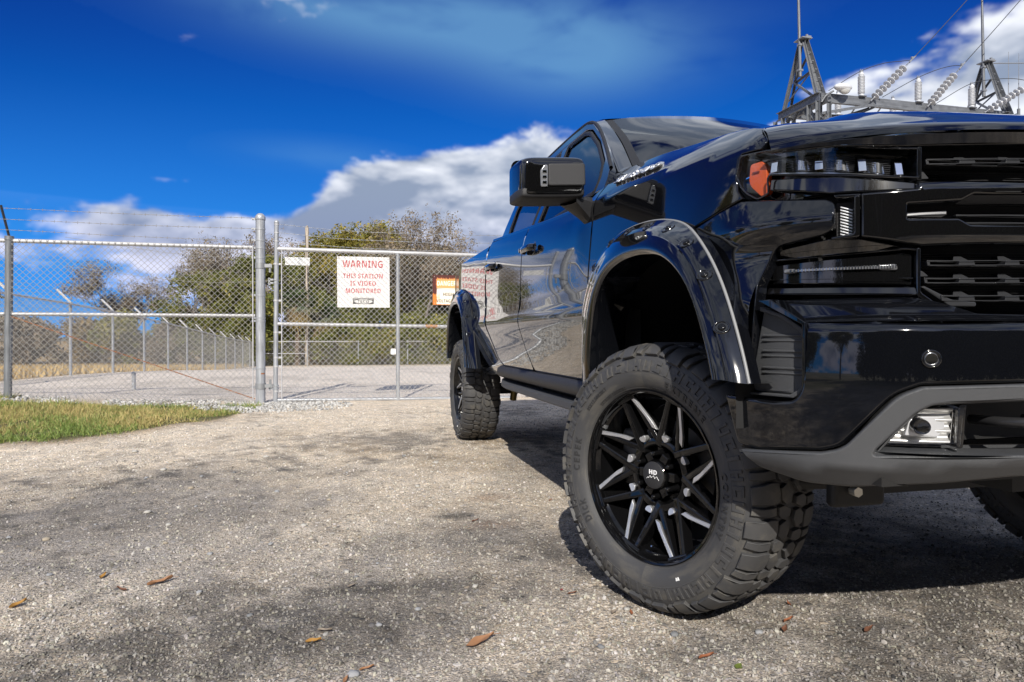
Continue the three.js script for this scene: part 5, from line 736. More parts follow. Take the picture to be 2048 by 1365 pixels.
{
  const rings = []; const ns = 56, na = 128; for (let j = 0; j <= ns; j++) { const s = lerp(-tyreP.L, tyreP.L, j / ns), row = []; for (let i = 0; i <= na; i++) row.push(V(...onTyre()(-i / na * 2 * PI * TR, s, 0))); rings.push(row); }
  const parts = [gridGeo(rings)], N = 26, Lp = 2 * PI * TR / N, R = rng(77);
  const bl = (pts, a0, t, r = 0.0022, hgt = 0) => { const M = onTyre(t); parts.push(panel(pts.map(([a, s]) => [a * Lp + a0, s]), M, { h: 0.026, r, nb: 1, t: t + 0.001 })); };
  const out = [];
  for (let i = 0; i < N; i++) for (const sg of [1, -1]) {
    const a0 = i * Lp + (sg < 0 ? Lp * 0.5 : 0), F = (p) => p.map(([a, s]) => [sg < 0 ? 1 - a : a, s * sg]), odd = i % 2;
    bl(F([[0.04, 0.068], [0.34, 0.062], [0.56, 0.066], [0.60, 0.09], [0.57, 0.118], [0.60, odd ? 0.160 : 0.150], [0.10, odd ? 0.162 : 0.152], [0.06, 0.12], [0.01, 0.098]]), a0, 0.0135);
    bl(F([[0.68, 0.078], [0.92, 0.074], [0.94, 0.11], [0.90, 0.14], [0.90, 0.152], [0.68, 0.150], [0.70, 0.12]]), a0, 0.0115);
    bl(F([[0.10, 0.030], [0.40, 0.005], [0.62, 0.012], [0.66, 0.034], [0.50, 0.056], [0.20, 0.058]]), a0, 0.0128);
    bl(F([[0.66, 0.046], [0.80, 0.012], [1.0, 0.016], [1.04, 0.050], [0.92, 0.066], [0.70, 0.066]]), a0, 0.0128);
    // raised figures on the shoulder
    const w = 0.34, s0 = 0.168, s1 = 0.203, box2 = (a, p) => p.map(([u, v]) => [a + u * w, lerp(s1, s0, v)]);
    const U = [[0, 0], [1, 0], [1, 1], [0.72, 1], [0.72, 0.28], [0.28, 0.28], [0.28, 1], [0, 1]], C = [[0, 0.1], [1, 0], [1, 0.34], [0.4, 0.3], [0.4, 0.74], [1, 0.72], [1, 1], [0, 1]], I = [[0.2, 0], [0.55, -0.06], [0.6, 1], [0.2, 1]], H = [[0, 0], [0.3, 0], [0.3, 0.36], [0.7, 0.36], [0.7, 0], [1, 0], [1, 1], [0.7, 1], [0.7, 0.64], [0.3, 0.64], [0.3, 1], [0, 1]];
    const seq = [[U, C], [I, H], [C, U], [H, I]][i % 4];
    bl(F(box2(0.08, seq[0])), a0, 0.0042, 0.0008); bl(F(box2(0.58, seq[1])), a0, 0.0042, 0.0008);
  }
  // thin rings moulded in the side
  for (const s of [0.206, 0.268, 0.284]) { for (const sg of [1, -1]) { const rows = []; for (const [ds, d] of [[-0.002, -0.0003], [0, 0.0016], [0.002, -0.0003]]) { const row = []; for (let i = 0; i <= 96; i++) row.push(V(...onTyre(0)(-i / 96 * 2 * PI * TR, sg * (s + ds), d))); rows.push(row); } parts.push(gridGeo(rows)); } }
  WG.tyre = merge(parts);
  const text = (str, size, s0, mid, depth, wide = 1, space = 0) => {  // lettering set round the side; mid is the clock angle in degrees
    const gs = [], m = onTyre(); let x = 0; const spacing = size * (0.09 + space), adv = (ch) => font.data.glyphs[ch] ? font.data.glyphs[ch].ha / font.data.resolution * size * wide : size * 0.3;
    let total = 0; for (const ch of str) total += adv(ch) + spacing; x = mid / 180 * PI * TR - total * TR / 0.34 / 2; const k = TR / 0.34;
    for (const ch of str) { if (ch !== ' ') { const g = clean(new TextGeometry(ch, { font, size, depth, curveSegments: 3, bevelEnabled: false })); const p = g.attributes.position; for (let i = 0; i < p.count; i++) { const q = m(x + p.getX(i) * wide * k, s0 - p.getY(i), p.getZ(i) - 0.0004); p.setXYZ(i, ...q); } g.computeVertexNormals(); gs.push(g); } x += (adv(ch) + spacing) * k; }
    return gs;
  };
  WG.text = merge([...text('EXTREME', 0.024, 0.243, 34, 0.0028, 1.12, 0.14), ...text('COUNTRY', 0.024, 0.243, 96, 0.0028, 1.12, 0.14), ...text('CEPEK', 0.024, 0.243, 276, 0.0028, 1.1, 0.1), ...text('Dick', 0.028, 0.245, 239, 0.0026, 1.0), ...text('35X12.50R20LT', 0.012, 0.233, 318, 0.0022, 1), ...text('EXTREME COUNTRY', 0.011, 0.262, 330, 0.0018, 1), ...text('LOAD RANGE E', 0.008, 0.266, 12, 0.0016, 1)]);
  WG.mark = merge(text('V1', 0.010, 0.232, 153, 0.003, 0.9));
  // rim
  const rim = [[0.1285, 0.272], [0.1325, 0.2815], [0.1345, 0.2835], [0.1365, 0.2815], [0.1345, 0.276], [0.128, 0.2725], [0.118, 0.2705], [0.104, 0.266], [0.095, 0.258], [0.05, 0.250], [0.0, 0.240], [-0.06, 0.236], [-0.10, 0.243], [-0.125, 0.262], [-0.13, 0.28]];
  const lat = (prof, n = 96) => { const rows = prof.map(([o, r]) => Array.from({ length: n + 1 }, (_, i) => V(-o, r * Math.cos(i / n * 2 * PI), r * Math.sin(i / n * 2 * PI)))); return toCreasedNormals(gridGeo(rows), 0.5); };
  WG.rim = lat(rim);
  const face = tab([[0.0, 0.070], [0.07, 0.070], [0.10, 0.074], [0.16, 0.088], [0.24, 0.103], [0.27, 0.110], [0.285, 0.121]]);
  const onFace = (off = 0) => (u, v, d) => [-(face(Math.hypot(u, v)) + d + off), v, u];
  const pol = (r, a) => [r * Math.cos(a * PI / 180), r * Math.sin(a * PI / 180)];
  const bar = (r0, a0, w0, r1, a1, w1) => { const A = pol(r0, a0), B = pol(r1, a1), l = Math.hypot(B[0] - A[0], B[1] - A[1]), n = [-(B[1] - A[1]) / l, (B[0] - A[0]) / l]; return [[A[0] + n[0] * w0, A[1] + n[1] * w0], [B[0] + n[0] * w1, B[1] + n[1] * w1], [B[0] - n[0] * w1, B[1] - n[1] * w1], [A[0] - n[0] * w0, A[1] - n[1] * w0]]; };
  WG.spokes = []; WG.accents = []; WG.nails = [];
  for (let k = 0; k < 8; k++) {
    const t = k * 45 + 20;
    // a V that opens towards the hub: a wide black beam and a slimmer arm with a milled face
    WG.spokes.push(merge([panel(bar(0.270, t + 9, 0.0115, 0.092, t + 29, 0.0150), onFace(0.003), { h: 0.03, r: 0.0085, nb: 4, t: 0.045 }), panel(bar(0.272, t + 0.5, 0.0085, 0.092, t - 25, 0.0120), onFace(0), { h: 0.03, r: 0.0065, nb: 4, t: 0.045 }), panel([pol(0.281, t - 4), pol(0.281, t + 14), pol(0.262, t + 14), pol(0.262, t - 4)], onFace(0.006), { h: 0.03, r: 0.003, nb: 2, t: 0.03 })]));
    const a = pol(0.284, t + 0.6), b = pol(0.272, t - 1.7), c = pol(0.178, t - 15.2), d = pol(0.190, t - 8.6), e = pol(0.156, t - 14.0), f = pol(0.150, t - 21);
    WG.accents.push(panel([a, b, c, f, e, d, pol(0.268, t + 1.2)], onFace(0.0026), { h: 0.03, r: 0.001, nb: 1, t: 0.01 }));
    WG.nails.push(panel(rounded([pol(0.136, t + 3), pol(0.136, t + 15), pol(0.122, t + 15), pol(0.113, t + 9), pol(0.122, t + 3)], 0.006), onFace(0.006), { h: 0.03, r: 0.001, nb: 1, t: 0.02 }));
  }
  WG.hub = merge([lat([[0.02, 0.128], [0.066, 0.126], [0.074, 0.120], [0.076, 0.112], [0.076, 0.100], [0.072, 0.096], [0.046, 0.094], [0.042, 0.09], [0.042, 0.053], [0.046, 0.05], [0.096, 0.0475], [0.099, 0.045], [0.099, 0.0005]], 64), ...Array.from({ length: 6 }, (_, i) => { const g = rbox(0.05, 0.028, 0.030, 0.003, -0.062, 0.062, 0); g.rotateX(i * PI / 3 + PI / 6); return g; })]);
  WG.cap = merge([lat([[0.099, 0.0445], [0.1025, 0.0435], [0.1035, 0.0415], [0.1035, 0.0002]], 48)]);
  const tx = (s, size, depth) => { const g = clean(new TextGeometry(s, { font, size, depth, curveSegments: 4, bevelEnabled: false })); g.computeBoundingBox(); const w = g.boundingBox.max.x; g.translate(-w / 2, 0, 0); g.scale(1.25, 1, 1); g.rotateY(-PI / 2); return g; };
  const zig = []; const zp = [[-0.027, -0.014], [-0.021, -0.008], [-0.018, -0.011], [-0.011, -0.002], [-0.006, -0.009], [-0.003, -0.006], [0.004, -0.001], [0.009, -0.010], [0.012, -0.006], [0.017, -0.002], [0.027, -0.014]]; for (let i = 0; i + 1 < zp.length; i++) zig.push(rod([-0.1042, zp[i][1], zp[i][0]], [-0.1042, zp[i + 1][1], zp[i + 1][0]], 0.0008, 0.0008, 4));
  const hd = tx('HD', 0.015, 0.001); hd.translate(-0.1036, 0.003, 0); WG.logo = merge([hd, ...zig]);
  WG.lug = merge([rod([-0.04, 0, 0], [-0.100, 0, 0], 0.0115, 0.008, 12), new THREE.SphereGeometry(0.008, 10, 6).translate(-0.100, 0, 0), rod([-0.045, 0, 0], [-0.056, 0, 0], 0.0135, 0.0125, 12)]);
  WG.disc = merge([lat([[-0.005, 0.172], [0.006, 0.172], [0.006, 0.09], [0.03, 0.088], [0.03, 0.0]], 48), lat([[-0.02, 0.172], [-0.005, 0.174]], 48)]);
  WG.caliper = rbox(0.08, 0.2, 0.09, 0.02, 0.0, 0.03, -0.165);
  WG.back = lat([[-0.06, 0.236], [-0.075, 0.12], [-0.075, 0.0]], 32);
  WG.valve = rod([-0.1, -0.235, 0.02], [-0.13, -0.225, 0.018], 0.004, 0.003, 8);
}
function wheel(parent, name, x, z, steer, spin, side) {
  const w = new THREE.Group(); w.name = name; w.position.set(x, 0.4395, z); w.rotation.order = 'YXZ'; w.rotation.set(spin, side > 0 ? PI + steer : steer, 0); parent.add(w);
  mesh('tyre', WG.tyre, MAT.rubber, w); mesh('tyre_lettering', WG.text, MAT.rubberText, w); mesh('paint_mark', WG.mark, std([0.8, 0.8, 0.8], 0.6), w);
  mesh('rim', WG.rim, MAT.wheelBlack, w);
  for (const g of WG.spokes) mesh('spoke', g, MAT.wheelBlack, w); for (const g of WG.accents) mesh('milled_accent', g, MAT.machined, w); for (const g of WG.nails) mesh('milled_nail', g, MAT.machined, w);
  mesh('hub', WG.hub, MAT.wheelBlack, w); mesh('centre_cap', WG.cap, MAT.trimDark, w); mesh('cap_logo', WG.logo, std([0.85, 0.85, 0.86], 0.4), w);
  for (let i = 0; i < 6; i++) { const l = mesh('lug_nut', WG.lug, MAT.wheelBlack, w); l.rotation.x = i * PI / 3; const a = i * PI / 3; l.position.set(0, Math.cos(a) * 0.0715, Math.sin(a) * 0.0715); }
  mesh('brake_disc', WG.disc, MAT.iron, w); mesh('brake_caliper', WG.caliper, MAT.iron, w); mesh('rim_back', WG.back, MAT.matte, w); mesh('valve_stem', WG.valve, MAT.dimChrome, w);
  return w;
}
// ---------- truck ----------
const truck = thing('pickup_truck', 'lifted glossy black pickup truck with wide bolted fender flares and black spoked wheels', 'pickup truck', [0, 0, 0]);
const two = (name, g, m, parent = truck) => [mesh(name, g, m, parent), mesh(name, mirror(g), m, parent)];
const sub2 = (pair, name, g, m) => { mesh(name, g, m, pair[0]); mesh(name, mirror(g), m, pair[1]); };
// fenders, doors, bed
const arch = (cz, cy, r, a0, a1, n = 22) => Array.from({ length: n + 1 }, (_, i) => { const a = lerp(a0, a1, i / n) * PI / 180; return [cz + r * Math.cos(a), cy + r * Math.sin(a)]; });
{
  const top = []; for (let z = 0.555; z > -0.5; z -= 0.06) top.push([z, crestY(z)]); top.push([-0.565, crestY(-0.565)]);
  two('front_fender', panel([...top, [-0.570, 1.50], [-0.570, 0.715], [-0.47, 0.71], ...arch(0.05, 0.70, 0.505, 172, 66, 20), [0.262, 1.211], [0.49, 1.262], [0.474, 1.285], [0.466, 1.33], [0.468, 1.372], [0.48, 1.384], [0.545, 1.380]], onSide(), { h: 0.028, r: 0.003, t: 0.03 }), MAT.paint);
  // shoulder piece behind the fender, to the foot of the windscreen
  const fd = two('front_door', panel(rounded([[-0.578, 1.545], [-0.578, 0.735], [-0.62, 0.702], [-1.57, 0.70, 0.05], [-1.695, 0.86, 0.06], [-1.706, 1.0], [-1.706, beltY(-1.706)], [-1.2, beltY(-1.2)], [-0.80, beltY(-0.80) + 0.004], [-0.66, 1.51]], 0.012), onSide(), { h: 0.03, r: 0.0035, t: 0.03 }), MAT.paint);
  const rd = two('rear_door', panel(rounded([[-1.714, beltY(-1.714)], [-1.714, 1.0], [-1.703, 0.865, 0.06], [-1.585, 0.70, 0.05], [-2.32, 0.702], [-2.46, 0.74, 0.06], [-2.62, 0.93, 0.1], [-2.70, 1.12, 0.1], [-2.715, 1.3], [-2.715, beltY(-2.7)], [-2.2, beltY(-2.2)]], 0.012), onSide(), { h: 0.03, r: 0.0035, t: 0.03 }), MAT.paint);
  const bedTop = (z) => 1.57;
  two('bed_side', panel([[-2.735, bedTop(-2.73)], [-2.735, 1.2], [-2.722, 1.10], [-2.635, 0.935], [-2.475, 0.755], [-2.345, 0.70], [-2.345, 0.64], [-3.1, 0.60], [-3.155, 0.66], ...arch(-3.744, 0.70, 0.585, 2, 176, 30), [-4.34, 0.78], [-4.83, 0.84], [-4.88, 0.9], [-4.88, 1.55]], onSide(0.002), { h: 0.035, r: 0.006, t: 0.03 }), MAT.paint);
  two('bed_rail', loft([[[-0.972, 1.555, -2.74], [-0.965, 1.565, -3.6], [-0.87, 1.56, -4.88]], [[-0.95, 1.585, -2.74], [-0.945, 1.592, -3.6], [-0.85, 1.585, -4.88]], [[-0.89, 1.59, -2.74], [-0.885, 1.597, -3.6], [-0.80, 1.59, -4.88]]], 20, 6), MAT.trimDark);
  mesh('tailgate', rbox(1.78, 0.72, 0.08, 0.02, 0, 1.2, -4.86), MAT.paint, truck); mesh('bed_floor', box(1.8, 0.04, 2.2, 0, 1.0, -3.86), MAT.trimDark, truck); mesh('bed_front', box(1.88, 0.62, 0.05, 0, 1.27, -2.76), MAT.paint, truck);
  mesh('rear_bumper', rbox(1.8, 0.2, 0.2, 0.04, 0, 0.78, -4.96), MAT.dimChrome, truck);
  // dark shell behind the gaps
  mesh('inner_body', [...[1, -1].flatMap((s) => [box(0.06, 0.66, 2.1, s * 0.93, 1.08, -1.65), box(0.05, 0.3, 0.4, s * 0.80, 1.38, -0.35)]), box(1.8, 0.05, 2.1, 0, 0.76, -1.65), box(1.7, 0.72, 0.05, 0, 1.12, -0.62), box(1.75, 0.75, 0.05, 0, 1.14, -2.70)], MAT.matte, truck);
  // handles
  const handle = (z, y) => { const M = onSide(); const c = M(z, y, 0), x = c[0]; const bar = loft([[-0.5, 0.012], [-0.42, 0.034], [-0.2, 0.042], [0.2, 0.042], [0.42, 0.034], [0.5, 0.012]].map(([t, d]) => { const hh = 0.019 * (1 - 0.5 * Math.abs(t) ** 3); return Array.from({ length: 13 }, (_, i) => { const a = i / 12 * 2 * PI; return V(x - d - Math.cos(a) * 0.011, y + Math.sin(a) * hh, z + t * 0.215); }); }), 0, 18); const bez = panel(Array.from({ length: 24 }, (_, i) => [z + 0.02 + Math.cos(i / 24 * 2 * PI) * 0.058, y + Math.sin(i / 24 * 2 * PI) * 0.04]), onSide(0.003), { h: 0.03, r: 0.004, t: 0.01 }); const key = rod([x - 0.03, y, z - 0.085], [x - 0.052, y, z - 0.085], 0.014, 0.012, 14); return [merge([bar, key]), bez]; };
  for (const [pair, z] of [[fd, -1.50], [rd, -2.49]]) { const [a, b] = handle(z, 1.385); sub2(pair, 'door_handle', a, MAT.gloss); sub2(pair, 'handle_bezel', b, MAT.gloss); }
  // side glass and its frames
  const A = [[-0.735, 1.545], [-0.728, 1.60], [-0.775, 1.685], [-0.98, 1.83], [-1.23, 1.965], [-1.36, 2.005], [-1.655, 2.015], [-1.655, 1.52]], B = [[-1.80, 1.525], [-1.80, 2.015], [-2.30, 1.995], [-2.44, 1.955], [-2.545, 1.80], [-2.52, 1.66], [-2.42, 1.575]];
  sub2(fd, 'window', panel(rounded(A, 0.02), onGlass(-0.012), { h: 0.06, r: 0.001, nb: 1, t: 0.002 }), MAT.glass);
  sub2(rd, 'window', panel(rounded(B, 0.02), onGlass(-0.012), { h: 0.06, r: 0.001, nb: 1, t: 0.002 }), MAT.glassDark);
  const strip = (pts, w, M, closed) => { const G = []; const c = new THREE.CatmullRomCurve3(pts.map(([a, b]) => V(a, b, 0)), !!closed, 'catmullrom', 0.1), n = Math.max(16, pts.length * 8), P = c.getSpacedPoints(n), rows = [[-w, 0], [-w * 0.5, 0.006], [w * 0.5, 0.006], [w, 0]].map(([k, d]) => P.map((p, i) => { const q = P[Math.min(n, i + 1)], o = P[Math.max(0, i - 1)], dx = q.x - o.x, dy = q.y - o.y, l = Math.hypot(dx, dy) || 1; return V(...M(p.x - dy / l * k, p.y + dx / l * k, d)); })); return gridGeo(rows); };
  sub2(fd, 'window_seal', strip(rounded(A, 0.02), 0.012, onGlass(-0.004), true), MAT.rubberSeal); sub2(rd, 'window_seal', strip(rounded(B, 0.02), 0.012, onGlass(-0.004), true), MAT.rubberSeal);
  // painted frame: arch from the windscreen foot over the doors to the rear pillar
  const outerF = [[-0.60, 1.575], [-0.625, 1.625], [-0.83, 1.775], [-1.05, 1.92], [-1.24, 2.022], [-1.40, 2.072], [-1.70, 2.088], [-2.2, 2.082], [-2.50, 2.058], [-2.62, 2.02], [-2.70, 1.90], [-2.735, 1.70], [-2.735, 1.575]];
  two('cab_frame', panel([...outerF, [-2.44, 1.545], ...[[-2.515, 1.645], [-2.56, 1.80], [-2.45, 1.972], [-2.30, 2.012], [-1.80, 2.032], [-1.36, 2.024], [-1.215, 1.982], [-0.965, 1.846], [-0.755, 1.695], [-0.708, 1.605], [-0.712, 1.535]], [-0.60, 1.53]], onGlass(), { h: 0.04, r: 0.006, t: 0.03 }), MAT.paint);
  two('door_pillar', panel([[-1.662, 1.51], [-1.662, 2.034], [-1.793, 2.034], [-1.793, 1.515]], onGlass(-0.003), { h: 0.06, r: 0.003, t: 0.03 }), MAT.gloss);
  two('drip_moulding', tube(outerF.slice(1, 11).map(([z, y]) => onGlass(-0.004)(z, y + 0.004, 0)), 0.009, 50, 8), MAT.rubberSeal);
  two('belt_moulding', loft([[-0.70, -1.2, -1.7, -2.2, -2.71].map((z) => [-(sideW(z, beltY(z)) - 0.002), beltY(z) - 0.004, z]), [-0.70, -1.2, -1.7, -2.2, -2.71].map((z) => [-(sideW(z, beltY(z)) - 0.006), beltY(z) + 0.014, z]), [-0.70, -1.2, -1.7, -2.2, -2.71].map((z) => [-(tumble(beltY(z) + 0.03) - 0.004), beltY(z) + 0.03, z])], 30, 5), MAT.gloss);
  // roof, windscreen, pillars
  const roofRow = (z, yr, xr, yc) => [[-xr, yr, z], [-xr * 0.93, yr + 0.022, z + 0.01], [-xr * 0.6, lerp(yr, yc, 0.75), z + 0.06], [0, yc, z + 0.09], [xr * 0.6, lerp(yr, yc, 0.75), z + 0.06], [xr * 0.93, yr + 0.022, z + 0.01], [xr, yr, z]];
  mesh('roof', loft([roofRow(-1.385, 2.068, 0.705, 2.112), roofRow(-1.60, 2.086, 0.706, 2.135), roofRow(-2.1, 2.086, 0.706, 2.138), roofRow(-2.5, 2.06, 0.71, 2.115), roofRow(-2.66, 2.0, 0.73, 2.06), roofRow(-2.74, 1.8, 0.80, 1.8)], 40, 24), MAT.paint, truck);
  const ws = loft([[[-0.845, 1.60, -0.63], [-0.5, 1.61, -0.46], [0, 1.615, -0.40], [0.5, 1.61, -0.46], [0.845, 1.60, -0.63]], [[-0.765, 1.84, -0.99], [-0.5, 1.865, -0.86], [0, 1.88, -0.80], [0.5, 1.865, -0.86], [0.765, 1.84, -0.99]], [[-0.675, 2.072, -1.375], [-0.5, 2.092, -1.30], [0, 2.113, -1.25], [0.5, 2.092, -1.30], [0.675, 2.072, -1.375]]], 40, 20);
  mesh('windscreen', ws, MAT.glass, truck);
  two('windscreen_pillar', loft([[[-0.872, 1.57, -0.60], [-0.79, 1.79, -0.90], [-0.725, 2.0, -1.26], [-0.705, 2.068, -1.39]], [[-0.865, 1.60, -0.605], [-0.795, 1.83, -0.935], [-0.72, 2.03, -1.27], [-0.70, 2.078, -1.385]], [[-0.83, 1.607, -0.612], [-0.755, 1.845, -0.945], [-0.68, 2.05, -1.285], [-0.665, 2.085, -1.37]], [[-0.79, 1.603, -0.602], [-0.715, 1.842, -0.935], [-0.655, 2.05, -1.275], [-0.64, 2.083, -1.345]]], 30, 12), MAT.paint);
  two('screen_edge', loft([[[-0.79, 1.606, -0.60], [-0.715, 1.847, -0.935], [-0.65, 2.06, -1.29]], [[-0.755, 1.606, -0.583], [-0.68, 1.852, -0.925], [-0.615, 2.064, -1.28]]], 20, 3), MAT.rubberSeal);
  mesh('cowl_panel', loft([[[-0.86, 1.60, -0.50], [-0.4, 1.628, -0.40], [0, 1.636, -0.36], [0.4, 1.628, -0.40], [0.86, 1.60, -0.50]], [[-0.86, 1.585, -0.6], [-0.4, 1.59, -0.52], [0, 1.60, -0.46], [0.4, 1.59, -0.52], [0.86, 1.585, -0.6]]], 30, 4), MAT.trimDark, truck);
  two('fender_corner', loft([[[-0.862, 1.604, -0.50], [-0.88, 1.59, -0.52], [-0.915, 1.55, -0.54], [-0.945, 1.50, -0.565]], [[-0.85, 1.62, -0.60], [-0.875, 1.60, -0.605], [-0.91, 1.56, -0.60], [-0.945, 1.50, -0.59]]], 10, 4), MAT.paint);
  mesh('rear_window', panel([[-0.62, 1.62], [0.62, 1.62], [0.56, 2.0], [-0.56, 2.0]], (a, b, d) => [a, b, -2.73 + (b - 1.62) * 0.12 - d], { h: 0.2, r: 0.001, nb: 1, t: 0.002 }), MAT.glassDark, truck);
  // cabin
  mesh('dashboard', [rbox(1.6, 0.3, 0.5, 0.08, 0, 1.44, -0.9), rbox(1.66, 0.1, 0.3, 0.04, 0, 1.54, -0.72)], MAT.seat, truck);
  for (const x of [-0.42, 0.42]) for (const [z, n] of [[-1.62, 'front_seat'], [-2.4, 'rear_seat']]) { const s = mesh(n, [rbox(0.52, 0.16, 0.52, 0.06, x, 1.12, z + 0.1)], MAT.seat, truck); const b = rbox(0.5, 0.66, 0.14, 0.06, 0, 0.33, 0); b.rotateX(-0.2); b.translate(x, 1.15, z - 0.16); mesh('backrest', b, MAT.seat, s); mesh('headrest', rbox(0.27, 0.18, 0.11, 0.045, x, 1.86, z - 0.30), MAT.seat, s); }
  const sw = new THREE.TorusGeometry(0.185, 0.018, 10, 40); sw.rotateX(-0.45); sw.translate(0.42, 1.5, -1.15); mesh('steering_wheel', [sw, rod([0.42, 1.5, -1.15], [0.42, 1.42, -0.95], 0.04, 0.05, 10)], MAT.seat, truck);
  mesh('mirror_inside', rbox(0.25, 0.07, 0.03, 0.015, 0, 1.95, -1.1), MAT.matte, truck);
  mesh('headliner', box(1.25, 0.02, 1.2, 0, 2.05, -2.0), std([0.2, 0.2, 0.2], 0.9), truck);
}
// bonnet
{
  const left = [[-0.950, 1.366, 0.577], [-0.950, 1.384, 0.570], [-0.944, 1.404, 0.556], [-0.932, 1.430, 0.531], [-0.918, 1.453, 0.491], [-0.903, 1.477, 0.421], [-0.888, 1.502, 0.301], [-0.877, 1.537, 0.05], [-0.871, 1.571, -0.2], [-0.863, 1.603, -0.51]];
  const mid = [[0, 1.362, 0.925], [0, 1.382, 0.918], [0, 1.405, 0.895], [0, 1.434, 0.845], [0, 1.455, 0.77], [0, 1.480, 0.65], [0, 1.512, 0.47], [0, 1.56, 0.2], [0, 1.60, -0.08], [0, 1.636, -0.38]];
  const rows = left.map((l, j) => { const m = mid[j], r = []; for (let i = 0; i <= 24; i++) { const f = i / 24, x = lerp(l[0], 0, f), z = UP.zx(Math.max(x, -0.975)) + (l[2] - UP.zx(l[0])) * (1 - f) + (m[2] - UP.zx(0)) * f, blend = sstep(0, 6, j), zz = lerp(z, lerp(l[2], m[2], Math.sqrt(f) * 0.6 + f * 0.4), blend); const k = sstep(2, 5, j); r.push(V(x, lerp(l[1], m[1], f) + 0.014 * Math.sin(PI * Math.min(1, f * 1.6)) * k + 0.016 * (sstep(0.17, 0.27, f)) * k - 0.004 * k, zz)); } const q = r.slice(0, -1).map((p) => V(-p.x, p.y, p.z)).reverse(); return [...r, ...q]; });
  mesh('bonnet', loft(rows, 0, 46), MAT.paint, truck);
  // front lip of the bonnet
  mesh('bonnet_lip', panel([...inX(UP, [[-0.950, 1.3665], [-0.86, 1.3635], [-0.72, 1.361], [-0.4, 1.361], [0, 1.362], [0.4, 1.361], [0.72, 1.361], [0.86, 1.3635], [0.950, 1.3665]]), ...inX(UP, [[0.945, 1.358], [0.86, 1.348], [0.74, 1.334], [0.5, 1.333], [0, 1.334], [-0.5, 1.333], [-0.74, 1.334], [-0.86, 1.348], [-0.945, 1.358]])], onPlan(UP, (s, y) => 0.013 + (y - 1.362) * 0.35), { h: 0.03, r: 0.003, t: 0.05 }), MAT.paint, truck);
}
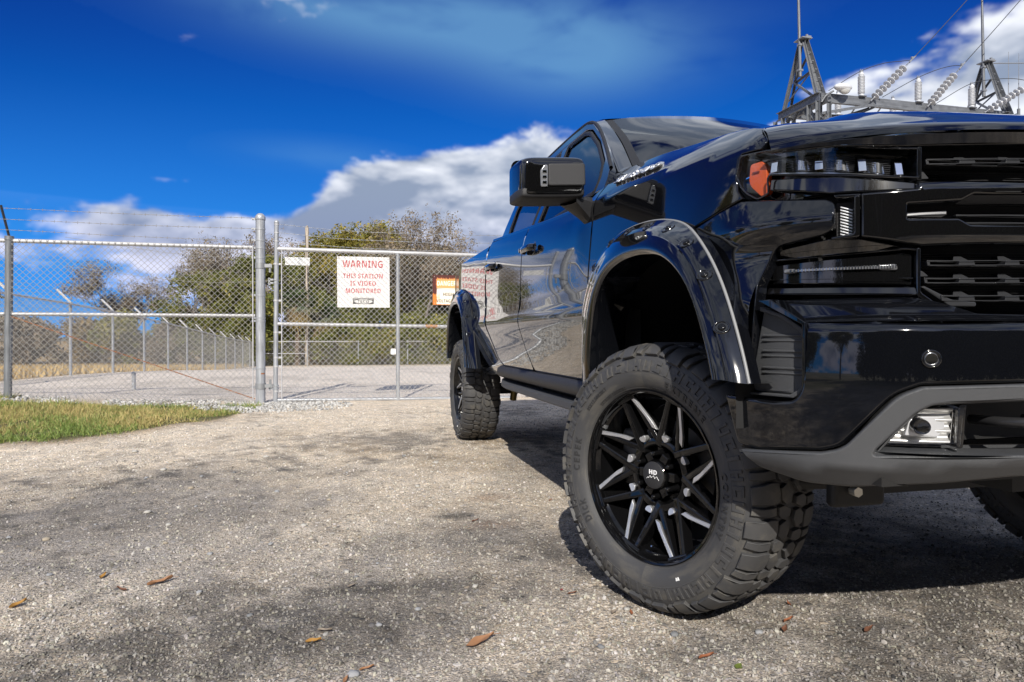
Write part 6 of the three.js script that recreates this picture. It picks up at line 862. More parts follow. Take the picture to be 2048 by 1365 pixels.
// flares
{
  const outer = [[-0.545, 0.70], [-0.568, 0.85], [-0.563, 1.0], [-0.525, 1.13], [-0.42, 1.225], [-0.254, 1.277], [-0.034, 1.286], [0.113, 1.271], [0.223, 1.246], [0.326, 1.203], [0.402, 1.153], [0.472, 1.077], [0.527, 0.995], [0.570, 0.908], [0.613, 0.816], [0.622, 0.782]];
  const ridge = [[-0.43, 0.70], [-0.442, 0.85], [-0.415, 0.98], [-0.35, 1.09], [-0.235, 1.175], [-0.083, 1.219], [0.086, 1.219], [0.225, 1.201], [0.333, 1.158], [0.413, 1.102], [0.473, 1.032], [0.522, 0.95], [0.566, 0.86], [0.59, 0.79]];
  const inner = [[-0.325, 0.70], [-0.332, 0.80], [-0.316, 0.905], [-0.274, 1.02], [-0.188, 1.108], [-0.05, 1.150], [0.089, 1.158], [0.209, 1.147], [0.301, 1.118], [0.385, 1.068], [0.446, 1.008], [0.495, 0.927], [0.527, 0.866], [0.555, 0.79]];
  const rearEnd = { o: [[0.545, 0.96], [0.60, 0.83], [0.655, 0.72], [0.70, 0.655]], r: [[0.492, 0.97], [0.535, 0.85], [0.575, 0.75], [0.60, 0.66]], i: [[0.462, 0.96], [0.495, 0.86], [0.515, 0.76], [0.525, 0.66]] };
  const make = (dz, sc) => {
    const S = (p) => { let q = p; if (dz) { const k = p === outer ? 'o' : p === ridge ? 'r' : 'i'; q = [...p.filter((v, i) => i < 5 || v[1] > 1.0), ...rearEnd[k]]; } return q.map(([z, y]) => [z * sc, (y - 0.7) * sc + 0.7]); }, o = S(outer), r = S(ridge), i = S(inner), sw = (z, y) => dz ? 1.022 : Math.max(sideW(z, y), lerp(1.0, 1.035, sstep(0.2, 0.4, z)));
    const n = 96, soft = (p) => { for (let k = 0; k < 14; k++) { const q = p.map((v) => v.clone()); for (let j = 1; j < n; j++) p[j].copy(q[j]).lerp(q[j - 1].clone().add(q[j + 1]).multiplyScalar(0.5), 0.6); } return p; };
    const line = (pts, fx) => soft(new THREE.CatmullRomCurve3(pts.map(([z, y]) => V(0, y, z)), false, 'centripetal').getSpacedPoints(n).map((q) => V(fx(q.z, q.y), q.y, q.z)));
    const O = line(o, (z, y) => sw(z, y) + 0.004), Rg = line(r, () => 1.088), In = line(i, () => 1.108);
    const at = (A, B, j, t, x) => V(-x, lerp(A[j].y, B[j].y, t), lerp(A[j].z, B[j].z, t) + dz);
    const face = (j, t) => at(O, Rg, j, t, lerp(O[j].x + 0.010, 1.088, t) + 0.010 * Math.sin(PI * t)), idx = Array.from({ length: n + 1 }, (_, j) => j), steps = (k) => Array.from({ length: k + 1 }, (_, q) => q / k);
    const A = gridGeo([...steps(7).map((t) => idx.map((j) => face(j, t)))]);
    const edge = gridGeo([idx.map((j) => at(O, Rg, j, 0, O[j].x - 0.03)), idx.map((j) => face(j, 0))]);
    const B = gridGeo(steps(7).map((t) => idx.map((j) => at(Rg, In, j, t, 1.0935 + 0.016 * Math.sin(PI * 0.5 * Math.min(1, t * 1.25)) - 0.010 * sstep(0.8, 1, t)))));
    const step = gridGeo([idx.map((j) => face(j, 1)), idx.map((j) => at(Rg, In, j, 0, 1.0935))]);
    const back = gridGeo([[0, 1.0995], [0.01, 1.09], [0, 1.04], [-0.2, 0.95]].map(([t, x]) => idx.map((j) => at(In, Rg, j, -t, x))));
    const g = merge([A, edge, B, step, back]);
    const cap = (k) => { const P = [...steps(7).map((t) => face(k, t)), ...steps(7).map((t) => at(Rg, In, k, t, 1.10)), at(In, Rg, k, 0, 0.97), at(O, Rg, k, 0, 0.97)]; const G = new Geo(), m = [0, -1, 0], v = (p) => [p.x, p.y, p.z]; for (let j = 1; j + 1 < P.length; j++) G.tri(v(P[0]), v(P[j]), v(P[j + 1]), m, m, m); return G.done(); };
    const trim = tube(O.filter((_, j) => j % 2 === 0).map((p) => [-(p.x + 0.003), p.y, p.z + dz]), dz ? 0.004 : 0.0046, 110, 6);
    const bolts = [], pockets = []; const bp = [[-0.40, 1.19], [-0.216, 1.250], [-0.062, 1.256], [0.085, 1.247], [0.225, 1.222], [0.353, 1.160], [0.463, 1.050], [0.545, 0.918]];
    for (const [bz, by] of bp) { let best = 0, bd = 9; for (let j = 2; j < n - 1; j++) { const p = face(j, 0.42), d2 = Math.hypot(p.z - dz - bz * sc, p.y - (by - 0.7) * sc - 0.7); if (d2 < bd) { bd = d2; best = j; } } const c = face(best, 0.42), tang = face(best + 1, 0.42).sub(face(best - 1, 0.42)).normalize(), rd = face(best, 0.5).sub(face(best, 0.34)).normalize(), nn = tang.clone().cross(rd).normalize(); if (nn.x > 0) nn.negate(); const q = new THREE.Quaternion().setFromRotationMatrix(new THREE.Matrix4().makeBasis(tang, nn, tang.clone().cross(nn))); const place = (m) => { m.applyQuaternion(q); m.translate(c.x, c.y, c.z); return clean(m); }; const ring = new THREE.LatheGeometry([[0.0185, 0], [0.017, 0.0022], [0.0155, 0.0026], [0.014, 0.0016], [0.0125, 0.0006]].map((p) => new THREE.Vector2(...p)), 28); ring.scale(1, 1, 1.2); pockets.push(place(ring)); const hd = new THREE.LatheGeometry([[0, 0.007], [0.003, 0.007], [0.0032, 0.005], [0.006, 0.0068], [0.009, 0.0046], [0.010, 0.0012], [0.010, 0]].map((p) => new THREE.Vector2(...p)), 18); bolts.push(place(hd)); const dish = new THREE.CylinderGeometry(0.013, 0.013, 0.0014, 24); dish.scale(1, 1, 1.2); pockets.push(place(dish)); }
    return { g: merge([g, cap(0), cap(n)]), trim, bolts, pockets };
  };
  for (const [dz, sc, nm] of [[0, 1, 'front_flare'], [-3.744, 1.06, 'rear_flare']]) { const f = make(dz, sc), pr = two(nm, f.g, MAT.paint); sub2(pr, 'flare_seal', f.trim, dz ? MAT.rubberSeal : std([0.22, 0.225, 0.23], 0.45)); sub2(pr, 'bolt_pocket', merge(f.pockets), MAT.gloss); for (const b of f.bolts) sub2(pr, 'bolt', b, MAT.wheelBlack);
    // wheel-arch liner
    const rows = []; for (const x of [1.035, 0.8, 0.5]) rows.push(arch(0.03, 0.70, 0.525 * sc, -4, 184, 30).map(([z, y]) => V(-x, y, z + dz))); const wall = []; const G = new Geo(); for (let i = 0; i < 30; i++) { const a = rows[2][i], b = rows[2][i + 1]; G.tri([a.x, a.y, a.z], [b.x, b.y, b.z], [-0.5, 0.66, dz], [-1, 0, 0], [-1, 0, 0], [-1, 0, 0]); }
    two('arch_liner', merge([gridGeo(rows), G.done()]), MAT.matte); }
  two('mud_guard', box(0.14, 0.40, 0.01, -0.93, 0.92, -0.40), MAT.trim);
}
// wheels
wheel(truck, 'front_wheel', -0.92, 0, 22 * PI / 180, 0.0, -1); wheel(truck, 'front_wheel', 0.92, 0, 22 * PI / 180, 1.1, 1);
wheel(truck, 'rear_wheel', -0.92, -3.744, 0, 0.3, -1); wheel(truck, 'rear_wheel', 0.92, -3.744, 0, 2.0, 1);
// sills, steps, chassis
{
  const sill = [[-0.93, 0.70], [-0.985, 0.698], [-1.002, 0.684], [-1.006, 0.66], [-0.998, 0.636], [-0.97, 0.622], [-0.92, 0.62]];
  two('sill', toCreasedNormals(loft([-0.5, -1.2, -2.0, -2.40, -2.46].map((z, i) => sill.map(([x, y]) => [x + (i === 4 ? 0.05 : 0), y + (i === 4 ? 0.015 : 0), z])), 0, 0), 0.9), MAT.trimDark);
  const st = [[-0.86, 0.600], [-1.0, 0.602], [-1.012, 0.596], [-1.014, 0.568], [-1.004, 0.560], [-0.86, 0.565]];
  two('side_step', toCreasedNormals(loft([[-0.52, 0], [-1.0, 0], [-1.8, 0], [-2.2, 0.002], [-2.34, 0.012], [-2.40, 0.03]].map(([z, k]) => st.map(([x, y]) => [x + k * 2.2, y + k, z])), 0, 16), 0.6), MAT.trim);
  two('step_bracket', merge([-0.9, -1.6, -2.2].map((z) => box(0.4, 0.03, 0.06, -0.72, 0.60, z))), MAT.frame);
  two('chassis_rail', merge([box(0.1, 0.16, 5.4, -0.42, 0.64, -2.2), box(0.36, 0.05, 0.09, -0.6, 0.52, 0.1, 0.2), box(0.36, 0.05, 0.09, -0.6, 0.52, -0.12, -0.2), box(0.1, 0.3, 0.12, -0.7, 0.62, 0)]), MAT.frame);
  mesh('crossmember', [box(1.0, 0.08, 0.2, 0, 0.47, 0.3), box(1.0, 0.08, 0.2, 0, 0.47, -0.35), box(0.9, 0.05, 0.7, 0, 0.55, 0.45)], MAT.frame, truck);
  two('lower_arm', merge([rod([-0.38, 0.47, 0.26], [-0.78, 0.40, 0.02], 0.035, 0.03, 10), rod([-0.38, 0.47, -0.3], [-0.78, 0.40, 0], 0.035, 0.03, 10), rod([-0.5, 0.95, 0], [-0.62, 0.45, 0], 0.055, 0.05, 14)]), MAT.frame);
  two('tie_bracket', merge([rbox(0.17, 0.09, 0.04, 0.015, -0.63, 0.475, 0.50), rod([-0.78, 0.475, 0.36], [-0.4, 0.48, 0.44], 0.026, 0.022, 12)]), MAT.frame);
  two('bracket_bolt', rod([-0.655, 0.478, 0.50], [-0.659, 0.478, 0.545], 0.014, 0.014, 6), std([0.6, 0.58, 0.52], 0.4, 0.7));
  mesh('rear_axle', [rod([-0.8, 0.44, -3.744], [0.8, 0.44, -3.744], 0.05, 0.05, 14), new THREE.SphereGeometry(0.16, 18, 12).translate(0.0, 0.44, -3.744)], MAT.frame, truck);
  two('rear_shock', rod([-0.62, 0.36, -3.5], [-0.6, 0.9, -3.3], 0.03, 0.034, 12), std([0.20, 0.15, 0.05], 0.4, 0.6));
  two('leaf_spring', tube([[-0.56, 0.7, -3.0], [-0.56, 0.53, -3.744], [-0.56, 0.7, -4.4]], 0.035, 20, 6), MAT.frame);
  mesh('exhaust', rod([-0.3, 0.6, -1.0], [-0.3, 0.6, -3.2], 0.05, 0.05, 12), MAT.iron, truck);
  mesh('drive_shaft', rod([0, 0.6, -0.8], [0, 0.46, -3.6], 0.04, 0.04, 12), MAT.frame, truck);
}
// ---------- truck: front ----------
{
  const P = (pts, off, o, C = UP) => panel(rounded(inX(C, pts), o?.round ?? 0.006), onPlan(C, off), { h: 0.025, r: 0.003, t: 0.02, ...o });
  const sym = (pts) => [...pts, ...pts.slice().reverse().map((p) => [-p[0], ...p.slice(1)])];
  // dark backing
  mesh('front_backing', P([[-0.93, 1.355], [0.93, 1.355], [0.93, 0.66], [-0.93, 0.66]], -0.085, { h: 0.06 }), MAT.matte, truck);
  // headlights
  const hl = two('headlight', P([[-0.974, 1.372], [-0.90, 1.357], [-0.72, 1.328], [-0.715, 1.255], [-0.95, 1.245], [-0.976, 1.28]], -0.055, { t: 0.01 }), MAT.gloss);
  sub2(hl, 'lens', P([[-0.979, 1.376], [-0.955, 1.373], [-0.90, 1.361], [-0.748, 1.331], [-0.716, 1.329], [-0.716, 1.262], [-0.748, 1.266], [-0.952, 1.310, 0.012], [-0.951, 1.262], [-0.962, 1.253], [-0.976, 1.280, 0.03], [-0.983, 1.33]], 0.0, { t: 0.003, r: 0.001, nb: 1 }), MAT.lens);
  sub2(hl, 'lens_rim', (() => { const o = rounded(inX(UP, [[-0.979, 1.376], [-0.955, 1.373], [-0.90, 1.361], [-0.748, 1.331], [-0.716, 1.329], [-0.716, 1.262], [-0.748, 1.266], [-0.952, 1.310, 0.012], [-0.951, 1.262], [-0.962, 1.253], [-0.976, 1.280, 0.03], [-0.983, 1.33]]), 0.006); return tube([...o, o[0]].map(([s, y]) => onPlan(UP, -0.002)(s, y, 0)), 0.0026, 140, 6); })(), MAT.gloss);
  sub2(hl, 'amber_reflector', P([[-0.973, 1.352, 0.008], [-0.961, 1.354, 0.006], [-0.9565, 1.335], [-0.955, 1.268], [-0.962, 1.262, 0.004], [-0.975, 1.30, 0.02]], -0.016, { t: 0.02, r: 0.002 }), MAT.amber);
  sub2(hl, 'reflector_print', P([[-0.9705, 1.330], [-0.9635, 1.330], [-0.9635, 1.3245], [-0.9705, 1.3245]], -0.0135, { t: 0.001, r: 0.0003, nb: 1, round: 0.001 }), std([0.12, 0.02, 0.01], 0.5));
  const hy = (x) => lerp(1.312, 1.267, (x + 0.955) / 0.207);             // ledge under the lamps
  for (const [x, w] of [[-0.950, 0.45], [-0.891, 0.85], [-0.820, 0.95], [-0.752, 0.9]]) sub2(hl, 'chrome_fin', P([[x - 0.007 * w, hy(x) + 0.039], [x + 0.009 * w, hy(x) + 0.037], [x + 0.010 * w, hy(x) + 0.006], [x - 0.005 * w, hy(x) + 0.006]], (s, y) => -0.012 - (y - hy(x)) * 0.32, { t: 0.02, r: 0.0012, round: 0.002, h: 0.02 }), MAT.chrome);
  sub2(hl, 'ledge', P([[-0.953, hy(-0.953) + 0.006], [-0.74, hy(-0.74) + 0.005], [-0.74, hy(-0.74) - 0.001], [-0.953, hy(-0.953) - 0.001]], -0.012, { t: 0.045, r: 0.002 }), MAT.dimChrome);
  for (const [a, b] of [[-0.94, -0.90], [-0.88, -0.83], [-0.812, -0.762]]) { const n = 9, gs = []; for (let i = 0; i < n; i++) { const y = hy((a + b) / 2) + 0.01 + i * 0.0042; gs.push(P([[a, y + 0.0018 + (a - b) * 0], [b, y - 0.004], [b, y - 0.0056], [a, y]], (s, yy) => -0.046 + i * 0.0012 + 0.002, { t: 0.006, r: 0.0006, nb: 1, round: 0.0003, h: 0.05 })); } sub2(hl, 'lamp_reflector', merge(gs), MAT.grille); sub2(hl, 'lamp_module', P([[a + 0.004, hy(a) + 0.04], [b - 0.004, hy(b) + 0.036], [b - 0.002, hy(b) + 0.008], [a + 0.002, hy(a) + 0.008]], (s, y) => -0.047 + 0.012 * Math.cos((s - UP.sx((a + b) / 2)) * 70), { t: 0.008, r: 0.003, round: 0.012 }), MAT.bowl || (MAT.bowl = std([0.62, 0.63, 0.65], 0.2, 1))); }
  // gloss strip under the lamps
  two('lamp_strip', P([[-0.953, 1.302], [-0.86, 1.282], [-0.72, 1.254], [-0.72, 1.236], [-0.80, 1.237], [-0.872, 1.241], [-0.953, 1.272]], (s, y) => -0.018 + (1.30 - y) * 0.16, { t: 0.03, r: 0.004 }), MAT.gloss);
  // cheek: wraps from the flare round to the slot
  const sF = (x) => UP.sx(x), offC = (s, y) => { const f = sstep(UP.sz(0.36), UP.sz(0.56), s) * sstep(1.07, 1.165, y), t = y - 1.178; return f * (t > 0 ? lerp(0.030, -0.004, clamp(t / 0.075) ** 0.85) : 0.030 - 0.012 * clamp(-t / 0.06) ** 2) + (1 - f) * (sideOff(s, y)); };
  function sideOff(s, y) { const p = UP.at(s); return (sideW(p[1], y) + p[0]) * 0.97; }
  two('cheek', panel(rounded([[UP.sz(0.482), 1.258], [UP.sz(0.40), 1.239], [UP.sz(0.27), 1.206], [UP.sz(0.27), 1.16], [UP.sz(0.42), 1.02], [UP.sz(0.50), 0.90], [UP.sz(0.555), 0.785], [sF(-0.962), 0.787], [sF(-0.957), 0.86], [sF(-0.951), 1.03], [sF(-0.944), 1.118, 0.03], [sF(-0.876), 1.138, 0.012], [sF(-0.862), 1.152, 0.012], [sF(-0.862), 1.214, 0.012], [sF(-0.874), 1.226, 0.01], [sF(-0.95), 1.246]], 0.004), onPlan(UP, offC), { h: 0.02, r: 0.005, nb: 4, t: 0.04, e: 0.003 }), MAT.paint);
  // slot with slanted ribs
  const sl = two('air_slot', P([[-0.863, 1.222], [-0.825, 1.222], [-0.825, 1.132], [-0.863, 1.132]], -0.03, { t: 0.01 }), MAT.trimDark);
  for (let i = 0; i < 10; i++) { const y = 1.139 + i * 0.0072; sub2(sl, 'rib', P([[-0.8555, y + 0.006], [-0.835, y - 0.004], [-0.835, y - 0.0075], [-0.8555, y + 0.0025]], -0.016, { t: 0.012, r: 0.0008, nb: 1, round: 0.0004, h: 0.05 }), MAT.machined); }
  two('slot_frame', P([[-0.8335, 1.228], [-0.8235, 1.229], [-0.8235, 1.130], [-0.868, 1.126], [-0.868, 1.1345], [-0.8335, 1.1385]], 0.012, { t: 0.045, r: 0.004 }), MAT.gloss);
  two('slot_brow', P([[-0.866, 1.234], [-0.822, 1.232], [-0.822, 1.2235], [-0.862, 1.225]], 0.008, { t: 0.04, r: 0.003 }), MAT.gloss);
  // centre bar with its slot
  const bar = [[-0.822, 1.232], [-0.722, 1.236], [-0.722, 1.256], [-0.4, 1.246], [0, 1.245], [0, 1.219], [-0.615, 1.219], [-0.640, 1.2045], [-0.7425, 1.201], [-0.7425, 1.168], [-0.644, 1.1655], [-0.622, 1.151], [0, 1.150], [0, 1.106], [-0.60, 1.106], [-0.715, 1.103], [-0.77, 1.118], [-0.822, 1.130]];
  const barG = P(bar, (s, y) => 0.012 - 0.02 * clamp((1.125 - y) / 0.03) ** 2 - 0.012 * clamp((y - 1.235) / 0.02) ** 2, { r: 0.006, t: 0.06, round: 0.004 }); mesh('centre_bar', both(barG), MAT.gloss, truck);
  two('slot_strip', P([[-0.735, 1.186], [-0.655, 1.188], [-0.655, 1.1795], [-0.735, 1.1775]], -0.02, { t: 0.012, r: 0.002, round: 0.001 }), MAT.letter);
  mesh('slot_bar', both(merge([P([[-0.63, 1.181], [0, 1.181], [0, 1.176], [-0.63, 1.176]], -0.03, { t: 0.02, r: 0.001, nb: 1 }), P([[-0.62, 1.163], [0, 1.163], [0, 1.158], [-0.62, 1.158]], -0.03, { t: 0.02, r: 0.001, nb: 1 })])), MAT.grille, truck);
  mesh('slot_shelf', both(P([[-0.622, 1.2185], [0, 1.2185], [0, 1.203], [-0.635, 1.203]], (s, y) => 0.006 - (1.2185 - y) * 2.2, { t: 0.01, r: 0.001, nb: 1 })), MAT.trim, truck);
  // grille bars: slim wings with braces behind
  const wing = (x0, y, hgt, off = 0.0) => merge([P([[x0, y], [-0.3, y], [0, y], [0, y - 0.0042], [x0 + 0.004, y - 0.0042]], off, { t: 0.05, r: 0.0012, nb: 2, round: 0.001, h: 0.05 }), P([[x0 + 0.003, y - hgt + 0.0035], [0, y - hgt + 0.0035], [0, y - hgt], [x0 + 0.006, y - hgt]], off - 0.002, { t: 0.05, r: 0.001, nb: 2, round: 0.001, h: 0.05 }), P([[x0, y - 0.001], [x0 + 0.006, y - 0.001], [x0 + 0.008, y - hgt + 0.001], [x0 + 0.002, y - hgt + 0.001]], off - 0.001, { t: 0.04, r: 0.001, nb: 1, round: 0.001 }), ...[-0.62, -0.52, -0.42, -0.3, -0.18, -0.06].map((x) => P([[x - 0.016, y - 0.002], [x + 0.016, y - 0.002], [x + 0.018, y - hgt + 0.001], [x - 0.018, y - hgt + 0.001]], off - 0.004, { t: 0.03, r: 0.002, nb: 1, round: 0.001 })), ...[-0.62, -0.52, -0.42, -0.3, -0.18, -0.06].map((x) => P([[x - 0.012, y + 0.013], [x + 0.002, y + 0.013], [x + 0.014, y], [x - 0.022, y]], (s, yy) => off - 0.02 - (yy - y) * 1.2, { t: 0.02, r: 0.001, nb: 1, round: 0.001 }))]);
  for (const [x0, y, hh] of [[-0.706, 1.304, 0.0135], [-0.703, 1.072, 0.0135], [-0.708, 1.032, 0.0135], [-0.675, 0.992, 0.0145]]) mesh('grille_bar', both(wing(x0, y, hh)), MAT.grille, truck);
  const mesh2 = []; for (let i = 0; i < 7; i++) { mesh2.push(P([[-0.69, 1.283 - i * 0.0052], [0, 1.283 - i * 0.0052], [0, 1.2812 - i * 0.0052], [-0.69, 1.2812 - i * 0.0052]], -0.06, { t: 0.01, r: 0.0004, nb: 1, round: 0, h: 0.08 })); } for (let i = 0; i < 24; i++) mesh2.push(P([[-0.69, 1.094 - i * 0.0058], [0, 1.094 - i * 0.0058], [0, 1.092 - i * 0.0058], [-0.69, 1.092 - i * 0.0058]], -0.06, { t: 0.01, r: 0.0004, nb: 1, round: 0, h: 0.08 })); mesh('grille_mesh', both(merge(mesh2)), MAT.trimDark, truck);
  two('grille_frame', P([[-0.722, 1.334], [-0.7125, 1.334], [-0.7125, 1.254], [-0.722, 1.256]], 0.0, { t: 0.06, r: 0.003 }), MAT.gloss); two('grille_frame', P([[-0.722, 1.102], [-0.7135, 1.102], [-0.7135, 1.0], [-0.668, 0.962], [-0.668, 0.948], [-0.722, 0.99]], 0.0, { t: 0.07, r: 0.004 }), MAT.gloss);
  two('grille_corner', merge([P([[-0.712, 1.05], [-0.704, 1.05], [-0.69, 1.036], [-0.712, 1.036]], -0.02, { t: 0.03, r: 0.002 }), P([[-0.7135, 1.012], [-0.706, 1.014], [-0.652, 0.982], [-0.60, 0.976], [-0.60, 0.965], [-0.655, 0.966]], -0.004, { t: 0.05, r: 0.003 }), P([[-0.712, 1.285], [-0.706, 1.285], [-0.69, 1.262], [-0.712, 1.262]], -0.02, { t: 0.03, r: 0.002 })]), MAT.grille);
  // running-light box
  const dl = two('running_light', P([[-0.952, 1.080], [-0.74, 1.094], [-0.7235, 1.090], [-0.7235, 1.016], [-0.952, 1.030]], -0.022, { t: 0.03, r: 0.004 }), MAT.gloss);
  sub2(dl, 'light_strip', P([[-0.938, 1.067], [-0.755, 1.067, 0.008], [-0.752, 1.052, 0.008], [-0.938, 1.055]], -0.014, { t: 0.012, r: 0.004, round: 0.008 }), phy([0.16, 0.162, 0.17], 0.1, 0.3, { clearcoat: 1 }));
  const teeth = []; for (let i = 0; i < 34; i++) { const x = -0.93 + i * 0.0052; teeth.push(P([[x, 1.0645], [x + 0.0022, 1.0645], [x + 0.0022, 1.057], [x, 1.057]], -0.0125, { t: 0.006, r: 0.0005, nb: 1, round: 0 })); } sub2(dl, 'light_prisms', merge(teeth), MAT.dimChrome);
  two('light_blade', merge([P([[-0.950, 1.092], [-0.74, 1.103], [-0.72, 1.100], [-0.72, 1.095], [-0.74, 1.098], [-0.950, 1.087]], -0.006, { t: 0.04, r: 0.002, round: 0.001 }), P([[-0.953, 1.044], [-0.724, 1.034], [-0.724, 1.030], [-0.953, 1.040]], -0.012, { t: 0.03, r: 0.0015, round: 0.001 }), P([[-0.953, 1.022], [-0.722, 1.012], [-0.722, 0.992], [-0.953, 1.004]], (s, y) => -0.004 + (1.012 - y) * 0.5, { t: 0.05, r: 0.003 })]), MAT.gloss);
  two('upper_recess', P([[-0.944, 1.116], [-0.876, 1.132], [-0.82, 1.128], [-0.76, 1.112], [-0.722, 1.100], [-0.944, 1.090]], (s, y) => -0.03 + (y - 1.09) * 0.5, { t: 0.02, r: 0.003 }), MAT.gloss);
  // bumper
  const bump = [[-1.0215, 0.744], [-0.986, 0.740], [-0.966, 0.745, 0.03], [-0.957, 0.775, 0.03], [-0.955, 0.938], [-0.86, 0.930], [-0.6, 0.931], [0, 0.931], [0, 0.803], [-0.60, 0.800], [-0.79, 0.793], [-0.835, 0.772, 0.03], [-0.912, 0.648, 0.03], [-0.935, 0.636], [-1.0, 0.616], [-1.016, 0.622, 0.012]];
  const bo = (s, y) => -0.016 * clamp((y - 0.905) / 0.026) ** 2 + 0.006 * Math.sin(clamp((y - 0.64) / 0.28) * PI);
  mesh('front_bumper', both(P(bump, bo, { r: 0.008, nb: 4, t: 0.06, round: 0.006 }, BU)), MAT.paint, truck);
  // sloping top of the bumper up to the fascia
  const shelf = (u, v, d) => { const x = u, a = BU.at(BU.sx(x)), b = UP.at(UP.sx(x)), t = clamp(v / 0.06), q = t * t * (3 - 2 * t), oa = -0.012, ob = 0.004; return [lerp(a[0] + a[2] * oa, b[0] + b[2] * ob, t), 0.930 + 0.058 * (0.35 * t + 0.65 * q) + d, lerp(a[1] + a[3] * oa, b[1] + b[3] * ob, t)]; };
  mesh('bumper_shelf', both(panel([[-0.956, 0], [-0.956, 0.06], [-0.735, 0.06], [-0.655, 0.022], [-0.4, 0.016], [0, 0.014], [0, 0], [-0.5, 0], [-0.86, 0]], shelf, { h: 0.02, r: 0.002, t: 0.02 })), MAT.paint, truck);
  two('bumper_return', P([[-0.9575, 0.775], [-0.9535, 0.775], [-0.9535, 0.93], [-0.99, 0.988], [-1.0, 0.985], [-0.9575, 0.925]], 0.004, { t: 0.07, r: 0.002, round: 0.002 }, BU), MAT.paint);
  const vt = two('side_vent', P([[-1.004, 0.965], [-0.985, 0.945, 0.01], [-0.9585, 0.905, 0.02], [-0.9585, 0.78, 0.03], [-0.975, 0.757], [-1.014, 0.757]], -0.032, { t: 0.03, r: 0.006 }, BU), MAT.trim);
  for (const y of [0.90, 0.862, 0.820]) sub2(vt, 'rib', merge([P([[-1.004, y + 0.003], [-0.963, y + 0.003], [-0.963, y - 0.004], [-1.004, y - 0.004]], -0.027, { t: 0.012, r: 0.003, round: 0.001 }, BU), P([[-1.004, y - 0.010], [-0.963, y - 0.010], [-0.963, y - 0.016], [-1.004, y - 0.016]], -0.027, { t: 0.012, r: 0.003, round: 0.001 }, BU)]), MAT.trim);
  sub2(vt, 'vent_rim', P([[-1.004, 0.972], [-0.983, 0.951, 0.01], [-0.9545, 0.908, 0.02], [-0.9545, 0.772, 0.03], [-0.972, 0.749], [-1.014, 0.749], [-1.014, 0.756], [-0.976, 0.757], [-0.961, 0.778, 0.02], [-0.961, 0.904, 0.02], [-0.986, 0.943, 0.01], [-1.004, 0.961]], -0.018, { t: 0.02, r: 0.003, round: 0.002 }, BU), MAT.trim);
  // parking sensor
  for (const x of [-0.775, 0.775]) { const p = onPlan(BU, bo)(BU.sx(x), 0.849, 0.002), n = BU.at(BU.sx(x)), d = V(n[2], 0, n[3]); const ring = new THREE.TorusGeometry(0.0125, 0.0022, 8, 28), q = new THREE.Quaternion().setFromUnitVectors(V(0, 0, 1), d); ring.applyQuaternion(q); ring.translate(...p); const g2 = mesh('parking_sensor', ring, MAT.dimChrome, truck); const disc = new THREE.CylinderGeometry(0.0115, 0.0115, 0.004, 24); disc.rotateX(PI / 2); disc.applyQuaternion(q); disc.translate(...p); mesh('sensor_face', disc, MAT.gloss, g2); const hal = new THREE.TorusGeometry(0.017, 0.003, 8, 28); hal.applyQuaternion(q); hal.translate(...p); mesh('sensor_seat', hal, MAT.gloss, g2); }
  // textured lower skirt with its opening
  const sk = [[0, 0.800], [-0.60, 0.797], [-0.79, 0.789], [-0.831, 0.769, 0.035], [-0.908, 0.645, 0.035], [-0.935, 0.632], [-1.012, 0.611], [-1.0, 0.570, 0.01], [-0.962, 0.548, 0.02], [-0.90, 0.552], [-0.75, 0.574], [-0.60, 0.592], [0, 0.60], [0, 0.650], [-0.60, 0.648], [-0.866, 0.637, 0.008], [-0.862, 0.650], [-0.80, 0.735, 0.03], [-0.772, 0.752, 0.03], [-0.60, 0.762], [0, 0.764]];
  const so = (s, y) => { const x = Math.abs(BU.at(s)[0]); const cr = lerp(0.588, 0.632, clamp((1.0 - x) / 0.4)); return 0.012 - (y < cr ? (cr - y) * 1.05 : 0) + 0.004 * sstep(cr, cr + 0.01, y); };
  mesh('bumper_skirt', both(P(sk, so, { r: 0.006, nb: 3, t: 0.06, round: 0.004, h: 0.02 }, BU)), MAT.trim, truck);
  mesh('skirt_inner', both(merge([P([[-0.868, 0.633], [-0.80, 0.742], [-0.775, 0.758], [-0.6, 0.768], [0, 0.77], [0, 0.763], [-0.6, 0.760], [-0.772, 0.75], [-0.795, 0.735], [-0.862, 0.638]], 0.006, { t: 0.09, r: 0.002, round: 0.001 }, BU), panel([[BU.sx(-0.868), 0], [BU.sx(0), 0], [BU.sx(0), 0.08], [BU.sx(-0.868), 0.08]], (s, v, d) => { const p = BU.at(s), o = 0.014 - v; return [p[0] + p[2] * o, 0.645 + d + v * 0.05, p[1] + p[3] * o]; }, { h: 0.05, r: 0.003, t: 0.01 })])), MAT.trim, truck);
  // fog lamp
  const fg = two('fog_lamp', P([[-0.872, 0.652], [-0.795, 0.748], [-0.70, 0.755], [-0.70, 0.655]], -0.062, { t: 0.01 }, BU), MAT.dimChrome);
  sub2(fg, 'reflector', P([[-0.852, 0.662], [-0.79, 0.738], [-0.722, 0.742], [-0.728, 0.664]], (s, y) => -0.034 + 0.006 * Math.sin((y - 0.66) * 260), { t: 0.004, r: 0.001, h: 0.005, round: 0.004 }, BU), std([0.70, 0.69, 0.66], 0.3, 0.65));
  sub2(fg, 'bowl', P([[-0.815, 0.680], [-0.806, 0.716], [-0.79, 0.722], [-0.735, 0.722], [-0.738, 0.690], [-0.752, 0.676]], (s, y) => -0.018 - 0.22 * (s - BU.sx(-0.80)), { t: 0.02, r: 0.003, round: 0.004 }, BU), std([0.80, 0.80, 0.80], 0.35, 0.5));
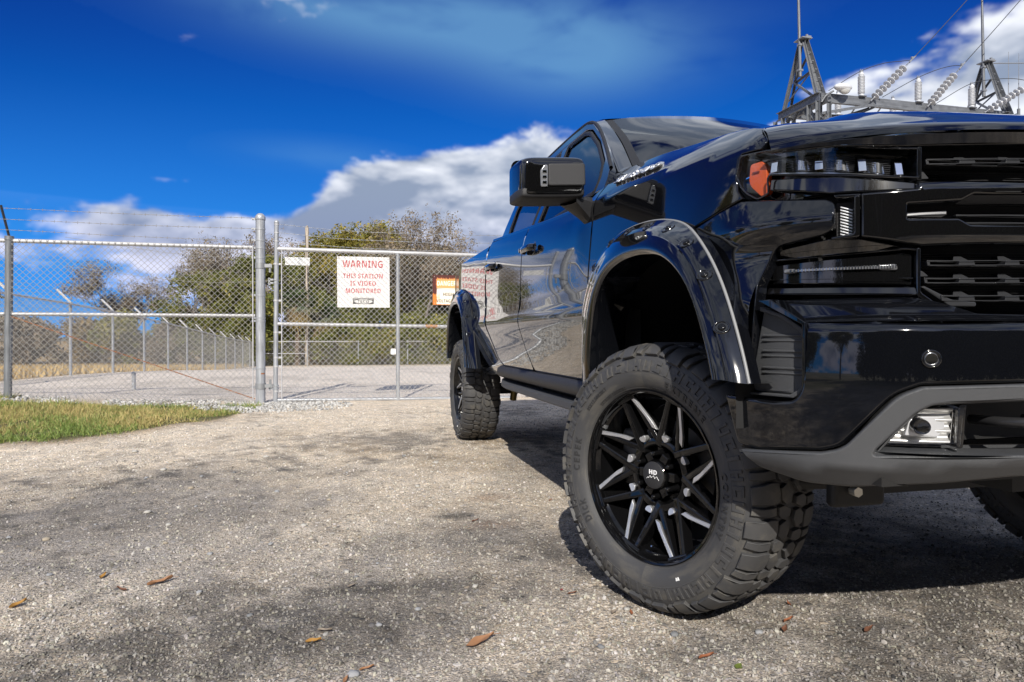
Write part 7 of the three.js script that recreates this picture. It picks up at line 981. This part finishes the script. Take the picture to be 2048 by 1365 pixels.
  const pc = onPlan(BU, -0.014)(BU.sx(-0.79), 0.702, 0), pd = V(-0.45, 0, 0.89), projq = new THREE.Quaternion().setFromUnitVectors(V(0, 1, 0), pd); const pj = new THREE.CylinderGeometry(0.017, 0.02, 0.03, 24); pj.applyQuaternion(projq); pj.translate(...pc); const pl = new THREE.SphereGeometry(0.0165, 20, 12); pl.translate(pc[0] - 0.006, pc[1], pc[2] + 0.014); sub2(fg, 'projector', merge([pj]), MAT.gloss); sub2(fg, 'bulb_lens', pl, phy([0.9, 0.9, 0.9], 0.03, 0, { transmission: 1, thickness: 0.02, ior: 1.5 }));
  sub2(fg, 'lens', P([[-0.856, 0.658], [-0.792, 0.742], [-0.715, 0.747], [-0.722, 0.660]], 0.0, { t: 0.003, r: 0.001, nb: 1 }, BU), MAT.lens);
  sub2(fg, 'lamp_side', P([[-0.720, 0.752], [-0.705, 0.753], [-0.712, 0.656], [-0.724, 0.656]], -0.010, { t: 0.05, r: 0.002 }, BU), MAT.gloss);
  // tow hooks
  const hook = tube([[-0.62, 0.71, 0.84], [-0.612, 0.712, 0.91], [-0.585, 0.714, 0.955], [-0.54, 0.714, 0.965], [-0.50, 0.712, 0.94], [-0.49, 0.71, 0.86]], 0.011, 40, 10); two('tow_hook', hook, std([0.03, 0.03, 0.032], 0.3, 0.3));
  mesh('bumper_beam', [box(1.5, 0.1, 0.08, 0, 0.71, 0.78)], MAT.frame, truck);
  mesh('air_dam', [box(1.7, 0.02, 0.34, 0, 0.575, 0.66), box(1.2, 0.05, 0.3, 0, 0.60, 0.5)], MAT.frame, truck);
  // fender lettering
  const str = 'SILVERADO', gs = [], size = 0.027, wide = 1.62; let adv = 0; const zs = -0.440, ze = -0.036, y0 = (z) => lerp(1.5125, 1.475, (z - zs) / (ze - zs)); const W = []; for (const ch of str) { W.push(font.data.glyphs[ch].ha / font.data.resolution * size * wide); } const tot = W.reduce((a, b) => a + b, 0), k = (ze - zs) / tot;
  [...str].forEach((ch, i) => { const g = clean(new TextGeometry(ch, { font, size, depth: 0.006, curveSegments: 3, bevelEnabled: true, bevelThickness: 0.0014, bevelSize: 0.0007, bevelSegments: 1 })); const p = g.attributes.position; for (let j = 0; j < p.count; j++) { const a = p.getX(j) * wide * k + p.getY(j) * 0.35, z = zs + adv + a; const q = onSide()(z, y0(z) + p.getY(j) * 0.92, p.getZ(j) * 1.7 + 0.0006); p.setXYZ(j, ...q); } g.computeVertexNormals(); gs.push(g); adv += W[i] * k; });
  for (const g of gs) mesh('badge_letter', g, MAT.letter, truck);
}
// door mirrors
{
  const sec = (z, cx, cy, w, h, n = 36, p = 4.2) => Array.from({ length: n + 1 }, (_, i) => { const a = i / n * 2 * PI, c = Math.cos(a), s = Math.sin(a); return V(cx + w / 2 * Math.sign(c) * Math.abs(c) ** (2 / p), cy + h / 2 * Math.sign(s) * Math.abs(s) ** (2 / p), z); });
  const skew = (r, k) => r.map((p) => V(p.x, p.y + (p.x + 1.18) * k, p.z));
  const body = loft([sec(-0.534, -1.172, 1.553, 0.04, 0.03, 36, 7), sec(-0.535, -1.172, 1.553, 0.20, 0.11, 36, 7), sec(-0.540, -1.174, 1.554, 0.252, 0.146, 36, 7), sec(-0.560, -1.177, 1.556, 0.272, 0.160, 36, 7), sec(-0.64, -1.181, 1.557, 0.287, 0.168, 36, 7), sec(-0.70, -1.182, 1.557, 0.288, 0.170, 36, 7)].map((r) => skew(r, 0.06)), 0, 26);
  const mr = two('door_mirror', body, MAT.gloss);
  const glass = panel(rounded([[-1.31, 1.49], [-1.05, 1.49], [-1.05, 1.63], [-1.31, 1.63]], 0.02), (a, b, d) => [a, b, -0.698 - d], { h: 0.1, r: 0.002, t: 0.004 }); sub2(mr, 'mirror_glass', glass, MAT.chrome);
  sub2(mr, 'mirror_back', panel(rounded([[-1.322, 1.475], [-1.04, 1.475], [-1.04, 1.645], [-1.322, 1.645]], 0.03), (a, b, d) => [a, b, -0.692 - d], { h: 0.1, r: 0.003, t: 0.02 }), MAT.trimDark);
  const ft = (off) => (a, b, d) => [a, b + (a + 1.18) * 0.05, -0.531 + (d + off) - 0.16 * Math.max(0, Math.abs(a + 1.13) - 0.07) ** 1.3 - 0.10 * Math.max(0, Math.abs(b - 1.556) - 0.045) ** 1.2];
  sub2(mr, 'insert_panel', panel(rounded([[-1.205, 1.604], [-1.046, 1.607], [-1.043, 1.514], [-1.205, 1.512]], 0.012), ft(0.004), { h: 0.02, r: 0.006, t: 0.04 }), MAT.trimDark);
  sub2(mr, 'turn_signal', panel(rounded([[-1.222, 1.598], [-1.207, 1.598], [-1.207, 1.508], [-1.236, 1.508], [-1.238, 1.575]], 0.008), ft(0.006), { h: 0.02, r: 0.004, t: 0.04 }), std([0.34, 0.35, 0.37], 0.15, 0.6));
  for (let i = 0; i < 3; i++) sub2(mr, 'signal_diode', panel(rounded([[-1.230, 1.532 + i * 0.022], [-1.212, 1.532 + i * 0.022], [-1.212, 1.52 + i * 0.022], [-1.230, 1.52 + i * 0.022]], 0.003), ft(0.0085), { h: 0.02, r: 0.001, t: 0.004 }), MAT.chrome);
  sub2(mr, 'lower_shell', loft([sec(-0.537, -1.176, 1.494, 0.236, 0.03, 36, 5), sec(-0.545, -1.178, 1.491, 0.266, 0.044, 36, 5), sec(-0.60, -1.181, 1.489, 0.287, 0.054, 36, 5), sec(-0.692, -1.182, 1.488, 0.290, 0.056, 36, 5)].map((r) => skew(r, 0.06)), 0, 14), MAT.trimDark);
  const armS = (t) => { const c = [lerp(-1.095, -0.975, t), lerp(1.468, 1.435, t), lerp(-0.60, -0.66, t)], w = lerp(0.095, 0.075, t), h = lerp(0.03, 0.125, t); return [[-1, 0.6], [-0.6, 1], [0.6, 1], [1, 0.6], [1, -0.7], [0.5, -1], [-0.5, -1], [-1, -0.7], [-1, 0.6]].map(([a, b]) => V(c[0] + a * 0.02 * (1 - t), c[1] + b * h / 2, c[2] + a * w / 2)); };
  sub2(mr, 'mirror_arm', toCreasedNormals(loft([0, 0.2, 0.5, 0.8, 1].map(armS), 0, 12), 0.5), MAT.trimDark);
}
renderer.render(scene, camera);
